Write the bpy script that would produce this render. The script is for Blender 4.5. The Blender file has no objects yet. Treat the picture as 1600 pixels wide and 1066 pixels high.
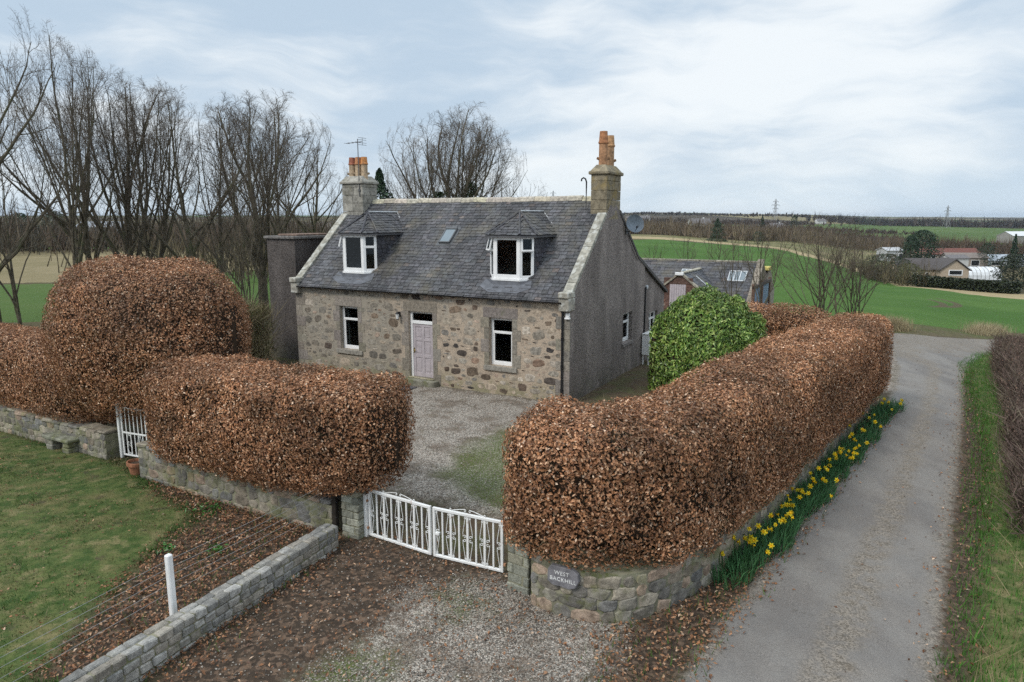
import bpy, math, random
import numpy as np
from mathutils import Vector, Matrix, noise as mnoise

scene = bpy.context.scene
COL = scene.collection
R = math.radians

# ------------------------------------------------------------------ camera
CAM_H = 6.0; FPX = 1090.0; HORIZ = 341.0
PITCH = math.atan((533 - HORIZ) / FPX)
cd = bpy.data.cameras.new('camera'); cam = bpy.data.objects.new('camera', cd); COL.objects.link(cam)
cd.sensor_width = 36.0; cd.lens = 36.0 * FPX / 1600.0
cd.clip_start = 0.1; cd.clip_end = 30000
cam.location = (0, 0, CAM_H); cam.rotation_euler = (R(90) - PITCH, 0, 0)
scene.camera = cam

# ------------------------------------------------------------------ sky + sun
SUN_DIR = Vector((-0.55, -0.45, 0.70)).normalized()      # towards the sun
SUN_EL = math.asin(SUN_DIR.z); SUN_AZ = math.atan2(SUN_DIR.x, SUN_DIR.y)
world = bpy.data.worlds.new('World'); scene.world = world; world.use_nodes = True
wn = world.node_tree; wn.nodes.clear()

class NT:
    def __init__(s, nt): s.nt = nt
    def n(s, t, ins=None, **props):
        nd = s.nt.nodes.new('ShaderNode' + t)
        for k, v in props.items(): setattr(nd, k, v)
        if ins:
            for k, v in ins.items():
                sk = nd.inputs[k]
                if isinstance(v, bpy.types.NodeSocket): s.nt.links.new(v, sk)
                else:
                    try: sk.default_value = v
                    except Exception: sk.default_value = (v[0], v[1], v[2], 1.0)
        return nd
    def math(s, op, a, b=0.0, c=0.0, clamp=False):
        nd = s.n('Math', {0: a, 1: b, 2: c}, operation=op); nd.use_clamp = clamp
        return nd.outputs[0]
    def vmath(s, op, a, b=(0, 0, 0)):
        return s.n('VectorMath', {0: a, 1: b}, operation=op).outputs[0]
    def mix(s, f, a, b, bt='MIX'):
        nd = s.n('Mix', None, data_type='RGBA', blend_type=bt)
        for sk, v in ((nd.inputs[0], f), (nd.inputs[6], a), (nd.inputs[7], b)):
            if isinstance(v, bpy.types.NodeSocket): s.nt.links.new(v, sk)
            elif isinstance(v, (int, float)): sk.default_value = v
            else: sk.default_value = (v[0], v[1], v[2], 1.0)
        return nd.outputs[2]
    def noise(s, vec, scale, detail=4.0, rough=0.55, dist=0.0, col=False):
        nd = s.n('TexNoise', {'Vector': vec, 'Scale': scale, 'Detail': detail, 'Roughness': rough, 'Distortion': dist})
        return nd.outputs['Color' if col else 'Fac']
    def ramp(s, f, a, b, o0=0.0, o1=1.0):
        nd = s.n('MapRange', {'Value': f, 'From Min': a, 'From Max': b, 'To Min': o0, 'To Max': o1}, interpolation_type='SMOOTHSTEP')
        return nd.outputs[0]
    def map(s, vec, scale=(1, 1, 1), rot=(0, 0, 0), loc=(0, 0, 0)):
        return s.n('Mapping', {'Vector': vec, 'Scale': scale, 'Rotation': rot, 'Location': loc}).outputs[0]

w = NT(wn)
tc = w.n('TexCoord').outputs['Generated']
sky = w.n('TexSky', None, sky_type='NISHITA', sun_disc=False, sun_elevation=SUN_EL, sun_rotation=SUN_AZ, altitude=100.0, air_density=1.0, dust_density=1.5).outputs[0]
sx = w.n('SeparateXYZ', {0: tc})
warp = w.vmath('SCALE', w.noise(tc, 2.2, 4, col=True)); warp.node.inputs[3].default_value = 0.22
tw_ = w.vmath('ADD', tc, warp)
c1 = w.noise(w.map(tw_, scale=(1.5, 1.5, 6.5), rot=(0, R(-9), 0), loc=(3.1, .4, .35)), 1.0, 6, 0.52)
c2 = w.noise(w.map(tw_, scale=(4.0, 4.0, 17.0), rot=(0, R(-14), 0), loc=(1.0, 5.0, 2.0)), 1.0, 6, 0.6)
cm = w.math('ADD', w.math('MULTIPLY', c1, 0.74), w.math('MULTIPLY', c2, 0.26))
cm = w.ramp(cm, 0.425, 0.595)
CLOUD_DARK = (4.25, 5.25, 6.3); CLOUD_LITE = (7.35, 7.75, 8.0)
cloud = w.mix(cm, CLOUD_DARK, CLOUD_LITE)
hz = w.ramp(sx.outputs[2], 0.0, 0.09, 1.0, 0.0)
cloud = w.mix(w.math('MULTIPLY', hz, 0.55), cloud, (6.3, 7.3, 8.0))
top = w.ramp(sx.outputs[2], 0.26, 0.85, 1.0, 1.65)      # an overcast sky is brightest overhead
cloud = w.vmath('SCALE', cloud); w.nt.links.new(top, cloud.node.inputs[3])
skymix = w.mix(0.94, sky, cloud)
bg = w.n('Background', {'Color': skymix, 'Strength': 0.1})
wo = w.n('OutputWorld'); wn.links.new(bg.outputs[0], wo.inputs[0])

sd = bpy.data.lights.new('sun', 'SUN'); sd.energy = 1.5; sd.angle = R(14); sd.color = (1.0, 0.95, 0.88)
sun = bpy.data.objects.new('sun', sd); COL.objects.link(sun)
sun.rotation_euler = SUN_DIR.to_track_quat('Z', 'Y').to_euler(); sun.location = (0, 0, 60)
scene.cycles.use_denoising = False; scene.cycles.sample_clamp_indirect = 1.5
scene.view_settings.view_transform = 'Standard'; scene.view_settings.look = 'None'
scene.view_settings.exposure = 0.34; scene.view_settings.gamma = 1.0

# ------------------------------------------------------------------ pixel helpers (photo pixel -> point in the place)
_c, _s = math.cos(PITCH), math.sin(PITCH)
def ray(u, v):
    x = (u - 800) / FPX; y = -(v - 533) / FPX
    return np.array((x, _c + y * _s, -_s + y * _c))
def gp(u, v, z=0.0):
    d = ray(u, v); t = (z - CAM_H) / d[2]; return np.array((d[0] * t, d[1] * t))
# terrain: height of the land, given as a table over bearing (X/Y) and distance Y
_U = np.array([-3.0, -1.2, 0.0, 0.10, 0.184, 0.37, 0.55, 0.735, 1.10, 3.0])
_D = np.array([-200, 20, 40, 60, 100, 150, 200, 260, 400, 600, 900, 1400, 2200, 4000, 9000.0])
def _col(pys):
    out = [0.0, 0.0]
    for D, p in zip(_D[2:], pys):
        out.append(0.0 if p is None else CAM_H - (p - HORIZ) * D / FPX)
    return out
flat = [0, 0] + [0.0, 0, 0, 0, 0, 0, 0.5, 2, 5, 9, 14, 20, 25]
c10 = _col([None, None, 408, 387, 376, 369, 361, 353, 346, 335, 332, 333, 338])
c12 = _col([None, 452, 413, 396, 386, 379, 368, 358, 349, 338, 335, 335, 338])
c14 = _col([509, 483, 460, 446, 430, 408, 387, 368, 355, 348, 344, 339, 339])
c16 = _col([532, 509, 474, 455, 441, 420, 394, 374, 357, 349, 345, 340, 340])
_Z = np.array([flat, flat, flat, flat, c10, c12, c14, c16, c16, c16])
def terrain(X, Y):
    X = np.asarray(X, float); Y = np.asarray(Y, float)
    u = np.clip(X / np.maximum(Y, 1.0), -3, 3); d = np.clip(Y, -200, 9000)
    iu = np.clip(np.searchsorted(_U, u) - 1, 0, len(_U) - 2); idd = np.clip(np.searchsorted(_D, d) - 1, 0, len(_D) - 2)
    fu = (u - _U[iu]) / (_U[iu + 1] - _U[iu])
    fd = (d - _D[idd]) / (_D[idd + 1] - _D[idd])
    fu = fu * fu * (3 - 2 * fu)
    z = (_Z[iu, idd] * (1 - fu) + _Z[iu + 1, idd] * fu) * (1 - fd) + (_Z[iu, idd + 1] * (1 - fu) + _Z[iu + 1, idd + 1] * fu) * fd
    return z
def tp(u, v):
    d = ray(u, v); lo, hi = 2.0, 9000.0
    ts = np.concatenate([np.linspace(2, 100, 1500), np.geomspace(100, 9000, 3000)])
    P = d[None, :] * ts[:, None]; h = CAM_H + P[:, 2] - terrain(P[:, 0], P[:, 1])
    k = np.argmax(h < 0)
    if h[k] >= 0: k = len(ts) - 1
    return P[k, :2]
def at(u, Y):
    X = (u - 800) / FPX * Y * 1.0
    # small correction: column of a pitched camera on the ground
    z = float(terrain(X, Y)); dep = Y * _c - (z - CAM_H) * _s
    X = (u - 800) / FPX * dep
    return np.array((X, Y, float(terrain(X, Y))))
def zat(v, Y):  # height seen at image row v and distance Y
    d = ray(800, v); return CAM_H + d[2] * Y / d[1]

# ------------------------------------------------------------------ mesh helpers
class MB:
    def __init__(s): s.v = []; s.f = {3: [], 4: []}; s.c = []; s.k = 0; s.ng = []
    def add(s, v, f, c=(0.5, 0.5, 0.5)):
        v = np.asarray(v, float).reshape(-1, 3); f = np.asarray(f, int)
        if f.ndim == 1: f = f[None, :]
        s.v.append(v); n = len(v)
        c = np.asarray(c, float)
        s.c.append(np.tile(c, (n, 1)) if c.ndim == 1 else c)
        if f.shape[1] in (3, 4): s.f[f.shape[1]].append(f + s.k)
        else: s.ng += [list(r + s.k) for r in f]
        s.k += n
    def build(s, name, m=None, parent=None, origin=(0, 0, 0), smooth=False, link=True):
        V = np.concatenate(s.v) - np.asarray(origin, float); C = np.concatenate(s.c)
        me = bpy.data.meshes.new(name)
        q = np.concatenate(s.f[4]) if s.f[4] else np.zeros((0, 4), int)
        t = np.concatenate(s.f[3]) if s.f[3] else np.zeros((0, 3), int)
        ngl = [len(p) for p in s.ng]; ngv = np.array([i for p in s.ng for i in p], int)
        li = np.concatenate([q.ravel(), t.ravel(), ngv])
        tot = np.concatenate([np.full(len(q), 4), np.full(len(t), 3), np.array(ngl, int)]).astype(int)
        st = np.concatenate([[0], np.cumsum(tot)[:-1]])
        me.vertices.add(len(V)); me.vertices.foreach_set('co', V.ravel().astype(np.float32))
        me.loops.add(len(li)); me.loops.foreach_set('vertex_index', li.astype(np.int32))
        me.polygons.add(len(tot)); me.polygons.foreach_set('loop_start', st.astype(np.int32))
        me.polygons.foreach_set('use_smooth', np.full(len(tot), smooth, bool))
        a = me.color_attributes.new('Col', 'FLOAT_COLOR', 'POINT')
        a.data.foreach_set('color', np.concatenate([C, np.ones((len(C), 1))], 1).ravel().astype(np.float32))
        me.update(calc_edges=True); me.validate()
        if m: me.materials.append(m)
        o = bpy.data.objects.new(name, me); COL.objects.link(o)
        o.location = origin
        if parent is not None:
            o.parent = parent; o.location = (0, 0, 0)
        return o
QB = np.array([[0, 1, 3, 2], [4, 6, 7, 5], [0, 4, 5, 1], [2, 3, 7, 6], [0, 2, 6, 4], [1, 5, 7, 3]])
def box(mb, lo, hi, c=(.5, .5, .5), M=None):
    v = np.array([(x, y, z) for x in (lo[0], hi[0]) for y in (lo[1], hi[1]) for z in (lo[2], hi[2])], float)
    if M is not None: v = M(v)
    mb.add(v, QB, c)
def bbox(mb, lo, hi, bev=0.01, c=(.5, .5, .5), M=None, jit=0.0, rng=None):
    """box with chamfered edges"""
    lo = np.array(lo, float); hi = np.array(hi, float); ctr = (lo + hi) / 2; h = (hi - lo) / 2
    b = np.minimum(bev, h * 0.45)
    vs = []; idx = {}
    for sx_ in (-1, 1):
        for sy_ in (-1, 1):
            for sz_ in (-1, 1):
                for ax in range(3):
                    p = np.array([sx_, sy_, sz_]) * h; q = p - np.array([sx_, sy_, sz_]) * b
                    q[ax] = p[ax]; idx[(sx_, sy_, sz_, ax)] = len(vs); vs.append(ctr + q)
    F4 = []; F3 = []
    for ax in range(3):
        o = [i for i in range(3) if i != ax]
        for s_ in (-1, 1):
            ring = []
            for (p, q) in ((-1, -1), (1, -1), (1, 1), (-1, 1)):
                k = [0, 0, 0]; k[ax] = s_; k[o[0]] = p; k[o[1]] = q; ring.append(idx[(*k, ax)])
            F4.append(ring if (s_ > 0) ^ (ax == 1) else ring[::-1])
        for p in (-1, 1):
            for q in (-1, 1):
                e = []
                for s_ in (-1, 1):
                    k = [0, 0, 0]; k[ax] = s_; k[o[0]] = p; k[o[1]] = q
                    e.append((idx[(*k, o[0])], idx[(*k, o[1])]))
                F4.append([e[0][0], e[0][1], e[1][1], e[1][0]])
    for sx_ in (-1, 1):
        for sy_ in (-1, 1):
            for sz_ in (-1, 1):
                F3.append([idx[(sx_, sy_, sz_, a)] for a in range(3)])
    vs = np.array(vs)
    if jit and rng is not None:
        jj = rng.normal(0, jit, (8, 3)); vs = vs + np.repeat(jj, 3, axis=0)
    if M is not None: vs = M(vs)
    k = mb.k
    mb.add(vs, np.array(F4), c); mb.f[3].append(np.array(F3) + k)
def tube(mb, path, rad, sides=6, c=(.5, .5, .5), cap=True):
    P = np.asarray(path, float); n = len(P)
    rad = np.full(n, rad) if np.isscalar(rad) else np.asarray(rad, float)
    T = np.gradient(P, axis=0); T /= np.linalg.norm(T, axis=1)[:, None] + 1e-9
    mean = T.mean(0); ref = np.array((0, 0, 1.0)) if abs(mean[2]) < 0.8 * np.linalg.norm(mean) + 1e-9 else np.array((1.0, 0, 0))
    A = np.cross(T, ref); A /= np.linalg.norm(A, axis=1)[:, None] + 1e-9
    B = np.cross(T, A)
    th = np.arange(sides) * 2 * math.pi / sides
    V = P[:, None, :] + rad[:, None, None] * (np.cos(th)[None, :, None] * A[:, None, :] + np.sin(th)[None, :, None] * B[:, None, :])
    i = np.arange(n - 1)[:, None] * sides; j = np.arange(sides)[None, :]; j2 = (j + 1) % sides
    F = np.stack([i + j, i + j2, i + sides + j2, i + sides + j], -1).reshape(-1, 4)
    k = mb.k
    mb.add(V.reshape(-1, 3), F, c)
    if cap and sides > 4:
        mb.ng.append(list(range(k, k + sides))); mb.ng.append(list(range(k + (n - 1) * sides, k + n * sides))[::-1])
def lathe(mb, prof, ctr=(0, 0, 0), sides=16, c=(.5, .5, .5)):
    pr = np.asarray(prof, float); n = len(pr); th = np.arange(sides) * 2 * math.pi / sides
    V = np.stack([pr[:, 0][:, None] * np.cos(th), pr[:, 0][:, None] * np.sin(th), np.repeat(pr[:, 1][:, None], sides, 1)], -1) + np.asarray(ctr, float)
    i = np.arange(n - 1)[:, None] * sides; j = np.arange(sides)[None, :]; j2 = (j + 1) % sides
    F = np.stack([i + j, i + j2, i + sides + j2, i + sides + j], -1).reshape(-1, 4)
    if isinstance(c, np.ndarray) and c.ndim == 2: c = np.repeat(c, sides, 0)
    mb.add(V.reshape(-1, 3), F, c)
def frame(O, ud, nd):
    """wall frame: (u along, d inward, w up) -> local coords"""
    O = np.array(O, float); ud = np.array(ud, float); nd = np.array(nd, float)
    def M(v):
        v = np.asarray(v, float); return O + v[:, :1] * ud + v[:, 1:2] * nd + v[:, 2:3] * np.array((0, 0, 1.0))
    return M
def tag(o, label=None, cat=None, group=None, kind=None):
    if label: o['label'] = label
    if cat: o['category'] = cat
    if group: o['group'] = group
    if kind: o['kind'] = kind
    return o
def thing(name, label, cat, loc=(0, 0, 0), rz=0.0, group=None):
    o = bpy.data.objects.new(name, None); COL.objects.link(o); o.empty_display_size = 0.3
    o.location = loc; o.rotation_euler = (0, 0, rz)
    return tag(o, label, cat, group)
def copy_tree(o, parent=None):
    c = o.copy(); COL.objects.link(c)
    if parent is not None: c.parent = parent
    for ch in list(o.children): copy_tree(ch, c)
    return c
def fbm(P, scale, seed=0, octv=3):
    out = np.zeros(len(P))
    for i, p in enumerate(P):
        out[i] = mnoise.fractal(Vector((p[0] * scale + seed, p[1] * scale + seed * 1.7, p[2] * scale)), 1.0, 2.0, octv)
    return out

# ------------------------------------------------------------------ materials
def new_mat(name):
    m = bpy.data.materials.new(name); m.use_nodes = True; m.node_tree.nodes.clear(); return m, NT(m.node_tree)
def finish(m, t, col, rough=0.8, spec=0.3, bump=None, bstr=0.3, bdist=0.02, **extra):
    p = t.n('BsdfPrincipled', {'Base Color': col, 'Roughness': rough, 'Specular IOR Level': spec})
    for k, v in extra.items(): p.inputs[k.replace('_', ' ')].default_value = v
    if bump is not None:
        b = t.n('Bump', {'Height': bump, 'Strength': bstr, 'Distance': bdist}); t.nt.links.new(b.outputs[0], p.inputs['Normal'])
    o = t.n('OutputMaterial'); t.nt.links.new(p.outputs[0], o.inputs[0]); return m
def attr_mat(name, rough=0.8, spec=0.3, nscale=8.0, namp=0.35, bscale=40.0, bstr=0.2, bdist=0.01, speck=0.0, tint=None, tint_scale=2.0, tint_lo=.55, tint_hi=.7, tint_amt=.7):
    m, t = new_mat(name); a = t.n('Attribute', None, attribute_name='Col').outputs['Color']
    P = t.n('NewGeometry').outputs['Position']
    n = t.noise(P, nscale, 5); f = t.ramp(n, 0.3, 0.7, 1 - namp, 1 + namp)
    col = t.mix(1.0, a, t.n('CombineColor', {0: f, 1: f, 2: f}).outputs[0], 'MULTIPLY')
    if speck:
        sp = t.ramp(t.noise(P, 110, 2), 0.42, 0.6, 1 - speck, 1 + speck)
        col = t.mix(1.0, col, t.n('CombineColor', {0: sp, 1: sp, 2: sp}).outputs[0], 'MULTIPLY')
    if tint:
        tf = t.ramp(t.noise(P, tint_scale, 6, 0.65), tint_lo, tint_hi, 0, tint_amt)
        col = t.mix(tf, col, tint)
    return finish(m, t, col, rough, spec, t.noise(P, bscale, 4), bstr, bdist)
def plain(name, col, rough=0.5, spec=0.4, var=0.12, nscale=6.0, dirt=None, dirt_lo=.58, dirt_hi=.75, metal=0.0):
    m, t = new_mat(name); P = t.n('NewGeometry').outputs['Position']
    f = t.ramp(t.noise(P, nscale, 5), 0.3, 0.7, 1 - var, 1 + var)
    c = t.mix(1.0, col, t.n('CombineColor', {0: f, 1: f, 2: f}).outputs[0], 'MULTIPLY')
    if dirt: c = t.mix(t.ramp(t.noise(P, nscale * 2.3, 6, 0.7), dirt_lo, dirt_hi, 0, .85), c, dirt)
    return finish(m, t, c, rough, spec, t.noise(P, 60, 3), 0.06, 0.005, Metallic=metal)
def leaf_mat(name, rough=0.55, spec=0.3, trans=0.25):
    m, t = new_mat(name); a = t.n('Attribute', None, attribute_name='Col').outputs['Color']
    P = t.n('NewGeometry').outputs['Position']
    f = t.ramp(t.noise(P, 3.0, 4), 0.3, 0.7, 0.75, 1.25)
    col = t.mix(1.0, a, t.n('CombineColor', {0: f, 1: f, 2: f}).outputs[0], 'MULTIPLY')
    p = t.n('BsdfPrincipled', {'Base Color': col, 'Roughness': rough, 'Specular IOR Level': spec})
    tr = t.n('BsdfTranslucent', {'Color': col}); mx = t.n('MixShader', {0: trans, 1: p.outputs[0], 2: tr.outputs[0]})
    o = t.n('OutputMaterial'); t.nt.links.new(mx.outputs[0], o.inputs[0]); return m
M_LEAF = leaf_mat('beech_leaf', 0.5, 0.35, 0.08)
M_GREEN = leaf_mat('green_leaf', 0.38, 0.5, 0.2)
M_GRASS = leaf_mat('grass_blade', 0.6, 0.25, 0.3)
M_BARK = attr_mat('bark', 0.9, 0.15, 5.0, 0.4, 30, 0.5, 0.02, tint=(0.07, 0.085, 0.035), tint_scale=1.5, tint_lo=.5, tint_hi=.65, tint_amt=.55)
M_TWIG = attr_mat('twig_bark', 0.9, 0.1, 6.0, 0.2, 30, 0.0)
M_STONE = attr_mat('rubble_stone', 0.88, 0.2, 9.0, 0.35, 45, 0.5, 0.012, speck=0.25)
M_MOSSY = attr_mat('lichen_stone', 0.9, 0.15, 7.0, 0.35, 40, 0.5, 0.015, speck=0.25, tint=(0.15, 0.16, 0.055), tint_scale=2.2, tint_lo=.46, tint_hi=.66, tint_amt=.6)
M_SETT = attr_mat('granite_sett', 0.85, 0.25, 12.0, 0.25, 70, 0.5, 0.01, speck=0.3, tint=(0.13, 0.135, 0.07), tint_scale=1.6, tint_lo=.58, tint_hi=.7, tint_amt=.45)
M_SLATE = attr_mat('roof_slate', 0.6, 0.3, 10.0, 0.35, 50, 0.25, 0.006, tint=(0.145, 0.13, 0.095), tint_scale=0.8, tint_lo=.48, tint_hi=.7, tint_amt=.55)
M_WHITE = plain('white_paint', (0.80, 0.80, 0.79), 0.35, 0.5, 0.05, 3.0)
M_GATE = plain('chipped_white_paint', (0.78, 0.78, 0.76), 0.4, 0.5, 0.06, 3.0, dirt=(0.30, 0.15, 0.08), dirt_lo=.61, dirt_hi=.70)
M_BLACK = plain('black_iron', (0.012, 0.012, 0.014), 0.4, 0.5)
M_LEAD = plain('lead_sheet', (0.105, 0.11, 0.125), 0.5, 0.5, 0.25, 5.0)
M_LEADW = plain('pale_lead_edge', (0.55, 0.57, 0.58), 0.5, 0.4, 0.2, 5.0)
M_DOOR = plain('lilac_door_paint', (0.43, 0.385, 0.40), 0.5, 0.3, 0.10, dirt=(.30, .27, .25))
M_POT = attr_mat('fired_clay', 0.8, 0.2, 9.0, 0.3, 40, 0.3, 0.008, tint=(0.16, 0.12, 0.09), tint_scale=5, tint_lo=.58, tint_hi=.7, tint_amt=.7)
M_DISH = plain('grey_dish_metal', (0.20, 0.235, 0.27), 0.45, 0.4, 0.15)
M_ROOM = plain('room_shade', (0.05, 0.05, 0.05), 0.9, 0.1)  # near black: the darkness of the rooms is put into the wall colour
def harl(name, col, var=0.25):
    m, t = new_mat(name); P = t.n('NewGeometry').outputs['Position']
    sp = t.noise(P, 24, 4, 0.75); big = t.noise(t.map(P, scale=(1, 1, 0.35)), 1.1, 6, 0.6)
    c = t.mix(t.ramp(sp, 0.38, 0.62), tuple(x * 0.5 for x in col), tuple(x * 1.5 for x in col))
    dm = t.math('MULTIPLY', t.ramp(t.n('SeparateXYZ', {0: P}).outputs[2], 0.0, 1.1, 1, 0), t.ramp(t.noise(P, 1.6, 5, .65), .40, .62)); c = t.mix(t.math('MULTIPLY', dm, .55), c, (0.10, 0.10, 0.07))
    f = t.ramp(big, 0.3, 0.7, 1 - var, 1 + var)
    c = t.mix(1.0, c, t.n('CombineColor', {0: f, 1: f, 2: f}).outputs[0], 'MULTIPLY')
    return finish(m, t, c, 0.95, 0.1, sp, 0.8, 0.03)
M_HARL = harl('harling', (0.225, 0.196, 0.18))
M_HARLD = harl('dark_harling', (0.10, 0.088, 0.082))
def mortar():
    m, t = new_mat('lime_mortar'); P = t.n('NewGeometry').outputs['Position']
    O = t.n('TexCoord').outputs['Object']; x = t.n('SeparateXYZ', {0: O}).outputs[0]
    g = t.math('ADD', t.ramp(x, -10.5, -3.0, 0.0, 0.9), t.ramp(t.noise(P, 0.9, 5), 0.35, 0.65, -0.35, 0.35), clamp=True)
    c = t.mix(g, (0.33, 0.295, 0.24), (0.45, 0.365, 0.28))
    n = t.noise(P, 5.5, 6, 0.65); c = t.mix(t.ramp(n, 0.45, 0.68, 0, .7), c, (0.19, 0.165, 0.14))
    n2 = t.noise(P, 2.3, 5, 0.6); c = t.mix(t.ramp(n2, 0.52, 0.68, 0, .5), c, (0.36, 0.33, 0.28))
    z = t.n('SeparateXYZ', {0: O}).outputs[2]
    lowf = t.math('MULTIPLY', t.ramp(z, 0.1, 0.9, 1, 0), t.ramp(n2, .35, .6)); c = t.mix(t.math('MULTIPLY', lowf, .6), c, (0.21, 0.20, 0.10))
    sp = t.ramp(t.noise(P, 70, 3), 0.35, 0.65, .78, 1.2)
    c = t.mix(1.0, c, t.n('CombineColor', {0: sp, 1: sp, 2: sp}).outputs[0], 'MULTIPLY')
    return finish(m, t, c, 0.95, 0.1, t.noise(P, 14, 6, 0.7), 0.6, 0.03)
M_MORTAR = mortar()
def glass():
    m, t = new_mat('window_glass')
    tr = t.n('BsdfTransparent', {'Color': (0.36, 0.40, 0.40, 1)}); gl = t.n('BsdfGlossy', {'Roughness': 0.02, 'Color': (0.9, 0.95, 1, 1)})
    fr = t.n('Fresnel', {'IOR': 1.5}).outputs[0]
    mx = t.n('MixShader', {0: t.math('ADD', t.math('MULTIPLY', fr, 0.6), 0.005), 1: tr.outputs[0], 2: gl.outputs[0]})
    o = t.n('OutputMaterial'); t.nt.links.new(mx.outputs[0], o.inputs[0]); return m
M_GLASS = glass()
def darkglass(name, col, rough=.08):
    m, t = new_mat(name); P = t.n('NewGeometry').outputs['Position']
    c = t.mix(t.noise(P, 2.0, 3), tuple(x * .7 for x in col), col); return finish(m, t, c, rough, 0.6)
M_ROOFLIGHT = darkglass('rooflight_glass', (0.22, 0.27, 0.30), .05)
M_PANE = darkglass('dark_pane', (0.02, 0.024, 0.028))
# ------------------------------------------------------------------ ground, road, fields
def poly_sd(X, Y, poly):
    """signed distance, positive inside"""
    P = np.asarray(poly, float); n = len(P); best = np.full(X.shape, 1e9); ins = np.zeros(X.shape, bool)
    for i in range(n):
        a = P[i]; b = P[(i + 1) % n]; d = b - a; L2 = d @ d + 1e-12
        t = np.clip(((X - a[0]) * d[0] + (Y - a[1]) * d[1]) / L2, 0, 1)
        best = np.minimum(best, (X - a[0] - t * d[0]) ** 2 + (Y - a[1] - t * d[1]) ** 2)
        if a[1] != b[1]:
            cr = ((a[1] > Y) != (b[1] > Y)) & (X < (b[0] - a[0]) * (Y - a[1]) / (b[1] - a[1]) + a[0]); ins ^= cr
    d = np.sqrt(best); return np.where(ins, d, -d)
def line_d(X, Y, P):
    P = np.asarray(P, float); best = np.full(X.shape, 1e9)
    for a, b in zip(P[:-1], P[1:]):
        d = b - a; L2 = d @ d + 1e-12; t = np.clip(((X - a[0]) * d[0] + (Y - a[1]) * d[1]) / L2, 0, 1)
        best = np.minimum(best, (X - a[0] - t * d[0]) ** 2 + (Y - a[1] - t * d[1]) ** 2)
    return np.sqrt(best)
TPL = lambda L: [tp(u, v) for (u, v) in L]
road_l = TPL([(960, 1250), (1060, 1066), (1140, 955), (1225, 850), (1290, 765), (1340, 700), (1382, 640), (1398, 600), (1403, 572), (1396, 550), (1372, 538), (1330, 534), (1200, 530)])
road_r = TPL([(1440, 1250), (1462, 1066), (1475, 900), (1488, 800), (1497, 720), (1503, 640), (1504, 600), (1512, 573), (1535, 556), (1575, 550), (1720, 560)])
road_far = TPL([(1720, 538), (1560, 531), (1460, 527), (1368, 521), (1200, 513)])
ROAD = [np.array((-2.2, 1.0))] + [np.array((4.2, 1.0))] + road_r + road_far + road_l[::-1]
layby = TPL([(1398, 612), (1370, 612), (1345, 585), (1345, 548), (1385, 540), (1404, 556)])
yard = TPL([(640, 604), (690, 604), (850, 626), (900, 640), (1000, 625), (1000, 700), (880, 800), (792, 812), (640, 775), (585, 770), (560, 680), (600, 620)])
fore = TPL([(640, 925), (740, 905), (800, 915), (880, 955), (985, 965), (960, 1000), (930, 1066), (950, 1250), (480, 1250), (470, 1066), (600, 990), (640, 935)])
moss = TPL([(690, 740), (730, 700), (820, 660), (860, 700), (800, 805), (735, 780)])
moss2 = TPL([(690, 930), (730, 905), (760, 950), (720, 970)])
moss3 = TPL([(430, 1040), (560, 1010), (620, 1066), (480, 1100)])
lawn = TPL([(-400, 640), (-200, 640), (0, 668), (60, 690), (130, 705), (190, 722), (255, 765), (310, 800), (250, 860), (150, 985), (20, 1110), (-80, 1250), (-900, 1250)])
litter_l = TPL([(255, 740), (330, 780), (520, 812), (535, 845), (235, 1066), (60, 1066), (150, 960), (240, 868), (330, 810), (250, 770)])
litter_f = TPL([(535, 842), (575, 836), (676, 866), (790, 893), (795, 912), (700, 915), (600, 985), (450, 1066), (300, 1250), (60, 1250), (240, 1066)])
litter_r = TPL([(1000, 955), (1060, 925), (1140, 890), (1215, 830), (1290, 735), (1345, 665), (1378, 625), (1384, 640), (1340, 702), (1225, 852), (1100, 1010), (1050, 1090), (950, 1090), (930, 1040)])
strip_r = TPL([(1504, 605), (1510, 574), (1516, 574), (1520, 620), (1538, 665), (1538, 760), (1532, 850), (1520, 950), (1512, 1066), (1500, 1250), (1435, 1250), (1458, 1066), (1472, 900), (1486, 800), (1496, 700)])
verge_r = TPL([(1512, 573), (1535, 556), (1575, 550), (1720, 560), (1900, 900), (1900, 1250), (1495, 1250), (1512, 1066), (1522, 950), (1534, 800), (1538, 700), (1520, 620)])
crop = TPL([(1030, 374), (1060, 377), (1160, 384), (1250, 398), (1310, 413), (1370, 432), (1400, 446), (1500, 457), (1620, 468), (1850, 482), (2300, 500), (2300, 560), (1720, 538), (1560, 531), (1368, 521), (1250, 505), (1150, 500), (1000, 490), (700, 485), (640, 470), (640, 392), (850, 380)])
crop_edge = TPL([(1300, 519), (1368, 521), (1460, 527), (1560, 531), (1720, 538), (1720, 526), (1560, 518), (1470, 512), (1380, 505), (1300, 505)])
wedge = TPL([(640, 375), (985, 366), (1180, 376), (1300, 384), (1410, 392), (1425, 440), (1395, 445), (1310, 412), (1250, 397), (1160, 383), (985, 373), (640, 392)])
tanline = TPL([(1180, 385), (1250, 399), (1310, 414), (1370, 433), (1400, 447), (1500, 458), (1620, 469), (1850, 483), (1850, 472), (1620, 461), (1500, 451), (1400, 441), (1370, 428), (1310, 409), (1250, 394), (1160, 381), (985, 369), (985, 373)])
upper = TPL([(1222, 358), (1262, 351), (1320, 350), (1400, 352), (1500, 355), (1700, 360), (2100, 372), (2100, 395), (1700, 389), (1500, 381), (1400, 374), (1300, 366), (1240, 362)])
upper2 = TPL([(975, 355), (1095, 350), (1160, 352), (1190, 356), (1150, 359), (1000, 361)])
lfield = TPL([(-500, 505), (-500, 450), (150, 442), (430, 420), (520, 430), (520, 470), (430, 480), (300, 500)])
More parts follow.
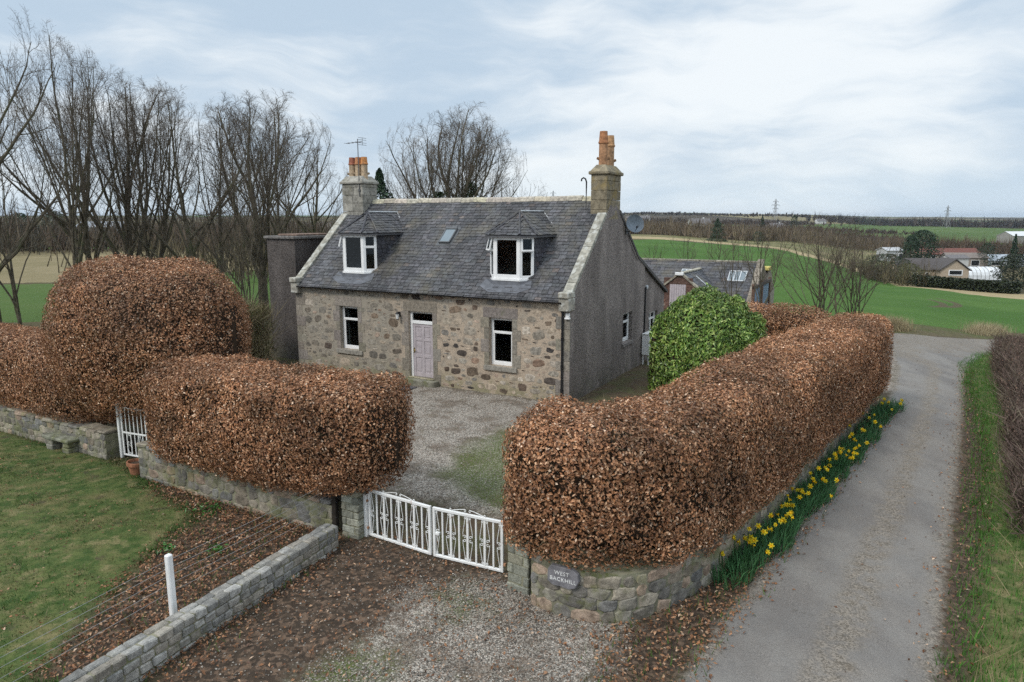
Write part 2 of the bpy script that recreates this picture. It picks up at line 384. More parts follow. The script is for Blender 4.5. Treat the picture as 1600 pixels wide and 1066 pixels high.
tfield = TPL([(-500, 448), (-500, 398), (420, 389), (520, 395), (520, 428), (430, 418), (150, 440)])
lfield2 = TPL([(-500, 394), (-500, 376), (300, 372), (520, 374), (520, 386), (420, 387)])

def axis(lo_d, hi_d, lo, hi, step, g):
    a = [hi_d]
    while a[-1] < hi: a.append(a[-1] + max(step, (a[-1] - hi_d) * g + step))
    b = [lo_d]
    while b[-1] > lo: b.append(b[-1] - max(step, (lo_d - b[-1]) * g + step))
    return np.array(b[::-1][:-1] + list(np.arange(lo_d, hi_d, step)) + a)
gx = axis(-16.0, 20.0, -9000, 9000, 0.1, 0.022)
gy = axis(4.0, 34.0, -60, 9500, 0.1, 0.016)
GX, GY = np.meshgrid(gx, gy)
keep = (np.abs(GX) < 1.15 * np.abs(GY) + 40)
cxs = (GX[:-1, :-1] + GX[1:, 1:]) / 2; cys = (GY[:-1, :-1] + GY[1:, 1:]) / 2
kf = keep[:-1, :-1] & keep[1:, 1:] & keep[1:, :-1] & keep[:-1, 1:]
near = (GX > -19) & (GX < 34) & (GY > 0) & (GY < 46)
def sdn(poly, lim=1.5):
    o = np.full(GX.shape, -lim); o[near] = np.clip(poly_sd(GX[near], GY[near], poly), -lim, lim); return o
rng = np.random.default_rng(5)
def wob(X, Y, s, a, ph=0):
    return a * (np.sin(X * s + ph + 1.3 * np.sin(Y * s * .7)) + np.sin(Y * s * 1.3 + 2 * ph + 1.1 * np.sin(X * s * .9 + 1))) * .5
W_road = np.maximum(sdn(ROAD), -1.5)
W_grav = np.maximum.reduce([sdn(yard), sdn(fore), sdn(layby)])
W_lit = np.maximum.reduce([sdn(litter_l), sdn(litter_f), sdn(litter_r), sdn(strip_r)])
W_lawn = np.maximum(sdn(lawn), sdn(verge_r))
W_moss = np.maximum.reduce([sdn(moss), sdn(moss2), sdn(moss3)])
fr = np.full(GX.shape, 0.5)
nr = near & (W_road > -0.5)
dl = line_d(GX[nr], GY[nr], road_l[:9]); dr = line_d(GX[nr], GY[nr], road_r[:8]); fr[nr] = dl / (dl + dr + 1e-6)
GZ = terrain(GX, GY)
GZ = GZ + np.where(near, wob(GX, GY, 1.7, .012) + wob(GX, GY, 4.1, .006, 2), 0)
GZ[near] += np.where(W_road[near] > 0, 0.02 - 0.05 * (fr[near] - .5) ** 2, 0) + np.where(W_lawn[near] > 0, np.minimum(W_lawn[near], .3) * .15, 0)
CX_, CY_ = cxs + wob(cxs, cys, 2.3, .05), cys
cls = np.zeros(cxs.shape, int)
def cl(poly, k, only_near=False, wo=0.0):
    global cls
    P = np.asarray(poly); lo = P.min(0) - 2; hi = P.max(0) + 2
    m = (cxs > lo[0]) & (cxs < hi[0]) & (cys > lo[1]) & (cys < hi[1]); i = np.where(m)
    X = cxs[i]; Y = cys[i]
    if wo: X = X + wob(X, Y, .35, wo); Y = Y + wob(Y, X, .3, wo, 1)
    ins = poly_sd(X, Y, P) > 0; cls[i[0][ins], i[1][ins]] = k
NAMES = ['ground', 'road', 'gravel_yard', 'lawn', 'grass_verge', 'crop_field', 'dry_grass_strip', 'pasture', 'rough_pasture', 'field_edge', 'rough_grass']
cl(lfield, 7, wo=1.0); cl(tfield, 8, wo=1.0); cl(lfield2, 7, wo=2); cl(upper, 7); cl(upper2, 7); cl(wedge, 10, wo=2); cl(crop, 5, wo=.4); cl(tanline, 6, wo=.8); cl(crop_edge, 9, wo=.3)
cl(lawn, 3); cl(verge_r, 4); cl(yard, 2); cl(fore, 2); cl(layby, 2); cl(ROAD, 1)

def ground_mat():
    m, t = new_mat('near_ground'); P = t.n('NewGeometry').outputs['Position']
    A1 = t.n('SeparateColor', {0: t.n('Attribute', None, attribute_name='W1').outputs['Color']}).outputs
    A2 = t.n('SeparateColor', {0: t.n('Attribute', None, attribute_name='W2').outputs['Color']}).outputs
    nb = t.noise(P, 1.1, 6, .65); nm = t.noise(P, 4.5, 6, .65); nf = t.noise(P, 26, 4, .65)
    def W(s, soft, nz, amp):   # ragged mask
        return t.ramp(t.math('ADD', s, t.math('MULTIPLY', t.math('SUBTRACT', nz, .5), amp)), -soft, soft)
    # base: rough grass and moss over soil
    g = t.mix(t.ramp(nm, .38, .62), (0.042, 0.078, 0.018), (0.105, 0.130, 0.040))
    g = t.mix(t.ramp(nb, .46, .66, 0, .8), g, (0.16, 0.14, 0.06)); g = t.mix(t.ramp(t.noise(P, 2.6, 6, .7), .52, .64, 0, .75), g, (0.22, 0.185, 0.09)); g = t.mix(t.ramp(t.noise(P, 1.7, 4, .6, .4), .60, .70, 0, .8), g, (0.07, 0.055, 0.035))
    g = t.mix(t.ramp(nf, .5, .7, 0, .55), g, (0.05, 0.06, 0.02))
    base = t.mix(t.ramp(nm, .42, .58), (0.075, 0.052, 0.035), (0.10, 0.08, 0.045))
    base = t.mix(t.ramp(nb, .45, .65, 0, .5), base, (0.07, 0.09, 0.03))
    col = t.mix(W(A2[0], .25, nm, 1.2), base, g)
    # litter: dark soil with brown leaf mush
    vo = t.n('TexVoronoi', {'Vector': P, 'Scale': 17.0, 'Randomness': 1.0}); vc = t.n('SeparateColor', {0: vo.outputs['Color']}).outputs
    lit = t.mix(t.ramp(vc[0], .3, .9), (0.050, 0.036, 0.026), (0.16, 0.108, 0.074))
    lit = t.mix(t.ramp(nm, .42, .62, 0, .75), lit, (0.05, 0.037, 0.026))
    col = t.mix(W(A1[2], .3, nm, 1.3), col, lit)
    # gravel
    v2 = t.n('TexVoronoi', {'Vector': P, 'Scale': 48.0, 'Randomness': 1.0}); v2c = t.n('SeparateColor', {0: v2.outputs['Color']}).outputs
    gr = t.mix(t.ramp(v2c[0], .1, .95), (0.135, 0.12, 0.10), (0.57, 0.515, 0.445))
    gr = t.mix(t.ramp(v2c[1], .75, .95, 0, .5), gr, (0.30, 0.19, 0.13))
    gr = t.mix(t.ramp(v2.outputs['Distance'], .45, .75, 0, .7), gr, (0.06, 0.052, 0.045))
    gr = t.mix(t.ramp(nb, .47, .62, 0, .7), gr, t.mix(vc[0], (0.07, 0.055, 0.042), (0.17, 0.125, 0.09)))
    ms = W(A2[1], .45, nb, 1.6)
    gr = t.mix(t.math('MULTIPLY', ms, t.ramp(nf, .36, .58, .2, 1)), gr, (0.075, 0.10, 0.022))
    gr = t.mix(t.math('MULTIPLY', t.ramp(nm, .56, .7, 0, .6), t.ramp(nb, .38, .55)), gr, (0.09, 0.095, 0.04))
    col = t.mix(W(A1[1], .35, nm, 1.5), col, gr)
    # road: worn tarmac, grit down the middle and along the edges
    fr_ = A2[2]
    tar = t.mix(t.ramp(t.noise(P, 85, 3, .7), .35, .65), (0.14, 0.128, 0.115), (0.30, 0.276, 0.25))
    tar = t.mix(t.ramp(nb, .38, .62), tar, t.mix(.5, tar, (0.235, 0.225, 0.21)))
    tar = t.mix(t.ramp(t.noise(t.map(P, scale=(1, .45, 1), rot=(0, 0, R(-35))), .55, 5, .6), .42, .6, 0, .8), tar, t.mix(1.0, tar, (.72, .72, .74), 'MULTIPLY')); tar = t.mix(t.ramp(t.noise(P, 2.1, 5, .7), .60, .70, 0, .6), tar, (.10, .088, .072))
    grit = t.mix(t.ramp(v2c[0], .1, .9), (0.11, 0.095, 0.075), (0.30, 0.26, 0.215))
    grit = t.mix(t.ramp(nm, .55, .7, 0, .6), grit, (0.12, 0.095, 0.065))
    fw_ = t.math('ADD', fr_, t.math('MULTIPLY', t.math('SUBTRACT', nb, .5), .28))
    mid = t.math('MULTIPLY', t.ramp(fw_, .40, .53), t.ramp(fw_, .60, .72, 1, 0))
    edg = t.ramp(fw_, .86, .98); edl = t.ramp(fw_, .02, .10, 1, 0)
    gm = t.math('MULTIPLY', t.math('MAXIMUM', mid, t.math('MAXIMUM', edg, edl)), t.ramp(nm, .32, .58, .15, .85))
    tar = t.mix(gm, tar, grit)
    col = t.mix(W(A1[0], .12, nm, .55), col, tar)
    h = t.math('ADD', t.math('MULTIPLY', v2.outputs['Distance'], -.6), t.math('ADD', nf, t.math('MULTIPLY', nm, .5)))
    return finish(m, t, col, 0.92, 0.2, h, 0.55, 0.03)
M_GROUND = ground_mat()
def land(name, a, b, c, s1=.05, s2=.6, rows=None, soil=None, dry=None, bs=.5):
    m, t = new_mat(name); P = t.n('NewGeometry').outputs['Position']
    n1 = t.noise(P, s1, 6, .6); n2 = t.noise(P, s2, 6, .7); n3 = t.noise(P, 7.0, 4, .7)
    col = t.mix(t.ramp(n1, .35, .65), a, b); col = t.mix(t.ramp(n2, .45, .7, 0, .6), col, c)
    f = t.ramp(n3, .3, .7, .65, 1.3); col = t.mix(1.0, col, t.n('CombineColor', {0: f, 1: f, 2: f}).outputs[0], 'MULTIPLY')
    if rows:
        wv = t.n('TexWave', {'Vector': t.map(P, rot=(0, 0, R(rows))), 'Scale': 1.1, 'Distortion': 1.5, 'Detail': 3.0}).outputs['Fac']
        col = t.mix(t.ramp(wv, .1, .6, .14, 0), col, (0.05, 0.055, 0.025))
    if soil:
        k = 0
        for (p0, p1, r) in soil:   # bare wheel marks
            d = np.array(p1) - np.array(p0); L = np.hypot(*d); ang = math.atan2(d[1], d[0]); c0 = (np.array(p0) + np.array(p1)) / 2
            Q = t.n('SeparateXYZ', {0: t.map(t.vmath('SUBTRACT', P, (c0[0], c0[1], 0)), rot=(0, 0, -ang))}).outputs
            bend = t.math('MULTIPLY', t.math('MULTIPLY', Q[0], Q[0]), .012)
            mk = t.math('MULTIPLY', t.ramp(t.math('ABSOLUTE', t.math('ADD', Q[1], bend)), r * .5, r, 1, 0), t.ramp(t.math('ABSOLUTE', Q[0]), L * .4, L * .55, 1, 0))
            col = t.mix(t.math('MULTIPLY', mk, t.ramp(n3, .3, .55, .4, .9)), col, (0.10, 0.072, 0.05))
    return finish(m, t, col, .95, .1, n3, bs, .15)
tA0, tA1 = tp(1470, 470), tp(1480, 484); tB0, tB1 = tp(1488, 469), tp(1507, 486)
MATS = {0: None, 5: land('crop_green', (0.054, 0.122, 0.022), (0.078, 0.152, 0.032), (0.070, 0.115, 0.028), rows=35, soil=[(tA0, tA1, .55), (tB0, tB1, .6)]),
        6: land('dry_grass', (0.34, 0.27, 0.155), (0.40, 0.32, 0.19), (0.25, 0.21, 0.10)),
        7: land('pasture_green', (0.066, 0.115, 0.030), (0.095, 0.142, 0.042), (0.12, 0.14, 0.055), .01, .08),
        8: land('rough_tan', (0.21, 0.175, 0.095), (0.27, 0.22, 0.13), (0.14, 0.125, 0.06), .03, .3),
        9: land('muddy_edge', (0.085, 0.10, 0.035), (0.12, 0.095, 0.06), (0.07, 0.085, 0.025), .25, 1.2),
        10: land('rough_grass_green', (0.13, 0.135, 0.055), (0.24, 0.20, 0.11), (0.10, 0.12, 0.045), .04, .3)}
def moor():
    m, t = new_mat('far_land'); P = t.n('NewGeometry').outputs['Position']
    v = t.n('TexVoronoi', {'Vector': t.map(P, scale=(.0042, .0019, 0.0)), 'Scale': 1.0}); c = t.n('SeparateColor', {0: v.outputs['Color']}).outputs
    col = t.mix(t.ramp(c[0], .35, .5), (0.075, 0.06, 0.042), (0.10, 0.085, 0.045))
    col = t.mix(t.ramp(c[1], .70, .74), col, (0.07, 0.12, 0.035)); col = t.mix(t.ramp(c[2], .78, .82), col, (0.21, 0.18, 0.10))
    e = t.n('TexVoronoi', {'Vector': t.map(P, scale=(.0042, .0019, 0.0)), 'Scale': 1.0}, feature='DISTANCE_TO_EDGE').outputs['Distance']
    col = t.mix(t.ramp(e, .02, .06, .85, 0), col, (0.045, 0.04, 0.028))
    n = t.noise(P, .02, 6, .6); f = t.ramp(n, .3, .7, .6, 1.3); col = t.mix(1.0, col, t.n('CombineColor', {0: f, 1: f, 2: f}).outputs[0], 'MULTIPLY')
    return finish(m, t, col, .95, .1, n, .3, .5)
M_MOOR = moor()
nidx = np.arange(GX.size).reshape(GX.shape)
quads = np.stack([nidx[:-1, :-1], nidx[:-1, 1:], nidx[1:, 1:], nidx[1:, :-1]], -1)
W1 = np.stack([W_road, W_grav, W_lit], -1).reshape(-1, 3); W2 = np.stack([W_lawn, W_moss, fr], -1).reshape(-1, 3)
V3 = np.stack([GX, GY, GZ], -1).reshape(-1, 3)
nearc = (cxs > -18.8) & (cxs < 33.8) & (cys > -60) & (cys < 45.8)
def sheet(name, mask, m):
    F = quads[mask]
    if not len(F): return
    used, inv = np.unique(F.ravel(), return_inverse=True); F = inv.reshape(-1, 4); V = V3[used]
    me = bpy.data.meshes.new(name); me.vertices.add(len(V)); me.vertices.foreach_set('co', V.ravel().astype(np.float32))
    me.loops.add(F.size); me.loops.foreach_set('vertex_index', F.ravel().astype(np.int32))
    me.polygons.add(len(F)); me.polygons.foreach_set('loop_start', (np.arange(len(F)) * 4).astype(np.int32)); me.polygons.foreach_set('use_smooth', np.ones(len(F), bool))
    for nm, Wt in (('W1', W1), ('W2', W2)):
        a = me.color_attributes.new(nm, 'FLOAT_COLOR', 'POINT'); a.data.foreach_set('color', np.concatenate([Wt[used], np.ones((len(V), 1))], 1).ravel().astype(np.float32))
    me.update(calc_edges=True); me.materials.append(m)
    o = bpy.data.objects.new(name, me); COL.objects.link(o); o['kind'] = 'structure'; return o
for k, nm in enumerate(NAMES):
    mk = (cls == k) & kf
    if k == 0:
        sheet('ground', mk & nearc, M_GROUND); sheet('terrain', mk & ~nearc, M_MOOR)
    else: sheet(nm, mk, MATS.get(k) or M_GROUND)
def gz(X, Y): return float(terrain(X, Y))

def scatter_pts(polys, n, seed, excl=()):
    r = np.random.default_rng(seed); out = []
    P = np.concatenate([np.asarray(p) for p in polys]); lo, hi = P.min(0), P.max(0)
    while sum(len(o) for o in out) < n:
        X = r.uniform(lo[0], hi[0], n * 2); Y = r.uniform(lo[1], hi[1], n * 2); ok = np.zeros(len(X), bool)
        for p in polys: ok |= poly_sd(X, Y, p) > -0.15 + 0.5 * r.random(len(X)) - .3
        for p in excl: ok &= poly_sd(X, Y, p) < 0
        ok &= (Y > 6.5) & (Y < 40) & (np.abs(X) < Y * .85 + 1)
        out.append(np.stack([X[ok], Y[ok]], 1))
    return np.concatenate(out)[:n]
def leaf_quads(mb, P, N, L, Wd, cols, r, droop=0.0, fold=0.25):
    """many folded leaves: P centres, N rough outward normals"""
    n = len(P); T = r.normal(0, 1, (n, 3)); T[:, 2] -= droop
    T -= (T * N).sum(1)[:, None] * N * 0.7; T /= np.linalg.norm(T, axis=1)[:, None] + 1e-9
    B = np.cross(N + r.normal(0, .45, (n, 3)), T); B /= np.linalg.norm(B, axis=1)[:, None] + 1e-9
    U = np.cross(T, B)
    L = L[:, None]; Wd = Wd[:, None]
    a = P - T * L * .5; b = P + B * Wd * .5 + U * Wd * fold; c = P + T * L * .5; d = P - B * Wd * .5 + U * Wd * fold
    V = np.stack([a, b, c, d], 1).reshape(-1, 3); F = (np.arange(n)[:, None] * 4 + np.arange(4)[None])
    tri = np.concatenate([F[:, [0, 1, 2]], F[:, [0, 2, 3]]])
    mb.add(V, tri, np.repeat(cols, 4, 0))
BEECH = np.array([(0.33, 0.162, 0.080), (0.42, 0.222, 0.117), (0.24, 0.108, 0.052), (0.54, 0.335, 0.20), (0.14, 0.068, 0.038), (0.37, 0.172, 0.076), (0.67, 0.49, 0.35)])
BEECH_P = np.array([.28, .2, .2, .1, .1, .08, .04])
def beech_cols(n, r): return BEECH[r.choice(len(BEECH), n, p=BEECH_P)] * r.uniform(.75, 1.25, (n, 1))
# fallen leaves
r = np.random.default_rng(11); mb = MB()
pts = np.concatenate([scatter_pts([litter_l], 7500, 1), scatter_pts([litter_f], 1100, 2), scatter_pts([litter_r], 3600, 3), scatter_pts([strip_r], 900, 4), scatter_pts([fore], 900, 6), scatter_pts([lawn], 1500, 7), scatter_pts([ROAD], 160, 8)])
Z = terrain(pts[:, 0], pts[:, 1]) + .03; N = np.tile((0, 0, 1.0), (len(pts), 1)) + r.normal(0, .35, (len(pts), 3)); N /= np.linalg.norm(N, axis=1)[:, None]
leaf_quads(mb, np.column_stack([pts, Z + r.uniform(0, .02, len(pts))]), N, r.uniform(.04, .08, len(pts)), r.uniform(.022, .045, len(pts)), beech_cols(len(pts), r) * np.array((.72, .72, .72)), r)
tag(mb.build('leaf_litter', M_LEAF), kind='stuff')
# pebbles over the gravel
mb = MB(); pts = np.concatenate([scatter_pts([fore], 11000, 21), scatter_pts([yard], 9000, 22), scatter_pts([layby], 500, 23), scatter_pts([litter_f], 1500, 24)])
n = len(pts); s = r.uniform(.008, .022, n); Z = terrain(pts[:, 0], pts[:, 1]) + .008
base = np.array([(1, 0, 0), (-.3, .95, 0), (-.7, -.8, 0), (.1, .1, .8)]); th = r.uniform(0, 6.28, n)
Vv = np.zeros((n, 4, 3)); Vv[:, :, 0] = (base[None, :, 0] * np.cos(th)[:, None] - base[None, :, 1] * np.sin(th)[:, None]) * s[:, None]; Vv[:, :, 1] = (base[None, :, 0] * np.sin(th)[:, None] + base[None, :, 1] * np.cos(th)[:, None]) * s[:, None]; Vv[:, :, 2] = base[None, :, 2] * s[:, None]
Vv += np.column_stack([pts, Z])[:, None, :]
F = np.concatenate([np.arange(n)[:, None] * 4 + np.array(f) for f in ((0, 1, 3), (1, 2, 3), (2, 0, 3))])
pc = np.array([(.25, .225, .19), (.35, .315, .27), (.16, .14, .12), (.27, .20, .155), (.43, .40, .35)])[r.integers(0, 5, n)] * r.uniform(.7, 1.15, (n, 1))
mb.add(Vv.reshape(-1, 3), F, np.repeat(pc, 4, 0)); tag(mb.build('gravel_pebbles', M_STONE), kind='stuff')
# grass blades
def blades(mb, pts, h0, h1, wd, cols, r, lean=.5):
    n = len(pts); h = r.uniform(h0, h1, n); th = r.uniform(0, 6.28, n); Z = terrain(pts[:, 0], pts[:, 1])
    a = np.column_stack([pts, Z]); side = np.column_stack([np.cos(th), np.sin(th), np.zeros(n)]) * wd * r.uniform(.7, 1.3, (n, 1))
    ln = np.column_stack([-np.sin(th), np.cos(th), np.zeros(n)]) * (h * lean * r.uniform(0, 1.6, n))[:, None]
    top = a + ln + np.column_stack([np.zeros(n), np.zeros(n), h])
    V = np.stack([a - side, a + side, top], 1).reshape(-1, 3); F = np.arange(n)[:, None] * 3 + np.arange(3)[None]
    mb.add(V, F, np.repeat(cols, 3, 0))
mb = MB(); pts = scatter_pts([lawn], 70000, 31, excl=[litter_l]); n = len(pts)
k = fbm(np.column_stack([pts, np.zeros(n)]), .55, 3) + .7 * fbm(np.column_stack([pts, np.zeros(n)]), 1.9, 8); mixv = np.clip(.45 + k * 1.1 + r.normal(0, .2, n), 0, 1)[:, None]
gc = np.array((.045, .105, .018)) * (1 - mixv) + np.array((.175, .165, .075)) * mixv
blades(mb, pts, .03, .085, .008, gc * r.uniform(.7, 1.3, (n, 1)), r, .8)
cc_ = scatter_pts([lawn], 420, 34, excl=[litter_l]); pts = (cc_[:, None, :] + r.normal(0, .07, (len(cc_), 26, 2))).reshape(-1, 2); n = len(pts)
blades(mb, pts, .05, .13, .008, np.repeat(np.array([(.035, .085, .016), (.16, .15, .07), (.06, .12, .02)])[r.integers(0, 3, len(cc_))], 26, 0) * r.uniform(.7, 1.3, (n, 1)), r, .9)
pts = scatter_pts([verge_r], 46000, 32); n = len(pts)
blades(mb, pts, .06, .2, .008, np.array((.06, .155, .022)) * r.uniform(.6, 1.5, (n, 1)), r, .7)
pts = scatter_pts([litter_l, litter_r], 2500, 33); n = len(pts)
blades(mb, pts, .05, .16, .007, np.array((.07, .13, .025)) * r.uniform(.6, 1.5, (n, 1)), r, .7)
pts = scatter_pts([verge_r], 5000, 36, excl=[strip_r])[:3000]; pts = pts[pts[:, 0] > 1.08 * (pts[:, 1] - 9) + 7.2 - 2 * r.random(len(pts))]; n = len(pts)
blades(mb, pts, .2, .55, .007, np.array((.30, .24, .13)) * r.uniform(.6, 1.3, (n, 1)), r, 1.2)
tag(mb.build('grass_blades', M_GRASS), kind='stuff')
# dry tussocks on the field margin
mb = MB()
for (u0, u1, v0, v1, n) in ((1368, 1408, 512, 516, 2600), (1520, 1562, 518, 524, 1700)):
    p = np.array([tp(r.uniform(u0, u1), r.uniform(v0, v1)) for _ in range(40)]); q = p[r.integers(0, 40, n)] + r.normal(0, .35, (n, 2))
    blades(mb, q, .3, .85, .012, np.array((.40, .33, .2)) * r.uniform(.6, 1.2, (n, 1)), r, .6)
tag(mb.build('dry_tussocks', M_GRASS), kind='stuff')
# ------------------------------------------------------------------ cottage
HX, HY, HTH = 1.86, 22.15, R(28.8)
house = thing('stone_cottage', 'one and a half storey stone cottage with slate roof, two dormers and lilac front door', 'house', (HX, HY, 0), -HTH)
def hw(x, y, z=0.0):   # house-local -> world
    return np.array((HX + x * math.cos(HTH) + y * math.sin(HTH), HY - x * math.sin(HTH) + y * math.cos(HTH), z))
LEN, EAVE, RIDGE, RB = 12.05, 3.42, 6.67, 3.65     # length, eaves, ridge height, ridge depth
SL = (RIDGE - EAVE) / RB
FR = frame((0, 0, 0), (1, 0, 0), (0, 1, 0))        # front wall frame: u = x (negative), d inward
GA = frame((0, 0, 0), (0, 1, 0), (-1, 0, 0))       # right gable frame: u = y, d inward
rng = np.random.default_rng(77)
def wall_holes(mb, M, u0, u1, w0, w1, holes, thick):
    us = sorted({u0, u1, *[h[0] for h in holes], *[h[1] for h in holes]}); ws = sorted({w0, w1, *[h[2] for h in holes], *[h[3] for h in holes]})
    for a, b in zip(us[:-1], us[1:]):
        for c, d in zip(ws[:-1], ws[1:]):
            mu, mw = (a + b) / 2, (c + d) / 2
            if any(h[0] < mu < h[1] and h[2] < mw < h[3] for h in holes): continue
            mb.add(M(np.array([(a, 0, c), (b, 0, c), (b, 0, d), (a, 0, d)])), [0, 1, 2, 3])
            mb.add(M(np.array([(a, thick, c), (b, thick, c), (b, thick, d), (a, thick, d)])), [3, 2, 1, 0])
    for h in holes:
        a, b, c, d = h
        for q in ([(a, 0, c), (a, 0, d), (a, thick, d), (a, thick, c)], [(b, 0, c), (b, thick, c), (b, thick, d), (b, 0, d)], [(a, 0, c), (a, thick, c), (b, thick, c), (b, 0, c)], [(a, 0, d), (b, 0, d), (b, thick, d), (a, thick, d)]):
            mb.add(M(np.array(q)), [0, 1, 2, 3])
WL = (-9.75, -8.85, 0.97, 2.66); WR = (-3.02, -2.12, 1.0, 2.66); DR = (-6.44, -5.38, 0.22, 2.66)
mb = MB(); wall_holes(mb, FR, -LEN, 0, -0.2, EAVE + .02, [WL, WR, DR], .55)
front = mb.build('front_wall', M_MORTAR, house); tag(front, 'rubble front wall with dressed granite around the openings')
# rubble set in the mortar
SC = np.array([(.095, .074, .06), (.15, .115, .085), (.22, .195, .16), (.28, .245, .20), (.07, .062, .058), (.27, .185, .135), (.19, .175, .155), (.125, .092, .07), (.20, .15, .11), (.25, .22, .18), (.085, .07, .06)])
def stone(mb, M, u, w, wu, ww, c, r, proud=.014, n=9, jag=.16, ang=None):
    th = np.arange(n) * 2 * math.pi / n + r.uniform(0, .5); e = r.uniform(2.2, 3.6)
    cu = np.sign(np.cos(th)) * np.abs(np.cos(th)) ** (2 / e); cw = np.sign(np.sin(th)) * np.abs(np.sin(th)) ** (2 / e)
    rad = 1 + r.normal(0, jag, n).clip(-.3, .25); a = r.normal(0, .12) if ang is None else ang
    pu = cu * rad * wu / 2; pw = cw * rad * ww / 2; pu, pw = pu * math.cos(a) - pw * math.sin(a), pu * math.sin(a) + pw * math.cos(a)
    V = [(u + x, .004, w + y) for x, y in zip(pu, pw)] + [(u + x * .8, -proud * r.uniform(.7, 1.3), w + y * .8) for x, y in zip(pu, pw)] + [(u, -proud * 1.2, w)]
    F = [[i, (i + 1) % n, n + (i + 1) % n, n + i] for i in range(n)]; T = [[n + i, n + (i + 1) % n, 2 * n] for i in range(n)]
    k = mb.k; mb.add(M(np.array(V)), np.array(F), c); mb.f[3].append(np.array(T) + k)
mb = MB(); placed = []
bl = [(WL[0] - .36, WL[1] + .36, .74, 3.05), (WR[0] - .36, WR[1] + .36, .74, 3.05), (DR[0] - .36, DR[1] + .36, 0, 3.05), (-LEN, -LEN + .38, 0, 4), (-.32, 0, 0, 4)]
def try_stone(u, w, wu, ww, gap):
    if w - ww / 2 < .02 or w + ww / 2 > EAVE - .05 or u - wu / 2 < -LEN + .05 or u + wu / 2 > -.05: return False
    for b in bl:
        if b[0] < u + wu / 2 and u - wu / 2 < b[1] and b[2] < w + ww / 2 and w - ww / 2 < b[3]: return False
    for (pu, pw, a, b) in placed:
        if abs(pu - u) < (a + wu) / 2 + gap and abs(pw - w) < (b + ww) / 2 + gap: return False
    placed.append((u, w, wu, ww)); return True
def stcol(u, r):
    c = SC[r.integers(0, len(SC))] * r.uniform(.75, 1.2)
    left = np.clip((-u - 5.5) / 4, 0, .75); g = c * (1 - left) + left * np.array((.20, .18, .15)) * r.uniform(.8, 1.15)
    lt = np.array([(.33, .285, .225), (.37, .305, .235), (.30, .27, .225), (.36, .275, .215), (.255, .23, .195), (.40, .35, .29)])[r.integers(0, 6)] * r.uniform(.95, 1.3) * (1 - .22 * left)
    return lt if r.random() < .50 else (c if r.random() < .6 * (1 - left * .7) else g)
for (n, lo, hi, alo, ahi, gap) in ((260, .34, .56, .45, .7, .03), (1500, .22, .40, .42, .8, .022), (1500, .13, .24, .45, .9, .02), (3200, .12, .34, .14, .28, .03), (1500, .06, .11, .5, 1.0, .03)):
    for _ in range(n):
        u = rng.uniform(-LEN, 0); w_ = rng.uniform(.05, EAVE); wu = rng.uniform(lo, hi); ww = wu * rng.uniform(alo, ahi)
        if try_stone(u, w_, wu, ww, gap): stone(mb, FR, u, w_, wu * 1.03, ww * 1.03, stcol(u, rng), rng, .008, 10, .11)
mb.build('rubble_stones', M_STONE, house)
# dressed granite surrounds, quoins
mb = MB(); GRC = np.array((.25, .225, .19))
def dress(u0, u1, w0, w1, d=-.012): bbox(mb, (u0 + .004, d, w0 + .004), (u1 - .004, .05, w1 - .004), .008, GRC * rng.uniform(.8, 1.12) * np.array((1, rng.uniform(.96, 1.02), rng.uniform(.92, 1.05))), FR)
for (a, b, c, d) in (WL, WR, DR):
    mb = MB()
    dress(a - .24, b + .22, d, d + .36)
    w_ = c - (.02 if c > .5 else .2); k = 0
    while w_ < d - .05:
        h = min(rng.uniform(.34, .5), d - w_); h = d - w_ if d - w_ - h < .15 else h
        dress(a - (.34 if k % 2 else .2), a, w_, w_ + h); dress(b, b + (.2 if k % 2 else .34), w_, w_ + h); w_ += h; k += 1
    mb.build('stone_surround', M_SETT, house)
for side in (0, 1):
    mb = MB(); w_ = 0.0; k = 0
    while w_ < EAVE - .1:
        h = min(rng.uniform(.3, .45), EAVE - w_)
        if side: dress(-(.5 if k % 2 else .3), .012, w_, w_ + h)
        else: dress(-LEN - .012, -LEN + (.5 if k % 2 else .32), w_, w_ + h)
        w_ += h; k += 1
    mb.build('quoins', M_SETT, house)
for (a, b, c, d) in (WL, WR):
    mb = MB(); bbox(mb, (a - .2, -.07, c - .17), (b + .2, .2, c - .005), .012, (.27, .25, .215), FR); mb.build('window_sill', M_SETT, house)
# harled walls: right gable, rear wing, left gable and back
GW = (5.0, 6.06, 1.22, 2.38); EW = (8.5, 9.72, 1.02, 2.0)
mb = MB(); BRK = (6.55, 4.45); D1 = 7.45; E1_ = 10.65; Z1 = 4.06; Z2 = 2.69
wall_holes(mb, GA, 0, D1, -.2, 3.3, [GW], .45)
def gz_front(y): return EAVE + SL * y
mb.add(GA(np.array([(0, 0, 3.3), (D1, 0, 3.3), (D1, 0, Z1), (BRK[0], 0, BRK[1]), (RB, 0, RIDGE + .05), (0, 0, EAVE + .06)])), [0, 1, 2, 3, 4, 5])
tag(mb.build('gable_wall', M_HARL, house), 'grey brown harled gable wall')
mb = MB(); GE = frame((-.10, 0, 0), (0, 1, 0), (-1, 0, 0)); wall_holes(mb, GE, D1, E1_, -.2, 2.6, [EW], .35)
mb.add(GE(np.array([(D1, 0, 2.6), (E1_, 0, 2.6), (E1_, 0, Z2), (D1, 0, Z1)])), [0, 1, 2, 3])
box(mb, (-LEN + .2, E1_ - .01, -.2), (-.11, E1_ + .02, Z2)); box(mb, (-LEN - .02, E1_ - 3.2, -.2), (-LEN + .0, E1_, Z2))
v = np.array([(-LEN, 0, -.2), (-LEN, 0, EAVE), (-LEN, RB, RIDGE), (-LEN, BRK[0], BRK[1]), (-LEN, D1, Z1), (-LEN, D1, -.2)]); mb.add(v, [0, 1, 2, 3, 4, 5])
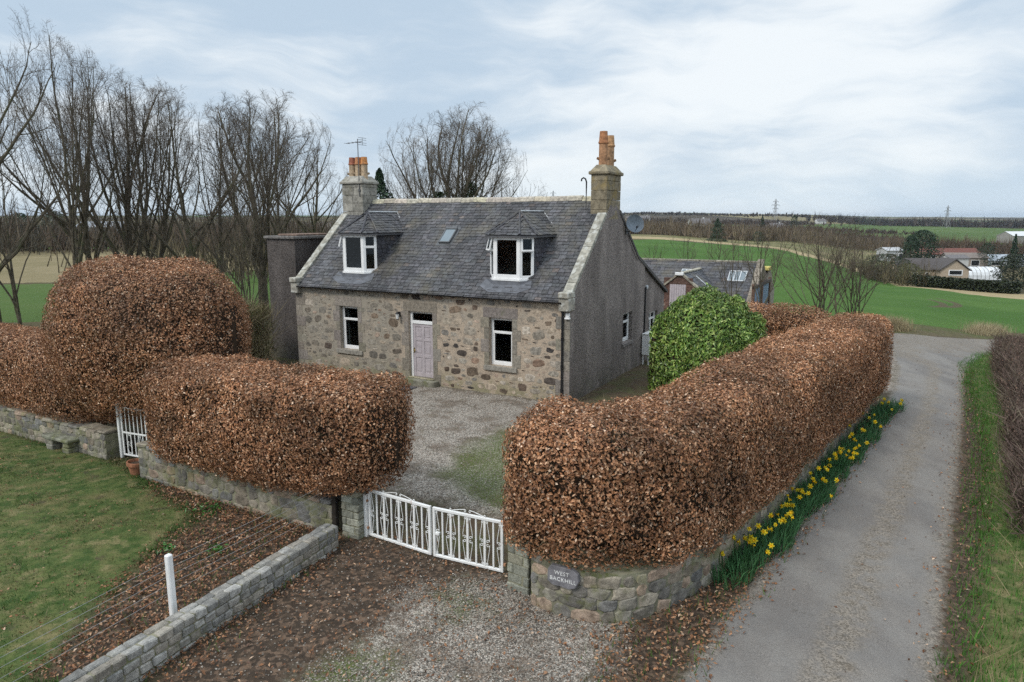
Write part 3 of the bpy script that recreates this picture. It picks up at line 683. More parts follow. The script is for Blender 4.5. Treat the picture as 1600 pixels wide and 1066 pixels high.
tag(mb.build('rear_wing_wall', M_HARL, house), 'harled wall of the lower rear wing')
mb = MB(); box(mb, (-LEN + .1, .6, -.15), (-.3, 7.3, -.1)); box(mb, (-LEN + .1, 4.6, -.1), (-.3, 4.7, 5.4)); box(mb, (-LEN + .1, .58, 2.9), (-.3, 4.6, 2.95)); box(mb, (-7.4, .6, -.1), (-7.3, 4.6, 2.88)); box(mb, (-4.4, .6, -.1), (-4.3, 4.6, 2.88))
mb.build('room_partitions', M_ROOM, house)
# roof
def slates(mb, O, ud, sd, W, Lr, clip=None, course=.165, wid=.24, base=(.071, .071, .075), r=rng, shade=None):
    """courses of single slates over a plane: O lower corner, ud along the eaves, sd up the slope"""
    O = np.array(O, float); ud = np.array(ud, float); sd_ = np.array(sd, float); nrm = np.cross(ud, sd_); nrm /= np.linalg.norm(nrm)
    nc = int(Lr / course) + 1
    for k in range(nc):
        s0 = k * course; off = (k % 2) * wid / 2 + r.uniform(-.02, .02); u = -off
        while u < W:
            w_ = wid * r.uniform(.78, 1.2); a = max(u + .006, 0); b = min(u + w_ - .006, W); u += w_
            if b - a < .04: continue
            if clip and not clip((a + b) / 2, s0 + course * .5): continue
            e = r.normal(0, .008); lift = .026 + r.uniform(0, .014); s1 = min(s0 + course * 2.0, Lr + .05); t1 = .004
            V = [O + ud * a + sd_ * (s0 + e) + nrm * lift, O + ud * b + sd_ * (s0 + e + r.normal(0, .004)) + nrm * (lift + r.uniform(-.003, .003)), O + ud * b + sd_ * s1 + nrm * t1, O + ud * a + sd_ * s1 + nrm * t1,
                 O + ud * a + sd_ * (s0 + e + .002) + nrm * (lift - .026), O + ud * b + sd_ * (s0 + e + .002) + nrm * (lift - .026)]
            c = np.array(base) * r.uniform(.72, 1.35) * np.array((r.uniform(.97, 1.05), 1, r.uniform(.96, 1.03)))
            if r.random() < .02: c = c * np.array((1.5, 1.3, 1.15))
            if shade is not None: c = c * shade(a, s0)
            mb.add(np.array(V), np.array([[0, 1, 2, 3], [4, 5, 1, 0]]), c)
ey = -.16; ez = EAVE + SL * ey + .05; LS = math.hypot(RB - ey, RIDGE + .05 - ez); sdir = np.array((0, RB - ey, RIDGE + .05 - ez)) / LS
mb = MB()
rsh = np.random.default_rng(3); ph = rsh.uniform(0, 6, 8)
def streak(u, s):   # old run-off stains down the slope
    v_ = 1 + .22 * math.sin(u * 1.9 + ph[0] + s * .25) * math.sin(u * .7 + ph[1]) + .12 * math.sin(u * 5.1 + ph[2] - s * .5)
    return np.array((v_, v_, v_))
slates(mb, (-LEN + .28, ey, ez), (1, 0, 0), sdir, LEN - .56, LS, shade=streak)
rl = math.hypot(BRK[0] - RB, RIDGE - BRK[1]); rd = np.array((0, -(BRK[0] - RB), RIDGE - BRK[1])) / rl
slates(mb, (-.3, BRK[0], BRK[1] + .04), (-1, 0, 0), rd, LEN - .6, rl, course=.33, wid=.5)
el = math.hypot(E1_ + .1 - BRK[0], BRK[1] - Z2); ed = np.array((0, -(E1_ + .1 - BRK[0]), BRK[1] - Z2)) / el
slates(mb, (-.14, E1_ + .1, Z2 + .04), (-1, 0, 0), ed, LEN - .3, el, course=.33, wid=.5)
for (p, q) in (((ey + .02, ez - .012), (RB, RIDGE + .01)), ((RB, RIDGE + .01), (BRK[0], BRK[1])), ((BRK[0], BRK[1]), (E1_ + .1, Z2))):
    mb.add(np.array([(-LEN + .1, p[0], p[1]), (-.11, p[0], p[1]), (-.11, q[0], q[1]), (-LEN + .1, q[0], q[1])]), [0, 1, 2, 3], (.04, .04, .045))
roof = mb.build('roof', M_SLATE, house); tag(roof, 'dark slate roof with run-off stains')
# ridge stones
mb = MB(); x = -LEN + 1.15
while x < -.62:
    L_ = min(rng.uniform(.55, .75), -.62 - x); 
    if L_ < .1: break
    pr = np.array([(-.16, -.11), (-.12, .02), (0, .075), (.12, .02), (.16, -.11)]); c = np.array((.44, .415, .345)) * rng.uniform(.8, 1.1) * np.array((1, rng.uniform(.93, 1), rng.uniform(.85, 1)))
    j = rng.normal(0, .008, 2)
    V = [(x + .006, RB + a, RIDGE + .06 + b + j[0]) for a, b in pr] + [(x + L_ - .006, RB + a, RIDGE + .06 + b + j[1]) for a, b in pr]
    mb.add(np.array(V), np.array([[i, i + 1, i + 6, i + 5] for i in range(4)]), c); mb.ng += [[mb.k - 10 + i for i in range(5)][::-1], [mb.k - 5 + i for i in range(5)]]; x += L_
mb.build('ridge_tiles', M_STONE, roof)
# skews (gable copings) with skewputts
def skew(x0, x1, lab):
    mb = MB(); y = -.10
    dirv = np.array((0, 1, SL)) / math.hypot(1, SL); nv = np.array((0, -SL, 1)) / math.hypot(1, SL)
    Ls = math.hypot(3.1, 3.1 * SL); s = 0.0; O = np.array((0, -.10, EAVE + SL * -.10 + .02))
    while s < Ls - .02:
        L_ = min(rng.uniform(.7, 1.05), Ls - s)
        def Mx(v, s=s): return O + v[:, :1] * np.array((1.0, 0, 0)) + v[:, 1:2] * dirv + v[:, 2:3] * nv
        bbox(mb, (x0, s + .006, -.02), (x1, s + L_ - .006, .13), .015, np.array((.33, .315, .265)) * rng.uniform(.85, 1.1), Mx); s += L_
    bbox(mb, (x0 - .02, -.22, EAVE - .36), (x1 + .02, .28, EAVE + .06), .03, (.31, .29, .245)); bbox(mb, (x0 - .02, -.28, EAVE + .06), (x1 + .02, .30, EAVE + .26), .03, (.33, .31, .26))
    return mb.build('skew_coping', attr_mat('skew_stone', .9, .15, 7, .3, 40, .4, .012, speck=.2, tint=(.52, .52, .48), tint_scale=5, tint_lo=.5, tint_hi=.62, tint_amt=.75), house)
skew(-.30, .03, ''); skew(-LEN - .03, -LEN + .3, '')
mb = MB()   # thin verge on the rear slopes
for p, q in (((RB + .7, RIDGE - .49), BRK), (BRK, (E1_ + .12, Z2 + .0))):
    v = []
    for xx in (-.16, .03):
        for (yy, zz) in ((p[0], p[1] - .02), (q[0], q[1] - .02), (q[0], q[1] + .11), (p[0], p[1] + .11)): v.append((xx, yy, zz))
    mb.add(np.array(v), np.array([[0, 1, 2, 3], [7, 6, 5, 4], [3, 2, 6, 7], [1, 0, 4, 5], [2, 1, 5, 6], [0, 3, 7, 4]]), (.1, .095, .09))
mb.build('verge_strip', M_STONE, house)
# gutter and downpipe
mb = MB(); th = np.linspace(math.pi, 2 * math.pi, 7); xs = (-LEN + .32, -.2)
V = [(xx, -.21 + .06 * math.cos(t_), EAVE - .06 + .06 * math.sin(t_)) for xx in xs for t_ in th]; mb.add(np.array(V), np.array([[i, i + 1, i + 8, i + 7] for i in range(6)]), (.02,) * 3)
box(mb, (-LEN + .3, -.15, EAVE - .06), (-.28, .0, EAVE - .03), (.03,) * 3)
mb.build('gutter', M_BLACK, house)
mb = MB(); tube(mb, [(-.24, -.2, EAVE - .1), (-.24, -.1, EAVE - .25), (-.24, -.06, EAVE - .4), (-.24, -.06, .12), (-.24, -.14, .03)], .038, 8)
for z in (3.0, 2.1, 1.2, .4): tube(mb, [(-.24, -.06, z), (-.24, -.06, z + .08)], .052, 8)
mb.build('downpipe', M_BLACK, house)
mb = MB(); tube(mb, [(.04, D1 + .05, 3.2), (.04, D1 + .05, .1)], .04, 8); mb.build('downpipe', M_BLACK, house)
# windows
def window(parent, M, u0, u1, w0, w1, d, trans=None, mull=(), fr_=.09, name='window', open_top=None, trans_split=None):
    mb = MB(); dp = .07; b = .008
    bbox(mb, (u0, d, w0), (u0 + fr_, d + dp, w1), b, (.8,) * 3, M); bbox(mb, (u1 - fr_, d, w0), (u1, d + dp, w1), b, (.8,) * 3, M)
    bbox(mb, (u0 + fr_, d, w0), (u1 - fr_, d + dp, w0 + fr_ * 1.2), b, (.8,) * 3, M); bbox(mb, (u0 + fr_, d, w1 - fr_), (u1 - fr_, d + dp, w1), b, (.8,) * 3, M)
    for m_ in mull: bbox(mb, (m_ - .04, d - .006, w0 + fr_), (m_ + .04, d + dp, w1 - fr_), b, (.8,) * 3, M)
    if trans: 
        for (a, c) in (trans_split or [(u0, u1)]): bbox(mb, (a + fr_ * .5, d - .008, trans - .045), (c - fr_ * .5, d + dp, trans + .045), b, (.8,) * 3, M)
        iw = .038   # inner sash of the lower light
        if not trans_split:
            for q in (((u0 + fr_, w0 + fr_ * 1.2), (u0 + fr_ + iw, trans - .045)), ((u1 - fr_ - iw, w0 + fr_ * 1.2), (u1 - fr_, trans - .045))): bbox(mb, (q[0][0], d + .01, q[0][1]), (q[1][0], d + dp - .012, q[1][1]), .005, (.8,) * 3, M)
            bbox(mb, (u0 + fr_ + iw, d + .01, w0 + fr_ * 1.2), (u1 - fr_ - iw, d + dp - .012, w0 + fr_ * 1.2 + iw), .005, (.8,) * 3, M)
    o = mb.build(name, M_WHITE, parent)
    g = MB(); g.add(M(np.array([(u0 + fr_ * .5, d + .04, w0 + .03), (u1 - fr_ * .5, d + .04, w0 + .03), (u1 - fr_ * .5, d + .04, w1 - .03), (u0 + fr_ * .5, d + .04, w1 - .03)])), [0, 1, 2, 3])
    g.build('pane', M_GLASS, o); return o
window(house, FR, WL[0], WL[1], WL[2], WL[3], .16, 2.15); window(house, FR, WR[0], WR[1], WR[2], WR[3], .16, 2.15)
window(house, GA, GW[0], GW[1], GW[2], GW[3], .14, 2.0); window(house, GE, EW[0], EW[1], EW[2], EW[3], .12, 1.68, mull=(9.1,))
mb = MB(); bbox(mb, (GW[0] - .1, -.06, GW[2] - .14), (GW[1] + .1, .15, GW[2] - .004), .01, (.2, .18, .17), GA); mb.build('window_sill', M_SETT, house); mb = MB(); bbox(mb, (EW[0] - .08, -.05, EW[2] - .12), (EW[1] + .08, .12, EW[2] - .004), .01, (.2, .18, .17), GE); mb.build('window_sill', M_SETT, house)
# curtains edge (pale reveal seen through the left panes)
mb = MB(); box(mb, (WL[0] + .06, .30, WL[2]), (WL[0] + .2, .34, WL[3]), (.5,) * 3); mb.build('curtain', plain('curtain_cloth', (.35, .36, .35), .9, .1), house)
# front door
mb = MB(); a, b_, c, d_ = DR
for q in (((a, .1, c), (a + .1, .2, d_)), ((b_ - .07, .1, c), (b_, .2, d_)), ((a + .1, .1, d_ - .06), (b_ - .07, .2, d_)), ((a + .1, .1, 2.2), (b_ - .07, .2, 2.32))): bbox(mb, q[0], q[1], .008, (.8,) * 3, FR)
df = mb.build('door_frame', M_WHITE, house)
g = MB(); g.add(FR(np.array([(a + .08, .16, 2.3), (b_ - .05, .16, 2.3), (b_ - .05, .16, d_ - .04), (a + .08, .16, d_ - .04)])), [0, 1, 2, 3]); g.build('pane', M_GLASS, df)
mb = MB(); x0, x1, z0, z1 = a + .1, b_ - .07, c + .01, 2.2; box(mb, (x0, .15, z0), (x1, .19, z1), (.5,) * 3, FR)
cxm = (x0 + x1) / 2; st = .105
for q in ((x0, x0 + st), (x1 - st, x1), (cxm - .05, cxm + .05)): bbox(mb, (q[0], .132, z0), (q[1], .15, z1), .006, (.5,) * 3, FR)
zr = [(z0, z0 + .16), (z0 + .72, z0 + .84), (z0 + 1.34, z0 + 1.44), (z1 - .11, z1)]
for q in zr:
    for (e, f_) in ((x0 + st, cxm - .05), (cxm + .05, x1 - st)): bbox(mb, (e, .132, q[0]), (f_, .15, q[1]), .006, (.5,) * 3, FR)
for k in range(3):
    for (e, f_) in ((x0 + st, cxm - .05), (cxm + .05, x1 - st)): bbox(mb, (e + .05, .138, zr[k][1] + .05), (f_ - .05, .155, zr[k + 1][0] - .05), .012, (.5,) * 3, FR)
door = tag(mb.build('front_door', M_DOOR, house), 'lilac grey six panel front door')
mb = MB(); bbox(mb, (x0 + .03, .1, 1.12), (x0 + .07, .132, 1.3), .006, (.3,) * 3, FR); tube(mb, FR(np.array([(x0 + .05, .1, 1.22), (x0 + .05, .07, 1.22), (x0 + .15, .07, 1.22)])), .011, 6); mb.build('handle', plain('brass_handle', (.4, .3, .12), .3, .5, metal=.8), door)
mb = MB(); bbox(mb, (a - .2, -.32, -.1), (b_ + .25, .1, .20), .02, (.21, .2, .16), FR); bbox(mb, (a - .05, -.1, .2), (b_ + .05, .1, .235), .01, (.3, .27, .19), FR); mb.build('doorstep', M_MOSSY, house)
# wall lantern by the door
mb = MB(); M_ = frame((-6.83, 0, 2.40), (1, 0, 0), (0, 1, 0))
bbox(mb, (-.035, -.03, .02), (.035, 0, .22), .008, (.02,) * 3, M_); tube(mb, M_(np.array([(0, -.02, .14), (0, -.08, .22), (0, -.13, .22)])), .01, 6)
lathe(mb, [(.0, .24), (.02, .23), (.085, .16), (.08, .15)], M_(np.array([(0, -.14, 0)]))[0], 8); lathe(mb, [(.05, -.06), (.055, -.04), (.03, -.03), (0, -.03)], M_(np.array([(0, -.14, 0)]))[0], 8)
lan = tag(mb.build('wall_lantern', M_BLACK, house), 'small black wall lantern beside the front door')
mb = MB(); lathe(mb, [(.0, -.03), (.05, -.03), (.065, .15), (0, .15)], M_(np.array([(0, -.14, 0)]))[0], 8); mb.build('lamp_glass', plain('frosted_glass', (.7, .7, .68), .2, .5), lan)
# alarm box on the corner
mb = MB(); bbox(mb, (-.14, -.07, 2.86), (.0, .01, 3.0), .02, (.75,) * 3); bbox(mb, (-.16, -.1, 2.8), (.02, .01, 2.86), .015, (.75,) * 3); tag(mb.build('security_light', M_WHITE, house), 'white security light on the corner of the house')
mb = MB(); lathe(mb, [(0, 0), (.09, 0), (.09, .07), (0, .09)], (0, 0, 0), 12); o = mb.build('outdoor_light', plain('pale_plastic', (.5, .53, .55), .4), house); o.location = (-.1, 8.0, 3.15); o.rotation_euler = (0, R(90), 0)
# skylight
def on_slope(x, y, n=0.0): nv = np.array((0, -SL, 1)) / math.hypot(1, SL); return np.array((x, y, EAVE + SL * y + .05)) + nv * n
def slope_M(x0, y0):
    sdv = np.array((0, 1, SL)) / math.hypot(1, SL); nv = np.array((0, -SL, 1)) / math.hypot(1, SL); O = on_slope(x0, y0)
    return lambda v: O + v[:, :1] * np.array((1.0, 0, 0)) + v[:, 1:2] * sdv + v[:, 2:3] * nv
Ms = slope_M(-6.26, 1.76); mb = MB(); W_, H_ = .52, .80
for q in (((0, 0, 0), (W_, .06, .11)), ((0, H_ - .09, 0), (W_, H_, .13)), ((0, .06, 0), (.06, H_ - .09, .11)), ((W_ - .06, .06, 0), (W_, H_ - .09, .11))): bbox(mb, q[0], q[1], .012, (.1,) * 3, Ms)
box(mb, (-.09, -.12, .012), (W_ + .09, H_ + .09, .03), (.1,) * 3, Ms)
sk = tag(mb.build('skylight', plain('grey_skylight_frame', (.10, .105, .11), .45, .4), house), 'small grey framed skylight in the front slope')
mb = MB(); box(mb, (.05, .05, .085), (W_ - .05, H_ - .08, .095), (.3,) * 3, Ms); mb.build('pane', M_ROOFLIGHT, sk)
# dormers: canted front, slated cheeks, piended roof
def dormer(xc, lab, openlight):
    root = bpy.data.objects.new('dormer', None); COL.objects.link(root); root.parent = house; root['label'] = lab
    hwid, cw, yf, yc = .86, .50, .34, .70        # half width, half width of the middle face, front depth, depth at the ends of the cants
    zb, zt = 3.97, 5.40
    pts = [(xc - hwid, yc), (xc - cw, yf), (xc + cw, yf), (xc + hwid, yc)]
    for k in range(3):
        p, q = np.array(pts[k]), np.array(pts[k + 1]); L_ = np.linalg.norm(q - p); ud = (q - p) / L_; nd = np.array((-ud[1], ud[0]))
        M_ = frame((p[0], p[1], 0), (ud[0], ud[1], 0), (nd[0], nd[1], 0))
        if k == 1: window(root, M_, 0, L_, zb, zt, 0, None, fr_=.125)
        else:
            window(root, M_, 0, L_, zb, zt, 0, 4.92, fr_=.10, trans_split=[(0, L_)])
            if k == 0 or openlight:   # top light ajar, hinged at the head
                mo = MB(); w0, w1 = 4.90, 5.37; 
                def Mo(v, M_=M_, w1=w1, ang=R(14 if k == 0 else 6)):
                    v = np.asarray(v, float); dz_ = w1 - v[:, 2]; return M_(np.column_stack([v[:, 0], v[:, 1] - dz_ * math.sin(ang), w1 - dz_ * math.cos(ang)]))
                a0, a1 = .04, L_ - .04
                for q_ in (((a0, -.05, w0), (a0 + .055, -.01, w1)), ((a1 - .055, -.05, w0), (a1, -.01, w1)), ((a0 + .055, -.05, w0), (a1 - .055, -.01, w0 + .055)), ((a0 + .055, -.05, w1 - .055), (a1 - .055, -.01, w1))): bbox(mo, q_[0], q_[1], .006, (.8,) * 3, Mo)
                oo = mo.build('top_light', M_WHITE, root); g = MB(); g.add(Mo(np.array([(a0 + .05, -.03, w0 + .05), (a1 - .05, -.03, w0 + .05), (a1 - .05, -.03, w1 - .05), (a0 + .05, -.03, w1 - .05)])), [0, 1, 2, 3]); g.build('pane', M_GLASS, oo)
    # sill board and lead apron folded down on to the slates
    mb = MB(); out = [(xc - hwid - .03, yc - .02), (xc - cw - .02, yf - .05), (xc + cw + .02, yf - .05), (xc + hwid + .03, yc - .02), (xc + hwid, yc + .25), (xc - hwid, yc + .25)]
    V = [(x, y, z) for z in (zb - .06, zb) for x, y in out]; mb.add(np.array(V), np.array([[0, 1, 2, 3, 4, 5][::-1], [6, 7, 8, 9, 10, 11]])); mb.add(np.array(V), np.array([[i, (i + 1) % 6, 6 + (i + 1) % 6, 6 + i] for i in range(6)]))
    mb.build('sill', M_WHITE, root)
    mb = MB(); up = [(x, y + .02, zb - .06) for x, y in out[:4]]; nv = .035
    mid = []
    for (x, y, z) in up:
        zs = EAVE + SL * y + .05; yy = y if zs < z else (z - EAVE - .05) / SL
        mid.append(tuple(on_slope(x, yy, nv)))
    up = [(x, y, max(z, m_[2])) for (x, y, z), m_ in zip(up, mid)]
    lw = [tuple(on_slope(x + dx, m_[1] - .24, nv)) for (x, y, z), m_, dx in zip(up, mid, (-.10, -.04, .04, .10))]
    mb.add(np.array(up + mid + lw), np.array([[i, i + 1, 4 + i + 1, 4 + i] for i in range(3)] + [[4 + i, 5 + i, 9 + i, 8 + i] for i in range(3)]))
    mb.build('lead_apron', M_LEAD, root)
    # cheeks
    zt2 = zt + .02
    for sgn in (-1, 1):
        mb = MB(); x = xc + sgn * (hwid - .02); yb0 = yc + .02; yend = (zt2 - EAVE - .05) / SL + .05
        tri = [(x, yb0, EAVE + SL * yb0), (x, yend, zt2), (x, yb0, zt2)]; mb.add(np.array(tri), [0, 1, 2] if sgn > 0 else [2, 1, 0], (.045, .045, .052))
        ud = np.array((0, 1.0 if sgn > 0 else -1.0, 0)); O = (x, yb0 if sgn > 0 else yend, 3.95)
        W2 = yend - yb0
        def clip(u, s, sgn=sgn, yb0=yb0, yend=yend):
            y = yb0 + u if sgn > 0 else yend - u; z = 3.95 + s; return z < zt2 - .05 and z > EAVE + SL * y - .12
        slates(mb, O, ud, (0, 0, 1), W2, zt2 - 3.95, clip, .15, .22, base=(.06, .06, .07))
        mb.build('cheek', M_SLATE, root)
    # roof: eaves polygon, piend, ridge running back to the main slope
    zr_, ze = 6.22, zt + .03; ov = .13
    ev = [(xc - hwid - ov, 2.27), (xc - hwid - ov, yc - .08), (xc - cw - .07, yf - ov), (xc + cw + .07, yf - ov), (xc + hwid + ov, yc - .08), (xc + hwid + ov, 2.27)]
    pk = np.array((xc, 1.28, zr_)); bk = np.array((xc, 3.12, zr_)); mb = MB()
    E_ = [np.array((x, y, ze)) for x, y in ev]
    faces = [(E_[1], E_[2], pk), (E_[2], E_[3], pk), (E_[3], E_[4], pk)]
    for (p, q, t_) in faces + [(E_[0], E_[1], None), (E_[4], E_[5], None)]:
        ud = (q - p); W2 = np.linalg.norm(ud); ud /= W2
        tgt = pk if t_ is None else t_; sd_ = tgt - p; sd_ = sd_ - ud * (sd_ @ ud); Lr = np.linalg.norm(sd_); sd_ /= Lr; up_ = (tgt - p) @ ud
        if t_ is None:
            left = p[0] < xc - .1 and q[0] < xc - .1; bu = (bk - p) @ ud
            def clip(u, s, Lr=Lr, up_=up_, bu=bu, W2=W2): 
                f_ = s / Lr; lo_, hi_ = sorted(((0 if abs(up_) < abs(bu) else 0), 0)); 
                if up_ > bu: a0 = 0 + f_ * bu; a1 = W2 + f_ * (up_ - W2)
                else: a0 = f_ * up_; a1 = W2 + f_ * (bu - W2)
                return a0 + .02 < u < a1 - .02
            mb.add(np.array([p, q, pk if up_ > bu else bk, bk if up_ > bu else pk]), [0, 1, 2, 3], (.05, .05, .055))
            Wx = max(W2, bu, up_); slates(mb, p + ud * min(0, bu, up_), ud, sd_, Wx - min(0, bu, up_), Lr, (lambda u, s, c=clip, o=min(0, bu, up_): c(u + o, s)), .15, .22)
        else:
            mb.add(np.array([p, q, t_]), [0, 1, 2], (.05, .05, .055))
            def clip(u, s, Lr=Lr, up_=up_, W2=W2): f_ = s / Lr; return f_ * up_ + .02 < u < W2 + f_ * (up_ - W2) - .02
            o0 = min(0, up_); slates(mb, p + ud * o0, ud, sd_, max(W2, up_) - o0, Lr, (lambda u, s, c=clip, o=o0: c(u + o, s)), .15, .22)
    mb.build('dormer_roof', M_SLATE, root)
    mb = MB(); V = [(x, y, z) for z in (ze - .07, ze - .01) for x, y in [(x_, y_) for x_, y_ in ev]]; n = 6
    mb.add(np.array(V), np.array([[i, i + 1, 6 + i + 1, 6 + i] for i in range(5)])); mb.add(np.array(V), np.array([[5, 4, 3, 2, 1, 0]]))
    mb.build('eaves_board', plain('grey_eaves', (.09, .09, .095), .6, .3), root)
    mb = MB(); tube(mb, [pk + (0, -.02, .03), bk + (0, .1, .03)], .035, 6); 
    tube(mb, [bk + (0, 0, .03), E_[5] + (.02, .02, .06)], .03, 5); tube(mb, [bk + (0, 0, .03), E_[0] + (-.02, .02, .06)], .03, 5)
    mb.build('lead_ridge', M_LEADW, root)
    mb = MB()
    for e in E_[1:5]: tube(mb, [e + (0, 0, .035), pk + (0, 0, .03)], .042, 5, (.06, .06, .068))
    mb.build('hip_slates', M_SLATE, root)
    return root
dormer(-2.52, 'right dormer with its top lights ajar', True); dormer(-9.25, 'left dormer with one top light ajar', False)
# chimneys
CH_M = attr_mat('chimney_granite', .9, .15, 6, .3, 45, .5, .012, speck=.3, tint=(.30, .215, .07), tint_scale=1.8, tint_lo=.5, tint_hi=.66, tint_amt=.5)
CH_L = attr_mat('pale_chimney_granite', .9, .15, 6, .3, 45, .5, .012, speck=.3, tint=(.17, .16, .10), tint_scale=1.8, tint_lo=.52, tint_hi=.66, tint_amt=.4)
def chimney(x0, x1, y0, y1, z0, z1, m, basec, lab):
    mb = MB(); z = z0; k = 0
    while z < z1 - .02:
        h = min(.335, z1 - z); h = z1 - z if z1 - z - h < .12 else h
        for ax in range(2):
            pass
        nx = max(1, round((x1 - x0) / .55)); ny = max(1, round((y1 - y0) / .55)); xs_ = np.linspace(x0, x1, nx + 1); ys_ = np.linspace(y0, y1, ny + 1)
        if k % 2 and nx > 1: xs_[1:-1] += rng.uniform(-.15, .15, nx - 1)
        if ny > 1: ys_[1:-1] += rng.uniform(-.15, .15, ny - 1)
        for i in range(nx):
            for j in range(ny):
                g = .004; bbox(mb, (xs_[i] + (g if i else 0), ys_[j] + (g if j else 0), z + g), (xs_[i + 1] - (g if i < nx - 1 else 0), ys_[j + 1] - (g if j < ny - 1 else 0), z + h - g), .012, np.array(basec) * rng.uniform(.8, 1.15), jit=.003, rng=rng)
        z += h; k += 1
    bbox(mb, (x0 + .04, y0 + .04, z0 - .6), (x1 - .04, y1 - .04, z0 - .004), .01, basec)
    bbox(mb, (x0 - .08, y0 - .08, z1), (x1 + .08, y1 + .08, z1 + .12), .03, np.array(basec) * 1.0)
    cx, cy = (x0 + x1) / 2, (y0 + y1) / 2
    V = [(x0 - .03, y0 - .03, z1 + .12), (x1 + .03, y0 - .03, z1 + .12), (x1 + .03, y1 + .03, z1 + .12), (x0 - .03, y1 + .03, z1 + .12)]
    ins = .14; V += [(x0 + ins, y0 + ins, z1 + .34), (x1 - ins, y0 + ins, z1 + .34), (x1 - ins, y1 - ins, z1 + .34), (x0 + ins, y1 - ins, z1 + .34)]
    mb.add(np.array(V), np.array([[0, 1, 5, 4], [1, 2, 6, 5], [2, 3, 7, 6], [3, 0, 4, 7], [4, 5, 6, 7]]), np.array(basec) * 1.15)
    return tag(mb.build('chimney_stack', m, house), lab)
chR = chimney(-.60, .0, 2.98, 4.35, 5.95, 7.50, CH_M, (.235, .20, .14), 'tall lichened gable chimney stack with two pots')
chL = chimney(-LEN, -LEN + 1.12, 2.95, 3.9, 5.95, 7.42, CH_L, (.30, .285, .25), 'pale granite gable chimney stack with three pots')
def pot(stack, x, y, z0, h, r0, cap, body, horn=True, lab=None):
    mb = MB(); n = 9
    prof = [(r0 * 1.12, 0), (r0 * 1.1, .05), (r0, .08), (r0 * .97, h * .66), (r0 * 1.16, h * .68), (r0 * 1.16, h * .72), (r0 * 1.02, h * .74), (r0 * .86, h), (r0 * .7, h), (r0 * .68, h * .7)]
    cc = np.array([body] * 4 + [cap] * 6) * np.linspace(.9, 1.05, 10)[:, None]
    lathe(mb, prof, (x, y, z0), 14, cc)
    if horn:
        for a in (-.9, 2.2):
            d = np.array((math.sin(a), -math.cos(a))) ; p = np.array((x + d[0] * r0 * .8, y + d[1] * r0 * .8, z0 + h * .26)); tube(mb, [p, p + (d[0] * .10, d[1] * .10, .04)], [.05, .045], 8, np.array(body) * .6)
    return tag(mb.build('chimney_pot', M_POT, stack, smooth=False), lab)
OR = (.38, .175, .085); BUFF = (.44, .33, .22); RED = (.28, .11, .07)
pot(chR, -.30, 3.32, 7.70, 1.28, .155, OR, (.40, .22, .12)); pot(chR, -.30, 3.98, 7.70, 1.20, .15, (.42, .25, .13), (.42, .26, .15))
for xx, cp in ((-11.78, RED), (-11.44, OR), (-11.12, (.5, .22, .08))): pot(chL, xx, 3.35, 7.60, .95, .145, cp, BUFF)
# aerial on the left stack, vent hook at the right stack
mb = MB(); ax_, ay_ = -LEN + .98, 2.93
tube(mb, [(ax_, ay_, 6.9), (ax_, ay_, 9.25)], .018, 6, (.1,) * 3); bbox(mb, (ax_ - .05, ay_ - .03, 7.1), (ax_ + .05, ay_ + .03, 7.2), .01, (.1,) * 3)
bd = np.array((math.cos(.25), -math.sin(.25) * .6, 0.02)); pd_ = np.array((bd[1], -bd[0], 0)); c0 = np.array((ax_, ay_, 9.12)); tube(mb, [c0 - bd * .75, c0 + bd * .3], .012, 5, (.1,) * 3)
for t_ in (-.7, -.45, -.2, .02): 
    q = c0 + bd * t_; tube(mb, [q - pd_ * .16, q + pd_ * .16], .007, 4, (.1,) * 3)
for zz in (-.14, -.06, .06, .14): q = c0 + bd * .3 + np.array((0, 0, zz)); tube(mb, [q - pd_ * .22, q + pd_ * .22], .008, 4, (.1,) * 3); 
tube(mb, [c0 + bd * .3 + (0, 0, -.16), c0 + bd * .3 + (0, 0, .16)], .01, 4, (.1,) * 3)
tag(mb.build('tv_aerial', plain('aerial_metal', (.10, .10, .10), .5, .4), house), 'thin television aerial on a pole by the left chimney')
mb = MB(); vx, vy = -.78, 3.0; tube(mb, [(vx, vy, 6.0), (vx, vy, 7.25), (vx - .03, vy - .02, 7.36), (vx - .10, vy - .03, 7.40), (vx - .17, vy - .03, 7.36), (vx - .18, vy - .03, 7.28)], .028, 7); tag(mb.build('vent_pipe', M_BLACK, house), 'thin hooked vent pipe beside the right chimney')
# satellite dish on the gable
dish = bpy.data.objects.new('satellite_dish', None); COL.objects.link(dish); dish.parent = house; dish['label'] = 'round grey satellite dish near the top of the gable'
mb = MB(); rr = np.linspace(0, .34, 7); prof = [(a, .16 * (a / .34) ** 2) for a in rr]; lathe(mb, prof + [(.345, .165), (.34, .15)] + [(a, .16 * (a / .34) ** 2 - .012) for a in rr[::-1]], (0, 0, 0), 28)
dd = mb.build('dish_bowl', M_DISH, dish, smooth=True); dd.location = (.30, 5.02, 5.76)
dn = Vector((.62, -.74, .28)); dd.rotation_euler = dn.to_track_quat('Z', 'Y').to_euler()
mb = MB(); tube(mb, [(0, 5.07, 5.5), (.12, 5.07, 5.5), (.26, 5.05, 5.64)], .022, 6, (.1,) * 3); bbox(mb, (0, 4.97, 5.4), (.03, 5.17, 5.6), .005, (.1,) * 3)
e = np.array((.30, 5.02, 5.76)); ndn = np.array(dn.normalized()); tube(mb, [e + (0, 0, -.33), e + ndn * .42 + (0, 0, -.2)], .013, 5, (.1,) * 3); q = e + ndn * .42 + (0, 0, -.18); tube(mb, [q, q - ndn * .1], .035, 8, (.08,) * 3); mb.build('dish_arm', M_BLACK, dish)
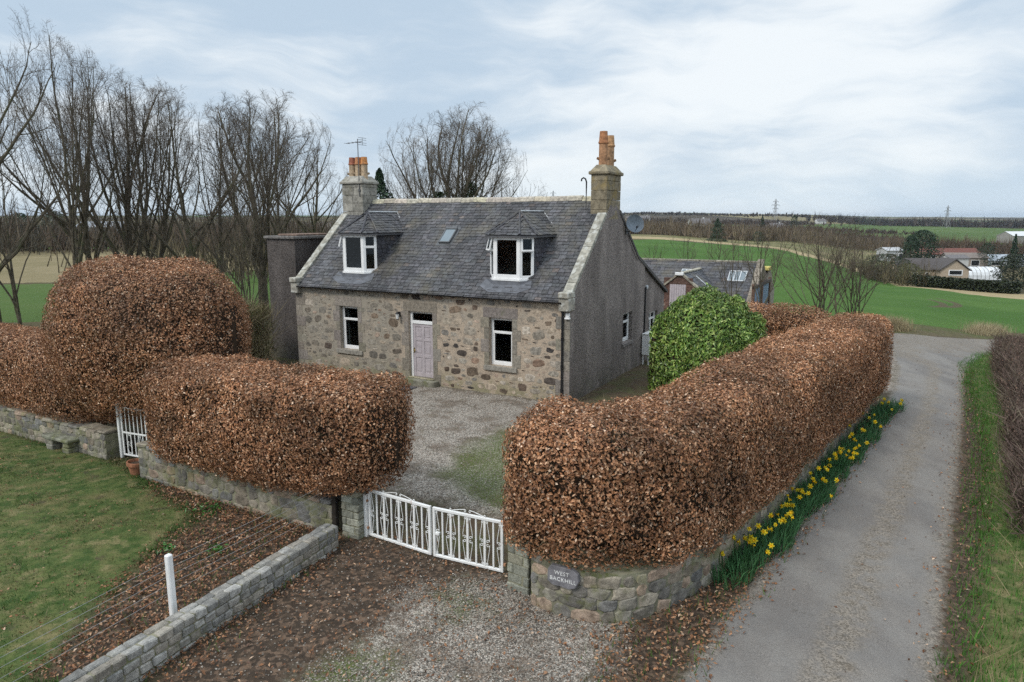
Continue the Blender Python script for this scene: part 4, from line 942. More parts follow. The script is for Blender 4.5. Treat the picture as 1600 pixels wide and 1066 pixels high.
mb = MB(); zz = np.linspace(0, 1, 12); tube(mb, [(.02, 5.2 + 1.3 * t_, 5.4 - 1.05 * t_ - .1 * math.sin(t_ * 3)) for t_ in zz], .009, 4, (.1,) * 3); mb.build('dish_cable', M_BLACK, house)
# white meter cabinet and pipe at the gable, mat at the door
wb = thing('meter_cabinet', 'white cabinet on a stand against the gable, half behind the green bush', 'cabinet', tuple(hw(.04, 7.2, 0)), -HTH)
mb = MB(); bbox(mb, (0, 0, .40), (.34, .75, 1.28), .03, (.75,) * 3); mb.build('cabinet_body', M_WHITE, wb); mb = MB(); bbox(mb, (.02, -.03, 1.27), (.36, .78, 1.31), .01, (.7,) * 3); mb.build('lid', M_WHITE, wb)
for yy in (.06, .66):
    mb = MB(); bbox(mb, (.03, yy, -.05), (.08, yy + .05, .42), .005, (.6,) * 3); bbox(mb, (.26, yy, -.05), (.31, yy + .05, .42), .005, (.6,) * 3); mb.build('leg', M_WHITE, wb)
mb = MB(); p = hw(-6.3, -.85, .02); bbox(mb, (-.62, -.28, 0), (.62, .28, .02), .006, (.09, .085, .09), lambda v: v @ np.array(Matrix.Rotation(-HTH, 3, 'Z').transposed()) + (p[0], p[1], .012))
tag(mb.build('doormat', plain('rubber_mat', (.085, .08, .085), .8, .2, .3), origin=(p[0], p[1], 0)), 'dark flat mat on the gravel in front of the doorstep', 'mat')
# flat roofed dark block left of the house
bp = hw(-14.62, 1.0); blk = thing('flat_roofed_block', 'tall dark harled flat roofed block at the left end of the cottage', 'outbuilding', tuple(bp), -HTH)
mb = MB(); box(mb, (0, 0, -.2), (1.62, 2.6, 5.14)); mb.build('wall', M_HARLD, blk)
mb = MB(); bbox(mb, (-.1, -.1, 5.14), (1.72, 2.7, 5.26), .02, (.16, .15, .14)); bbox(mb, (.35, .3, 5.26), (1.45, 2.4, 5.34), .02, (.2, .14, .11)); mb.build('roof', M_STONE, blk)
# ------------------------------------------------------------------ hedges
def polyline(P, n):
    P = np.asarray(P, float)
    for _ in range(3):   # corner cutting
        Q = [P[0]]
        for a, b in zip(P[:-1], P[1:]): Q += [a * .75 + b * .25, a * .25 + b * .75]
        Q.append(P[-1]); P = np.array(Q)
    s = np.concatenate([[0], np.cumsum(np.linalg.norm(np.diff(P, axis=0), axis=1))]); t = np.linspace(0, s[-1], n)
    return np.column_stack([np.interp(t, s, P[:, i]) for i in range(P.shape[1])]), t
def hedge(name, lab, path, wf, hf, z0, e=3.2, rend=.9, dens=900, seed=1, leaf=(.042, .074), n=None, bump=.10, cols=None, mat=None, cat='hedge', gaps=0.0, tw=500, ee=2.4, group='clipped beech hedges', lw=.58):
    r = np.random.default_rng(seed); L0 = np.linalg.norm(np.diff(np.asarray(path, float), axis=0), axis=1).sum()
    n = n or max(24, int(L0 / .25)); P, t = polyline(path, n); L = t[-1]
    T = np.gradient(P, axis=0); T /= np.linalg.norm(T, axis=1)[:, None]; Nn = np.column_stack([T[:, 1], -T[:, 0]])
    ts = L / 2 * (1 - np.cos(np.linspace(0, math.pi, n))); ts = .5 * ts + .5 * np.linspace(0, L, n)
    P = np.column_stack([np.interp(ts, t, P[:, i]) for i in range(2)]); Nn = np.column_stack([np.interp(ts, t, Nn[:, i]) for i in range(2)])
    dend = np.minimum(ts, L - ts); k = np.where(dend < rend, (1 - (1 - dend / rend).clip(0, 1) ** ee) ** (1 / ee), 1).clip(.04, 1)
    m = 28; th = np.arange(m) * 2 * math.pi / m
    cu = np.sign(np.cos(th)) * np.abs(np.cos(th)) ** (2 / e); cw = np.sign(np.sin(th)) * np.abs(np.sin(th)) ** (2 / e)
    V = np.zeros((n, m, 3))
    for i in range(n):
        W_ = wf(ts[i] / L) if callable(wf) else wf; Ht = hf(ts[i] / L) if callable(hf) else hf; zb = z0(ts[i] / L) if callable(z0) else z0
        zm = (Ht + zb) / 2; hh = (Ht - zb) / 2; kk = k[i]; kz = .55 + .45 * kk if kk > .05 else .5
        V[i, :, :2] = P[i] + Nn[i] * (cu * W_ / 2 * kk)[:, None]; V[i, :, 2] = zm + cw * hh * np.where(cw > 0, kz, .8 + .2 * kk)
    F = []
    idx = np.arange(n * m).reshape(n, m)
    F = np.stack([idx[:-1], np.roll(idx[:-1], -1, 1), np.roll(idx[1:], -1, 1), idx[1:]], -1).reshape(-1, 4)
    Vf = V.reshape(-1, 3); ctr = np.repeat(V.mean(1), m, 0)
    nrm = Vf - ctr; nrm /= np.linalg.norm(nrm, axis=1)[:, None] + 1e-9
    nz = fbm(Vf, 1.3, seed * 3.1) * bump + fbm(Vf, 3.5, seed * 2.3) * bump * .6
    Vf = Vf + nrm * nz[:, None]
    org = np.array((P[n // 2][0], P[n // 2][1], 0.0))
    root = thing(name, lab, cat, tuple(org), 0, group)
    # solid inner hull, the shade between the leaves put into its dark colour
    core = MB(); core.add(ctr + (Vf - ctr) * .86 - nrm * .10 - org, F, (.040, .026, .017)); 
    core.ng += [list(range(m)), list(range((n - 1) * m, n * m))[::-1]]
    core.build('shaded_core', M_TWIG, root)
    # leaves over the hull
    A = Vf[F[:, 0]]; B = Vf[F[:, 1]]; C = Vf[F[:, 2]]; D = Vf[F[:, 3]]
    fn = np.cross(C - A, D - B); ar = np.linalg.norm(fn, axis=1) / 2; fn /= (np.linalg.norm(fn, axis=1)[:, None] + 1e-9); fc = (A + B + C + D) / 4; fn *= np.sign(((fc - ctr[F[:, 0]]) * fn).sum(1))[:, None]
    cnt = int(ar.sum() * dens * (1.35 if mat is None else 1.0)); pick = r.choice(len(F), cnt, p=ar / ar.sum()); a, b = r.random((cnt, 1)), r.random((cnt, 1))
    Pp = A[pick] * (1 - a) * (1 - b) + B[pick] * a * (1 - b) + C[pick] * a * b + D[pick] * (1 - a) * b
    Np = fn[pick]; dpt = r.random(cnt) ** 1.4 * .26 - .05
    hole = fbm(Pp, 1.1, seed + 9) + .5 * fbm(Pp, 2.6, seed + 4); low = np.clip(1.25 - (Pp[:, 2] - .8) / 1.6, 0, 1)
    ok = (hole < .58 - gaps * low) | (r.random(cnt) < .48); Pp, Np, dpt = Pp[ok], Np[ok], dpt[ok]; cnt = len(Pp)
    Pp = Pp - Np * dpt[:, None] + r.normal(0, .02, (cnt, 3))
    cl_ = beech_cols(cnt, r) if cols is None else cols[r.integers(0, len(cols), cnt)] * r.uniform(.7, 1.3, (cnt, 1))
    pat = fbm(Pp, .8, seed + 20)[:, None]; cl_ = cl_ * (1 + pat * .45).clip(.6, 1.5)
    mbv = MB(); leaf_quads(mbv, Pp - org, Np, r.uniform(leaf[0], leaf[1], cnt), r.uniform(leaf[0], leaf[1], cnt) * lw, cl_, r, .3)
    mbv.build('foliage', mat or M_LEAF, root)
    # bare twigs poking through
    pk = r.choice(cnt, min(tw, cnt), replace=False); tm = MB()
    dirs = Np[pk] + r.normal(0, .6, (len(pk), 3)); dirs[:, 2] += .25; dirs /= np.linalg.norm(dirs, axis=1)[:, None]; Ln = r.uniform(.15, .5, len(pk))[:, None]
    p0 = Pp[pk] - Np[pk] * .22 - org; p1 = p0 + dirs * Ln; sd_ = np.cross(dirs, r.normal(0, 1, (len(pk), 3))); sd_ /= np.linalg.norm(sd_, axis=1)[:, None]
    Vt = np.stack([p0 - sd_ * .006, p0 + sd_ * .006, p1], 1).reshape(-1, 3); tm.add(Vt, np.arange(len(Vt)).reshape(-1, 3), np.repeat(np.array((.19, .16, .10)) * r.uniform(.6, 1.5, (len(pk), 1)), 3, 0)); tm.build('twigs', M_TWIG, root)
    return root
HW1 = lambda a, b: np.array((a, b), float)
# right hedge: round nose above the name plate, then along the lane
hedge('beech_hedge', 'long copper beech hedge running beside the lane above the daffodils', [(.0, 10.95), (1.55, 10.38), (2.85, 11.5), (5.25, 14.5), (8.35, 18.5), (11.5, 22.45)], lambda s: 2.2 - .3 * s, lambda s: 3.02 - .06 * math.sin(s * 9), lambda s: .98 - .46 * min(1, s * 6) - .06 * s, e=4.4, rend=1.0, dens=1150, seed=2, bump=.13, gaps=.50, tw=9000)
hedge('beech_hedge', 'short copper beech hedge closing the far end beside the blue doors', [(10.9, 23.6), (9.7, 24.6), (8.3, 25.8)], 1.5, 2.95, .2, rend=.7, dens=800, seed=3, tw=250)
hedge('beech_hedge', 'square clipped copper beech hedge between the small gate and the driveway gates', [(-7.8, 15.75), (-6.1, 14.68), (-4.0, 13.45), (-2.2, 12.75)], lambda s: 2.0 + .15 * s, lambda s: 2.85 + .12 * s, lambda s: .72 + .26 * max(0, (s - .68) / .32), e=5.0, rend=.75, dens=1100, seed=4, bump=.15, gaps=.3, tw=2000, ee=3.0)
hedge('beech_hedge', 'tall dome shaped copper beech topiary behind the small white gate', [(-12.1, 19.2), (-9.9, 18.1), (-6.9, 17.1)], lambda s: 3.6, lambda s: 4.95, .7, e=2.3, rend=2.3, dens=950, seed=5, bump=.15, gaps=.15, tw=1400, ee=2.0)
hedge('beech_hedge', 'low copper beech hedge above the wall behind the stone bench', [(-20.5, 23.4), (-15.0, 20.6), (-10.6, 18.0)], 2.1, 2.75, .55, e=3.2, rend=.8, dens=850, seed=6, gaps=.15, tw=700)
# laurel
GREENS = np.array([(.055, .105, .02), (.13, .23, .04), (.19, .31, .06), (.25, .36, .085), (.33, .42, .11), (.38, .46, .13), (.085, .16, .035), (.17, .28, .055), (.13, .24, .045)])
hedge('laurel_bush', 'big rounded glossy green laurel bush beside the gable', [(4.9, 24.3), (6.8, 23.7), (8.7, 23.5)], lambda s: 3.6, lambda s: 3.72, -3.2, e=1.75, rend=2.1, dens=640, seed=8, leaf=(.10, .20), bump=.36, cols=GREENS, mat=M_GREEN, cat='bush', tw=260, ee=1.45, group=None, lw=.36)
# dark bare thorn hedge on the right of the lane
def thorn(name, lab, path, wd, ht, n, seed, colr, group=None, cat='hedge'):
    r = np.random.default_rng(seed); P, t = polyline(path, 60); root = thing(name, lab, cat, (P[30][0], P[30][1], gz(*P[30])), 0, group); org = np.array(root.location)
    T = np.gradient(P, axis=0); T /= np.linalg.norm(T, axis=1)[:, None]; Nn = np.column_stack([T[:, 1], -T[:, 0]])
    k = r.integers(0, 60, n); b = P[k] + Nn[k] * r.uniform(-.5, .5, (n, 1)) * wd + r.normal(0, .12, (n, 2)); z = terrain(b[:, 0], b[:, 1])
    h0 = r.uniform(0, .8, n) * ht; L = r.uniform(.25, .7, n) * ht * .6; d = r.normal(0, .55, (n, 3)); d[:, 2] = np.abs(d[:, 2]) + .35; d /= np.linalg.norm(d, axis=1)[:, None]
    p0 = np.column_stack([b, z + h0]); p1 = p0 + d * L[:, None]; p1[:, 2] = np.minimum(p1[:, 2], z + ht * r.uniform(.85, 1.06, n)); sd_ = np.cross(d, r.normal(0, 1, (n, 3))); sd_ /= np.linalg.norm(sd_, axis=1)[:, None] + 1e-9; wv = r.uniform(.006, .014, (n, 1))
    V = np.stack([p0 - sd_ * wv, p0 + sd_ * wv, p1], 1).reshape(-1, 3) - org; mb = MB(); mb.add(V, np.arange(3 * n).reshape(-1, 3), np.repeat(colr[r.integers(0, len(colr), n)] * r.uniform(.6, 1.4, (n, 1)), 3, 0)); mb.build('twigs', M_TWIG, root)
    nl = n // 5; k = r.integers(0, n, nl); mb = MB(); leaf_quads(mb, p1[k] - org + r.normal(0, .08, (nl, 3)), r.normal(0, 1, (nl, 3)) / 1.7, r.uniform(.03, .06, nl), r.uniform(.02, .035, nl), np.array((.17, .10, .07)) * r.uniform(.5, 1.4, (nl, 1)), r); mb.build('foliage', M_LEAF, root); return root
TH = np.array([(.10, .072, .06), (.14, .10, .085), (.07, .05, .042), (.15, .125, .09)])
thorn('thorn_hedge', 'dark leafless thorn hedge on the right edge of the lane', [(21.8, 29.6), (18.6, 24.6), (15.4, 19.6), (12.6, 15.6), (10.2, 12.0)], 1.5, 1.75, 42000, 41, TH)
# pale scrub beside the left corner of the house
SCB = np.array([(.20, .165, .10), (.26, .215, .13), (.14, .115, .07), (.11, .12, .045)])
sp = hw(-13.7, -1.2); thorn('scrub_bush', 'pale twiggy scrub bush against the left corner of the cottage', [sp[:2] + (-.9, .3), sp[:2], sp[:2] + (.6, -.5)], 1.6, 3.0, 5200, 42, SCB, cat='bush')
thorn('scrub_bush', 'low brown undergrowth below the trees behind the dome hedge', [(-21, 27.5), (-18, 26.5), (-15.6, 25.5)], 2.2, 1.9, 4200, 43, SCB * .7, cat='bush')
thorn('scrub_bush', 'straggling twiggy scrub under the leftmost tree', [(-26.5, 27.5), (-23.5, 27.0), (-22.0, 26.5)], 2.2, 2.2, 2600, 44, SCB * .6, cat='bush')
# ------------------------------------------------------------------ garden walls
def curve_frame(path, n=200):
    P, t = polyline(path, n)
    T = np.gradient(P, axis=0); T /= np.linalg.norm(T, axis=1)[:, None]; Nn = np.column_stack([-T[:, 1], T[:, 0]])   # left of travel = inward
    def M(v):
        v = np.asarray(v, float); s = v[:, 0]; px_ = np.interp(s, t, P[:, 0]); py_ = np.interp(s, t, P[:, 1]); nx = np.interp(s, t, Nn[:, 0]); ny = np.interp(s, t, Nn[:, 1])
        return np.column_stack([px_ + nx * v[:, 1], py_ + ny * v[:, 1], v[:, 2]])
    return M, t[-1]
WSC = np.array([(.20, .18, .15), (.26, .24, .20), (.15, .14, .125), (.30, .265, .21), (.24, .205, .16), (.33, .25, .19), (.18, .175, .165)])
M_BED = plain('moss_mortar', (.215, .205, .145), .95, .1, .35, 3.0, dirt=(.10, .12, .035), dirt_lo=.5, dirt_hi=.68)
def rubble_wall(lab, path, hf, th=.42, row=(.13, .24), seed=1, mat=None, cope=True, jag=.10, pal=WSC, both=False):
    r = np.random.default_rng(seed); M, L = curve_frame(path); P0 = np.asarray(path[len(path) // 2], float)
    root = thing('garden_wall', lab, 'wall', (P0[0], P0[1], 0)); org = np.array((P0[0], P0[1], 0)); Mo = lambda v: M(v) - org
    n = int(L / .3) + 2; ss = np.linspace(0, L, n); H = np.array([hf(s / L) for s in ss]); mb = MB()
    V = np.concatenate([Mo(np.column_stack([ss, np.full(n, d), z])) for d, z in ((0.0, np.full(n, -.2)), (.0, H - .02), (th, H - .02), (th, np.full(n, -.2)))])
    F = np.array([[a * n + i, a * n + i + 1, (a + 1) * n + i + 1, (a + 1) * n + i] for a in range(3) for i in range(n - 1)]); mb.add(V, F, (.2, .19, .13)); mb.ng += [[0, n, 2 * n, 3 * n], [n - 1, 4 * n - 1, 3 * n - 1, 2 * n - 1]]
    mb.build('wall_core', M_BED, root)
    mb = MB(); z = -.04; Hm = H.max()
    while z < Hm - .04:
        h = r.uniform(*row); s = r.uniform(-.2, 0)
        while s < L:
            w_ = r.uniform(.18, .46); hh = np.interp(s + w_ / 2, ss, H); a = max(s, .0); b = min(s + w_, L); s += w_ + r.uniform(.0, .02)
            if b - a < .07 or z + h * .6 > hh: continue
            zz = min(h, hh - z); c = pal[r.integers(0, len(pal))] * r.uniform(.75, 1.2)
            stone(mb, Mo, (a + b) / 2, z + zz / 2, (b - a) * 1.06, zz * 1.06, c, r, .016, 10, jag, r.normal(0, .05))
        z += h * .94
    mb.build('rubble_stones', mat or M_MOSSY, root)
    if cope:
        mb = MB(); s = 0.0
        while s < L - .05:
            w_ = min(r.uniform(.28, .6), L - s); hh = np.interp(s + w_ / 2, ss, H); j = r.normal(0, .012)
            bbox(mb, (s + .006, -.035 + r.normal(0, .012), hh - .03), (s + w_ - .006, th + .03, hh + .06 + j), .03, pal[r.integers(0, len(pal))] * r.uniform(.75, 1.1), Mo, jit=.01, rng=r); s += w_
        mb.build('coping_stones', mat or M_MOSSY, root)
    return root
# curved wall under the right hedge (travel: pillar -> nose -> along the lane; inward is left of travel)
rubble_wall('mossy curved rubble wall with the slate name plate, under the lane hedge', [(.30, 10.14), (.85, 9.72), (1.45, 9.55), (2.05, 9.72), (2.75, 10.25), (3.6, 11.05), (5.2, 13.05), (8.0, 16.85), (11.75, 21.9), (12.0, 22.5)], lambda s: .86 - .22 * min(1, s * 3.5), .45, seed=51, cope=False)
rubble_wall('long low mossy rubble wall from the left edge to the small gate', [(-21.5, 22.95), (-15.3, 19.55), (-10.15, 16.72)], lambda s: .68, .42, seed=52)
rubble_wall('mossy rubble wall from the small gate to the granite pillar, leaf strewn foot', [(-8.75, 15.62), (-5.75, 13.82), (-3.45, 12.62)], lambda s: .80 - .22 * s, .42, seed=53, mat=M_MOSSY)
# granite sett pillars and the low sett wall
SETT = np.array([(.26, .25, .225), (.31, .295, .265), (.215, .21, .195), (.28, .255, .215), (.345, .335, .31)])
def sett_course(mb, M, s0, s1, z0, h, d0, d1, r, wl=(.17, .25), pal=SETT, bev=.018, jit=.006):
    s = s0
    while s < s1 - .03:
        w_ = min(r.uniform(*wl), s1 - s); w_ = s1 - s if s1 - s - w_ < .08 else w_
        bbox(mb, (s + .005, d0 + r.normal(0, .006), z0 + .005), (s + w_ - .005, d1, z0 + h - .005), bev, pal[r.integers(0, len(pal))] * r.uniform(.78, 1.15), M, jit, r); s += w_
def pillar(lab, x, y, ang, wd, dp, h, seed, rounded):
    r = np.random.default_rng(seed); root = thing('gate_pillar', lab, 'gate pillar', (x, y, 0), ang); mb = MB(); I = lambda v: v
    z = -.05; k = 0; rowh = (h + .05) / round((h + .05) / .155)
    while z < h - .03:
        nx = 2 if wd < .5 else 3; o = .08 * (1 if k % 2 else -1); xs_ = np.linspace(0, wd, nx + 1); xs_[1:-1] += o * r.uniform(.6, 1.2); ys_ = [0, dp / 2 - o, dp]
        for i in range(nx):
            for j in range(2):
                top = z + rowh - .005
                bbox(mb, (xs_[i] + .004 - (r.uniform(0, .01) if i == 0 else 0), ys_[j] + .004 - (r.uniform(0, .01) if j == 0 else 0), z + .004), (xs_[i + 1] - .004, ys_[j + 1] - .004, top), .016, SETT[r.integers(0, 5)] * np.array((.95, 1.0, .9)) * r.uniform(.75, 1.1), I, .005, r)
        z += rowh; k += 1
    if rounded:
        nn = 4
        for i in range(nn):
            a, b = wd * i / nn, wd * (i + 1) / nn; zz = h + .10 * math.sin(math.pi * (i + .5) / nn)
            bbox(mb, (a + .006, -.01, h), (b - .006, dp, zz + .06), .035, SETT[r.integers(0, 5)] * np.array((.85, .95, .75)) * r.uniform(.75, 1.0), I, .008, r)
    mb.build('sett_blocks', M_SETT, root); m2 = MB(); box(m2, (.015, .015, -.1), (wd - .015, dp - .015, h - .012)); m2.build('mortar_core', M_BED, root); return root
ga = math.atan2(10.74 - 12.14, -.13 + 2.74)
pillar('granite sett pillar at the left end of the white driveway gates', *gp(535, 837), ga - .02, .42, .55, .98, 61, False)
pillar('rounded top granite pillar to the right of the white driveway gates', -.08, 10.62, ga - .12, .42, .45, .80, 62, True)
r = np.random.default_rng(63); a0, b0 = np.array((-3.18, 12.0)), np.array((-6.9, 3.9)); d = (a0 - b0); L = np.linalg.norm(d); d /= L; nd = np.array((-d[1], d[0]))
lw = thing('sett_wall', 'low grey granite sett wall running to the lower left corner', 'wall', (b0[0], b0[1], 0)); Mo = lambda v: np.column_stack([d[0] * v[:, 0] + nd[0] * v[:, 1], d[1] * v[:, 0] + nd[1] * v[:, 1], v[:, 2]])
mb = MB(); z = -.08
for k in range(4): sett_course(mb, Mo, 0 - r.uniform(0, .1), L, z, .135, 0, .15, r); z += .135
z0_ = z - .135
sett_course(mb, Mo, 0, L, z0_ + .0, .137, .155, .30, r, wl=(.2, .34)); 
mb.build('sett_blocks', M_SETT, lw)
mb = MB(); V = Mo(np.array([(0, .02, -.2), (L, .02, -.2), (L, .02, z - .02), (0, .02, z - .02), (0, .29, -.2), (L, .29, -.2), (L, .29, z - .03), (0, .29, z - .03)])); mb.add(V, np.array([[0, 1, 2, 3], [5, 4, 7, 6], [3, 2, 6, 7], [1, 5, 6, 2], [4, 0, 3, 7]])); mb.build('mortar_core', M_BED, lw)
WTOP = z
# wire fence behind the sett wall: white post, dark post, five wires
fence = thing('wire_fence', 'five strand wire fence with one white post behind the sett wall', 'fence', (-5.33, 9.8, 0)); fo = np.array((-5.33, 9.8, 0))
def lp(s, off): p = b0 + d * s + nd * off; return np.array((p[0], p[1], 0)) - fo
wp = gp(270, 945, WTOP - .05); sw = (wp - b0) @ d; ow = (wp - b0) @ nd
Mw = lambda v: lp(sw, ow)[None] + np.column_stack([d[0] * v[:, 0] + nd[0] * v[:, 1], d[1] * v[:, 0] + nd[1] * v[:, 1], v[:, 2]])
mb = MB(); bbox(mb, (-.045, -.045, 0), (.045, .045, WTOP + .74), .014, (.8,) * 3, Mw); o = tag(mb.build('post', M_WHITE, fence), 'square white post')
dp_ = gp(524, 801, WTOP - .02); sd2 = (dp_ - b0) @ d; od = max((dp_ - b0) @ nd, .2)
Md = lambda v: lp(sd2, od)[None] + np.column_stack([d[0] * v[:, 0] + nd[0] * v[:, 1], d[1] * v[:, 0] + nd[1] * v[:, 1], v[:, 2]])
mb = MB(); bbox(mb, (-.05, -.05, WTOP - .3), (.05, .05, WTOP + .70), .01, (.05, .04, .03), Md); tag(mb.build('post', plain('dark_timber', (.035, .03, .025), .9, .1, .3), fence), 'dark timber post')
M_WIRE = plain('galvanised_wire', (.27, .27, .265), .5, .4)
for k, zz in enumerate((.66, .54, .42, .29, .16)):
    pts_ = []
    for s_, off in ((-3.5, ow + .06), (sw, ow + .048), (sd2, od + .02)):
        pts_.append(lp(s_, off) + (0, 0, WTOP + zz - .03))
    P_ = []
    for p, q in zip(pts_[:-1], pts_[1:]):
        for t_ in np.linspace(0, 1, 12)[:-1]: P_.append(p * (1 - t_) + q * t_ - np.array((0, 0, .03 * 4 * t_ * (1 - t_))))
    P_.append(pts_[-1]); mb = MB(); tube(mb, P_, .0034, 4, (.4,) * 3); mb.build('wire', M_WIRE, fence)
# ------------------------------------------------------------------ driveway gates
def spiral(cx, cz, r0, turns, a0, sgn, n=16):
    t_ = np.linspace(0, 1, n); rr = r0 * (1 - .72 * t_); a = a0 + sgn * turns * 2 * math.pi * t_
    return np.column_stack([cx + rr * np.cos(a), np.zeros(n), cz + rr * np.sin(a)])
def scroll_side(xb, sgn, z0, z1):   # lozenge wire with curls at bar and middle
    zm = (z0 + z1) / 2; H_ = (z1 - z0) / 2; o = []
    for v in (1, -1):
        ztop = zm + v * (H_ - .035); xm = xb + sgn * .078
        s1 = spiral(xb + sgn * .034, ztop, .026, .95, math.pi / 2 if v > 0 else -math.pi / 2, v * sgn)[::-1]
        s2 = spiral(xb + sgn * .044, zm + v * .032, .034, .95, 0 if sgn > 0 else math.pi, -v * sgn * -1)
        o.append(np.concatenate([s1, [[xb + sgn * .030, 0, ztop + v * .026 - v * .02]], [[xm, 0, zm + v * .10]], s2]))
    return o
M_RUST = plain('rusty_hinge', (.30, .16, .09), .8, .2, .3)
def gate_leaf(lab, p0, p1, h, z0, hinge_left):
    p0, p1 = np.array(p0), np.array(p1); W_ = np.linalg.norm(p1 - p0); a = math.atan2(*(p1 - p0)[::-1])
    root = thing('driveway_gate', lab, 'gate', (p0[0], p0[1], 0), a, 'pair of white driveway gates'); I = lambda v: v; c = (.8,) * 3
    mb = MB(); fw_ = .05; z1 = z0 + h
    for q in (((0, -.025, z0), (fw_, .025, z1)), ((W_ - fw_, -.025, z0), (W_, .025, z1)), ((fw_, -.025, z0), (W_ - fw_, .025, z0 + .045)), ((fw_, -.025, z1 - .05), (W_ - fw_, .025, z1))): bbox(mb, q[0], q[1], .005, c)
    mb.build('gate_frame', M_GATE, root); n = 8; sp_ = (W_ - fw_) / n
    for k in range(1, n):
        x = fw_ / 2 + sp_ * k; mb = MB(); wd = .016 if k % 2 else .022; bbox(mb, (x - wd, -.012, z0 + .045), (x + wd, .012, z1 - .05), .004, c); mb.build('bar', M_GATE, root)
    for k in range(0, n + 1, 2):
        x = fw_ / 2 + sp_ * k; mb = MB(); e_ = .022 if 0 < k < n else fw_ / 2
        for sgn in ((1,) if k == 0 else (-1,) if k == n else (1, -1)):
            for P_ in scroll_side(x + sgn * e_ * .7, sgn, z0 + .045, z1 - .05): tube(mb, P_, .0065, 5, c)
        mb.build('scroll', M_GATE, root)
    mb = MB(); xm = W_ * .5   # cresting on the top rail
    for sgn in (1, -1):
        s1 = spiral(xm + sgn * W_ * .24, z1 + .022, .024, .9, -math.pi / 2, sgn); s2 = spiral(xm + sgn * .05, z1 + .045, .024, .9, math.pi / 2, sgn * 1)
        tube(mb, np.concatenate([s1[::-1], [[xm + sgn * W_ * .20, 0, z1 + .02]], [[xm + sgn * W_ * .10, 0, z1 + .055]], s2]), .0065, 5, c)
    mb.build('cresting', M_GATE, root); mb = MB(); xh = -.03 if hinge_left else W_ + .005
    for zz in (z0 + .12, z1 - .16): mb = MB(); bbox(mb, (xh - .012, -.02, zz), (xh + .04, .02, zz + .05), .004, (.4, .2, .12)); mb.build('hinge', M_RUST, root)
    if not hinge_left: mb = MB(); bbox(mb, (.05, -.03, z0 + .42), (.13, .03, z0 + .47), .005, c); tube(mb, [(.09, 0, z0 + .3), (.09, -.03, z0 + .45)], .01, 5, c); mb.build('latch', M_GATE, root)
    return root
gl, gr_, gm = gp(578, 838), gp(787, 897), gp(676, 870); gd = (gm - gl) / np.linalg.norm(gm - gl)
gate_leaf('white scrolled iron driveway gate leaf hung on the left pillar', gl, gm - gd * .02, .93, .03, True); gate_leaf('white scrolled iron driveway gate leaf hung on the right pillar', gm + gd * .03, gr_, .93, .03, False)
gpst = thing('gate_post', 'slim white steel gate post against the left granite pillar', 'gate post', (gp(573, 839)[0], gp(573, 839)[1], 0), ga); mb = MB(); bbox(mb, (-.03, -.03, 0), (.03, .03, .86), .005, (.8,) * 3); mb.build('post', M_GATE, gpst)
for zz in (.18, .72): mb = MB(); bbox(mb, (.03, -.02, zz), (.06, .02, zz + .04), .004, (.4, .2, .1)); mb.build('hinge', M_RUST, gpst)
# small garden gate, ajar
s0p, s1p = gp(192, 716), gp(226, 722); a = math.atan2(*(s1p - s0p)[::-1]); W_ = .86
sg = thing('garden_gate', 'narrow upright white bar gate between the two left walls', 'gate', (s0p[0], s0p[1], 0), a); z1 = 1.36
mb = MB(); bbox(mb, (-.05, -.035, 0), (.02, .035, 1.42), .008, (.8,) * 3); mb.build('post', M_GATE, sg)
mb = MB()
for q in (((.07, -.015, .1), (.11, .015, z1)), ((.07 + W_ - .04, -.015, .1), (.07 + W_, .015, z1)), ((.11, -.015, .1), (.07 + W_ - .04, .015, .14)), ((.11, -.015, z1 - .04), (.07 + W_ - .04, .015, z1)), ((.11, -.015, .68), (.07 + W_ - .04, .015, .72))): bbox(mb, q[0], q[1], .004, (.8,) * 3)
mb.build('gate_frame', M_GATE, sg)
for k in range(1, 6):
    mb = MB(); x = .09 + (W_ - .04) * k / 6; bbox(mb, (x - .012, -.01, .14), (x + .012, .01, z1 - .04), .003, (.8,) * 3); mb.build('bar', M_GATE, sg)
mb = MB()
for x in (.3, .65):
    for sgn in (1, -1):
        for P_ in scroll_side(x, sgn, .14, .68): tube(mb, P_, .006, 4, (.8,) * 3)
mb.build('scroll', M_GATE, sg)
# terracotta pot
pp = gp(214, 741); fp = thing('flower_pot', 'weathered terracotta flower pot at the foot of the small white gate', 'plant pot', (pp[0], pp[1], 0), 0); fp.rotation_euler = (0, R(4), 0)
mb = MB(); lathe(mb, [(.0, 0), (.13, 0), (.19, .24), (.215, .24), (.22, .32), (.19, .325), (.18, .26), (0, .26)], (0, 0, 0), 20, (.34, .15, .085)); mb.build('pot', M_POT, fp, smooth=False)
mb = MB(); lathe(mb, [(.0, .27), (.1, .28), (.18, .262)], (0, 0, 0), 16, (.07, .05, .035)); mb.build('soil', M_STONE, fp)
# stone bench
bp = gp(88, 709); be = thing('stone_bench', 'small grey stone slab bench on the lawn against the left wall', 'bench', (bp[0], bp[1] + .05, 0), -.50)
r = np.random.default_rng(71); mb = MB(); bbox(mb, (-.6, -.05, .33), (.58, .40, .42), .025, (.20, .20, .155), None, .012, r); mb.build('seat', M_MOSSY, be)
for x in (-.48, .22):
    mb = MB(); bbox(mb, (x, 0, -.05), (x + .26, .36, .18), .02, (.22, .21, .175), None, .012, r); bbox(mb, (x + .01, .01, .185), (x + .25, .35, .33), .02, (.25, .235, .19), None, .012, r); mb.build('leg', M_MOSSY, be)
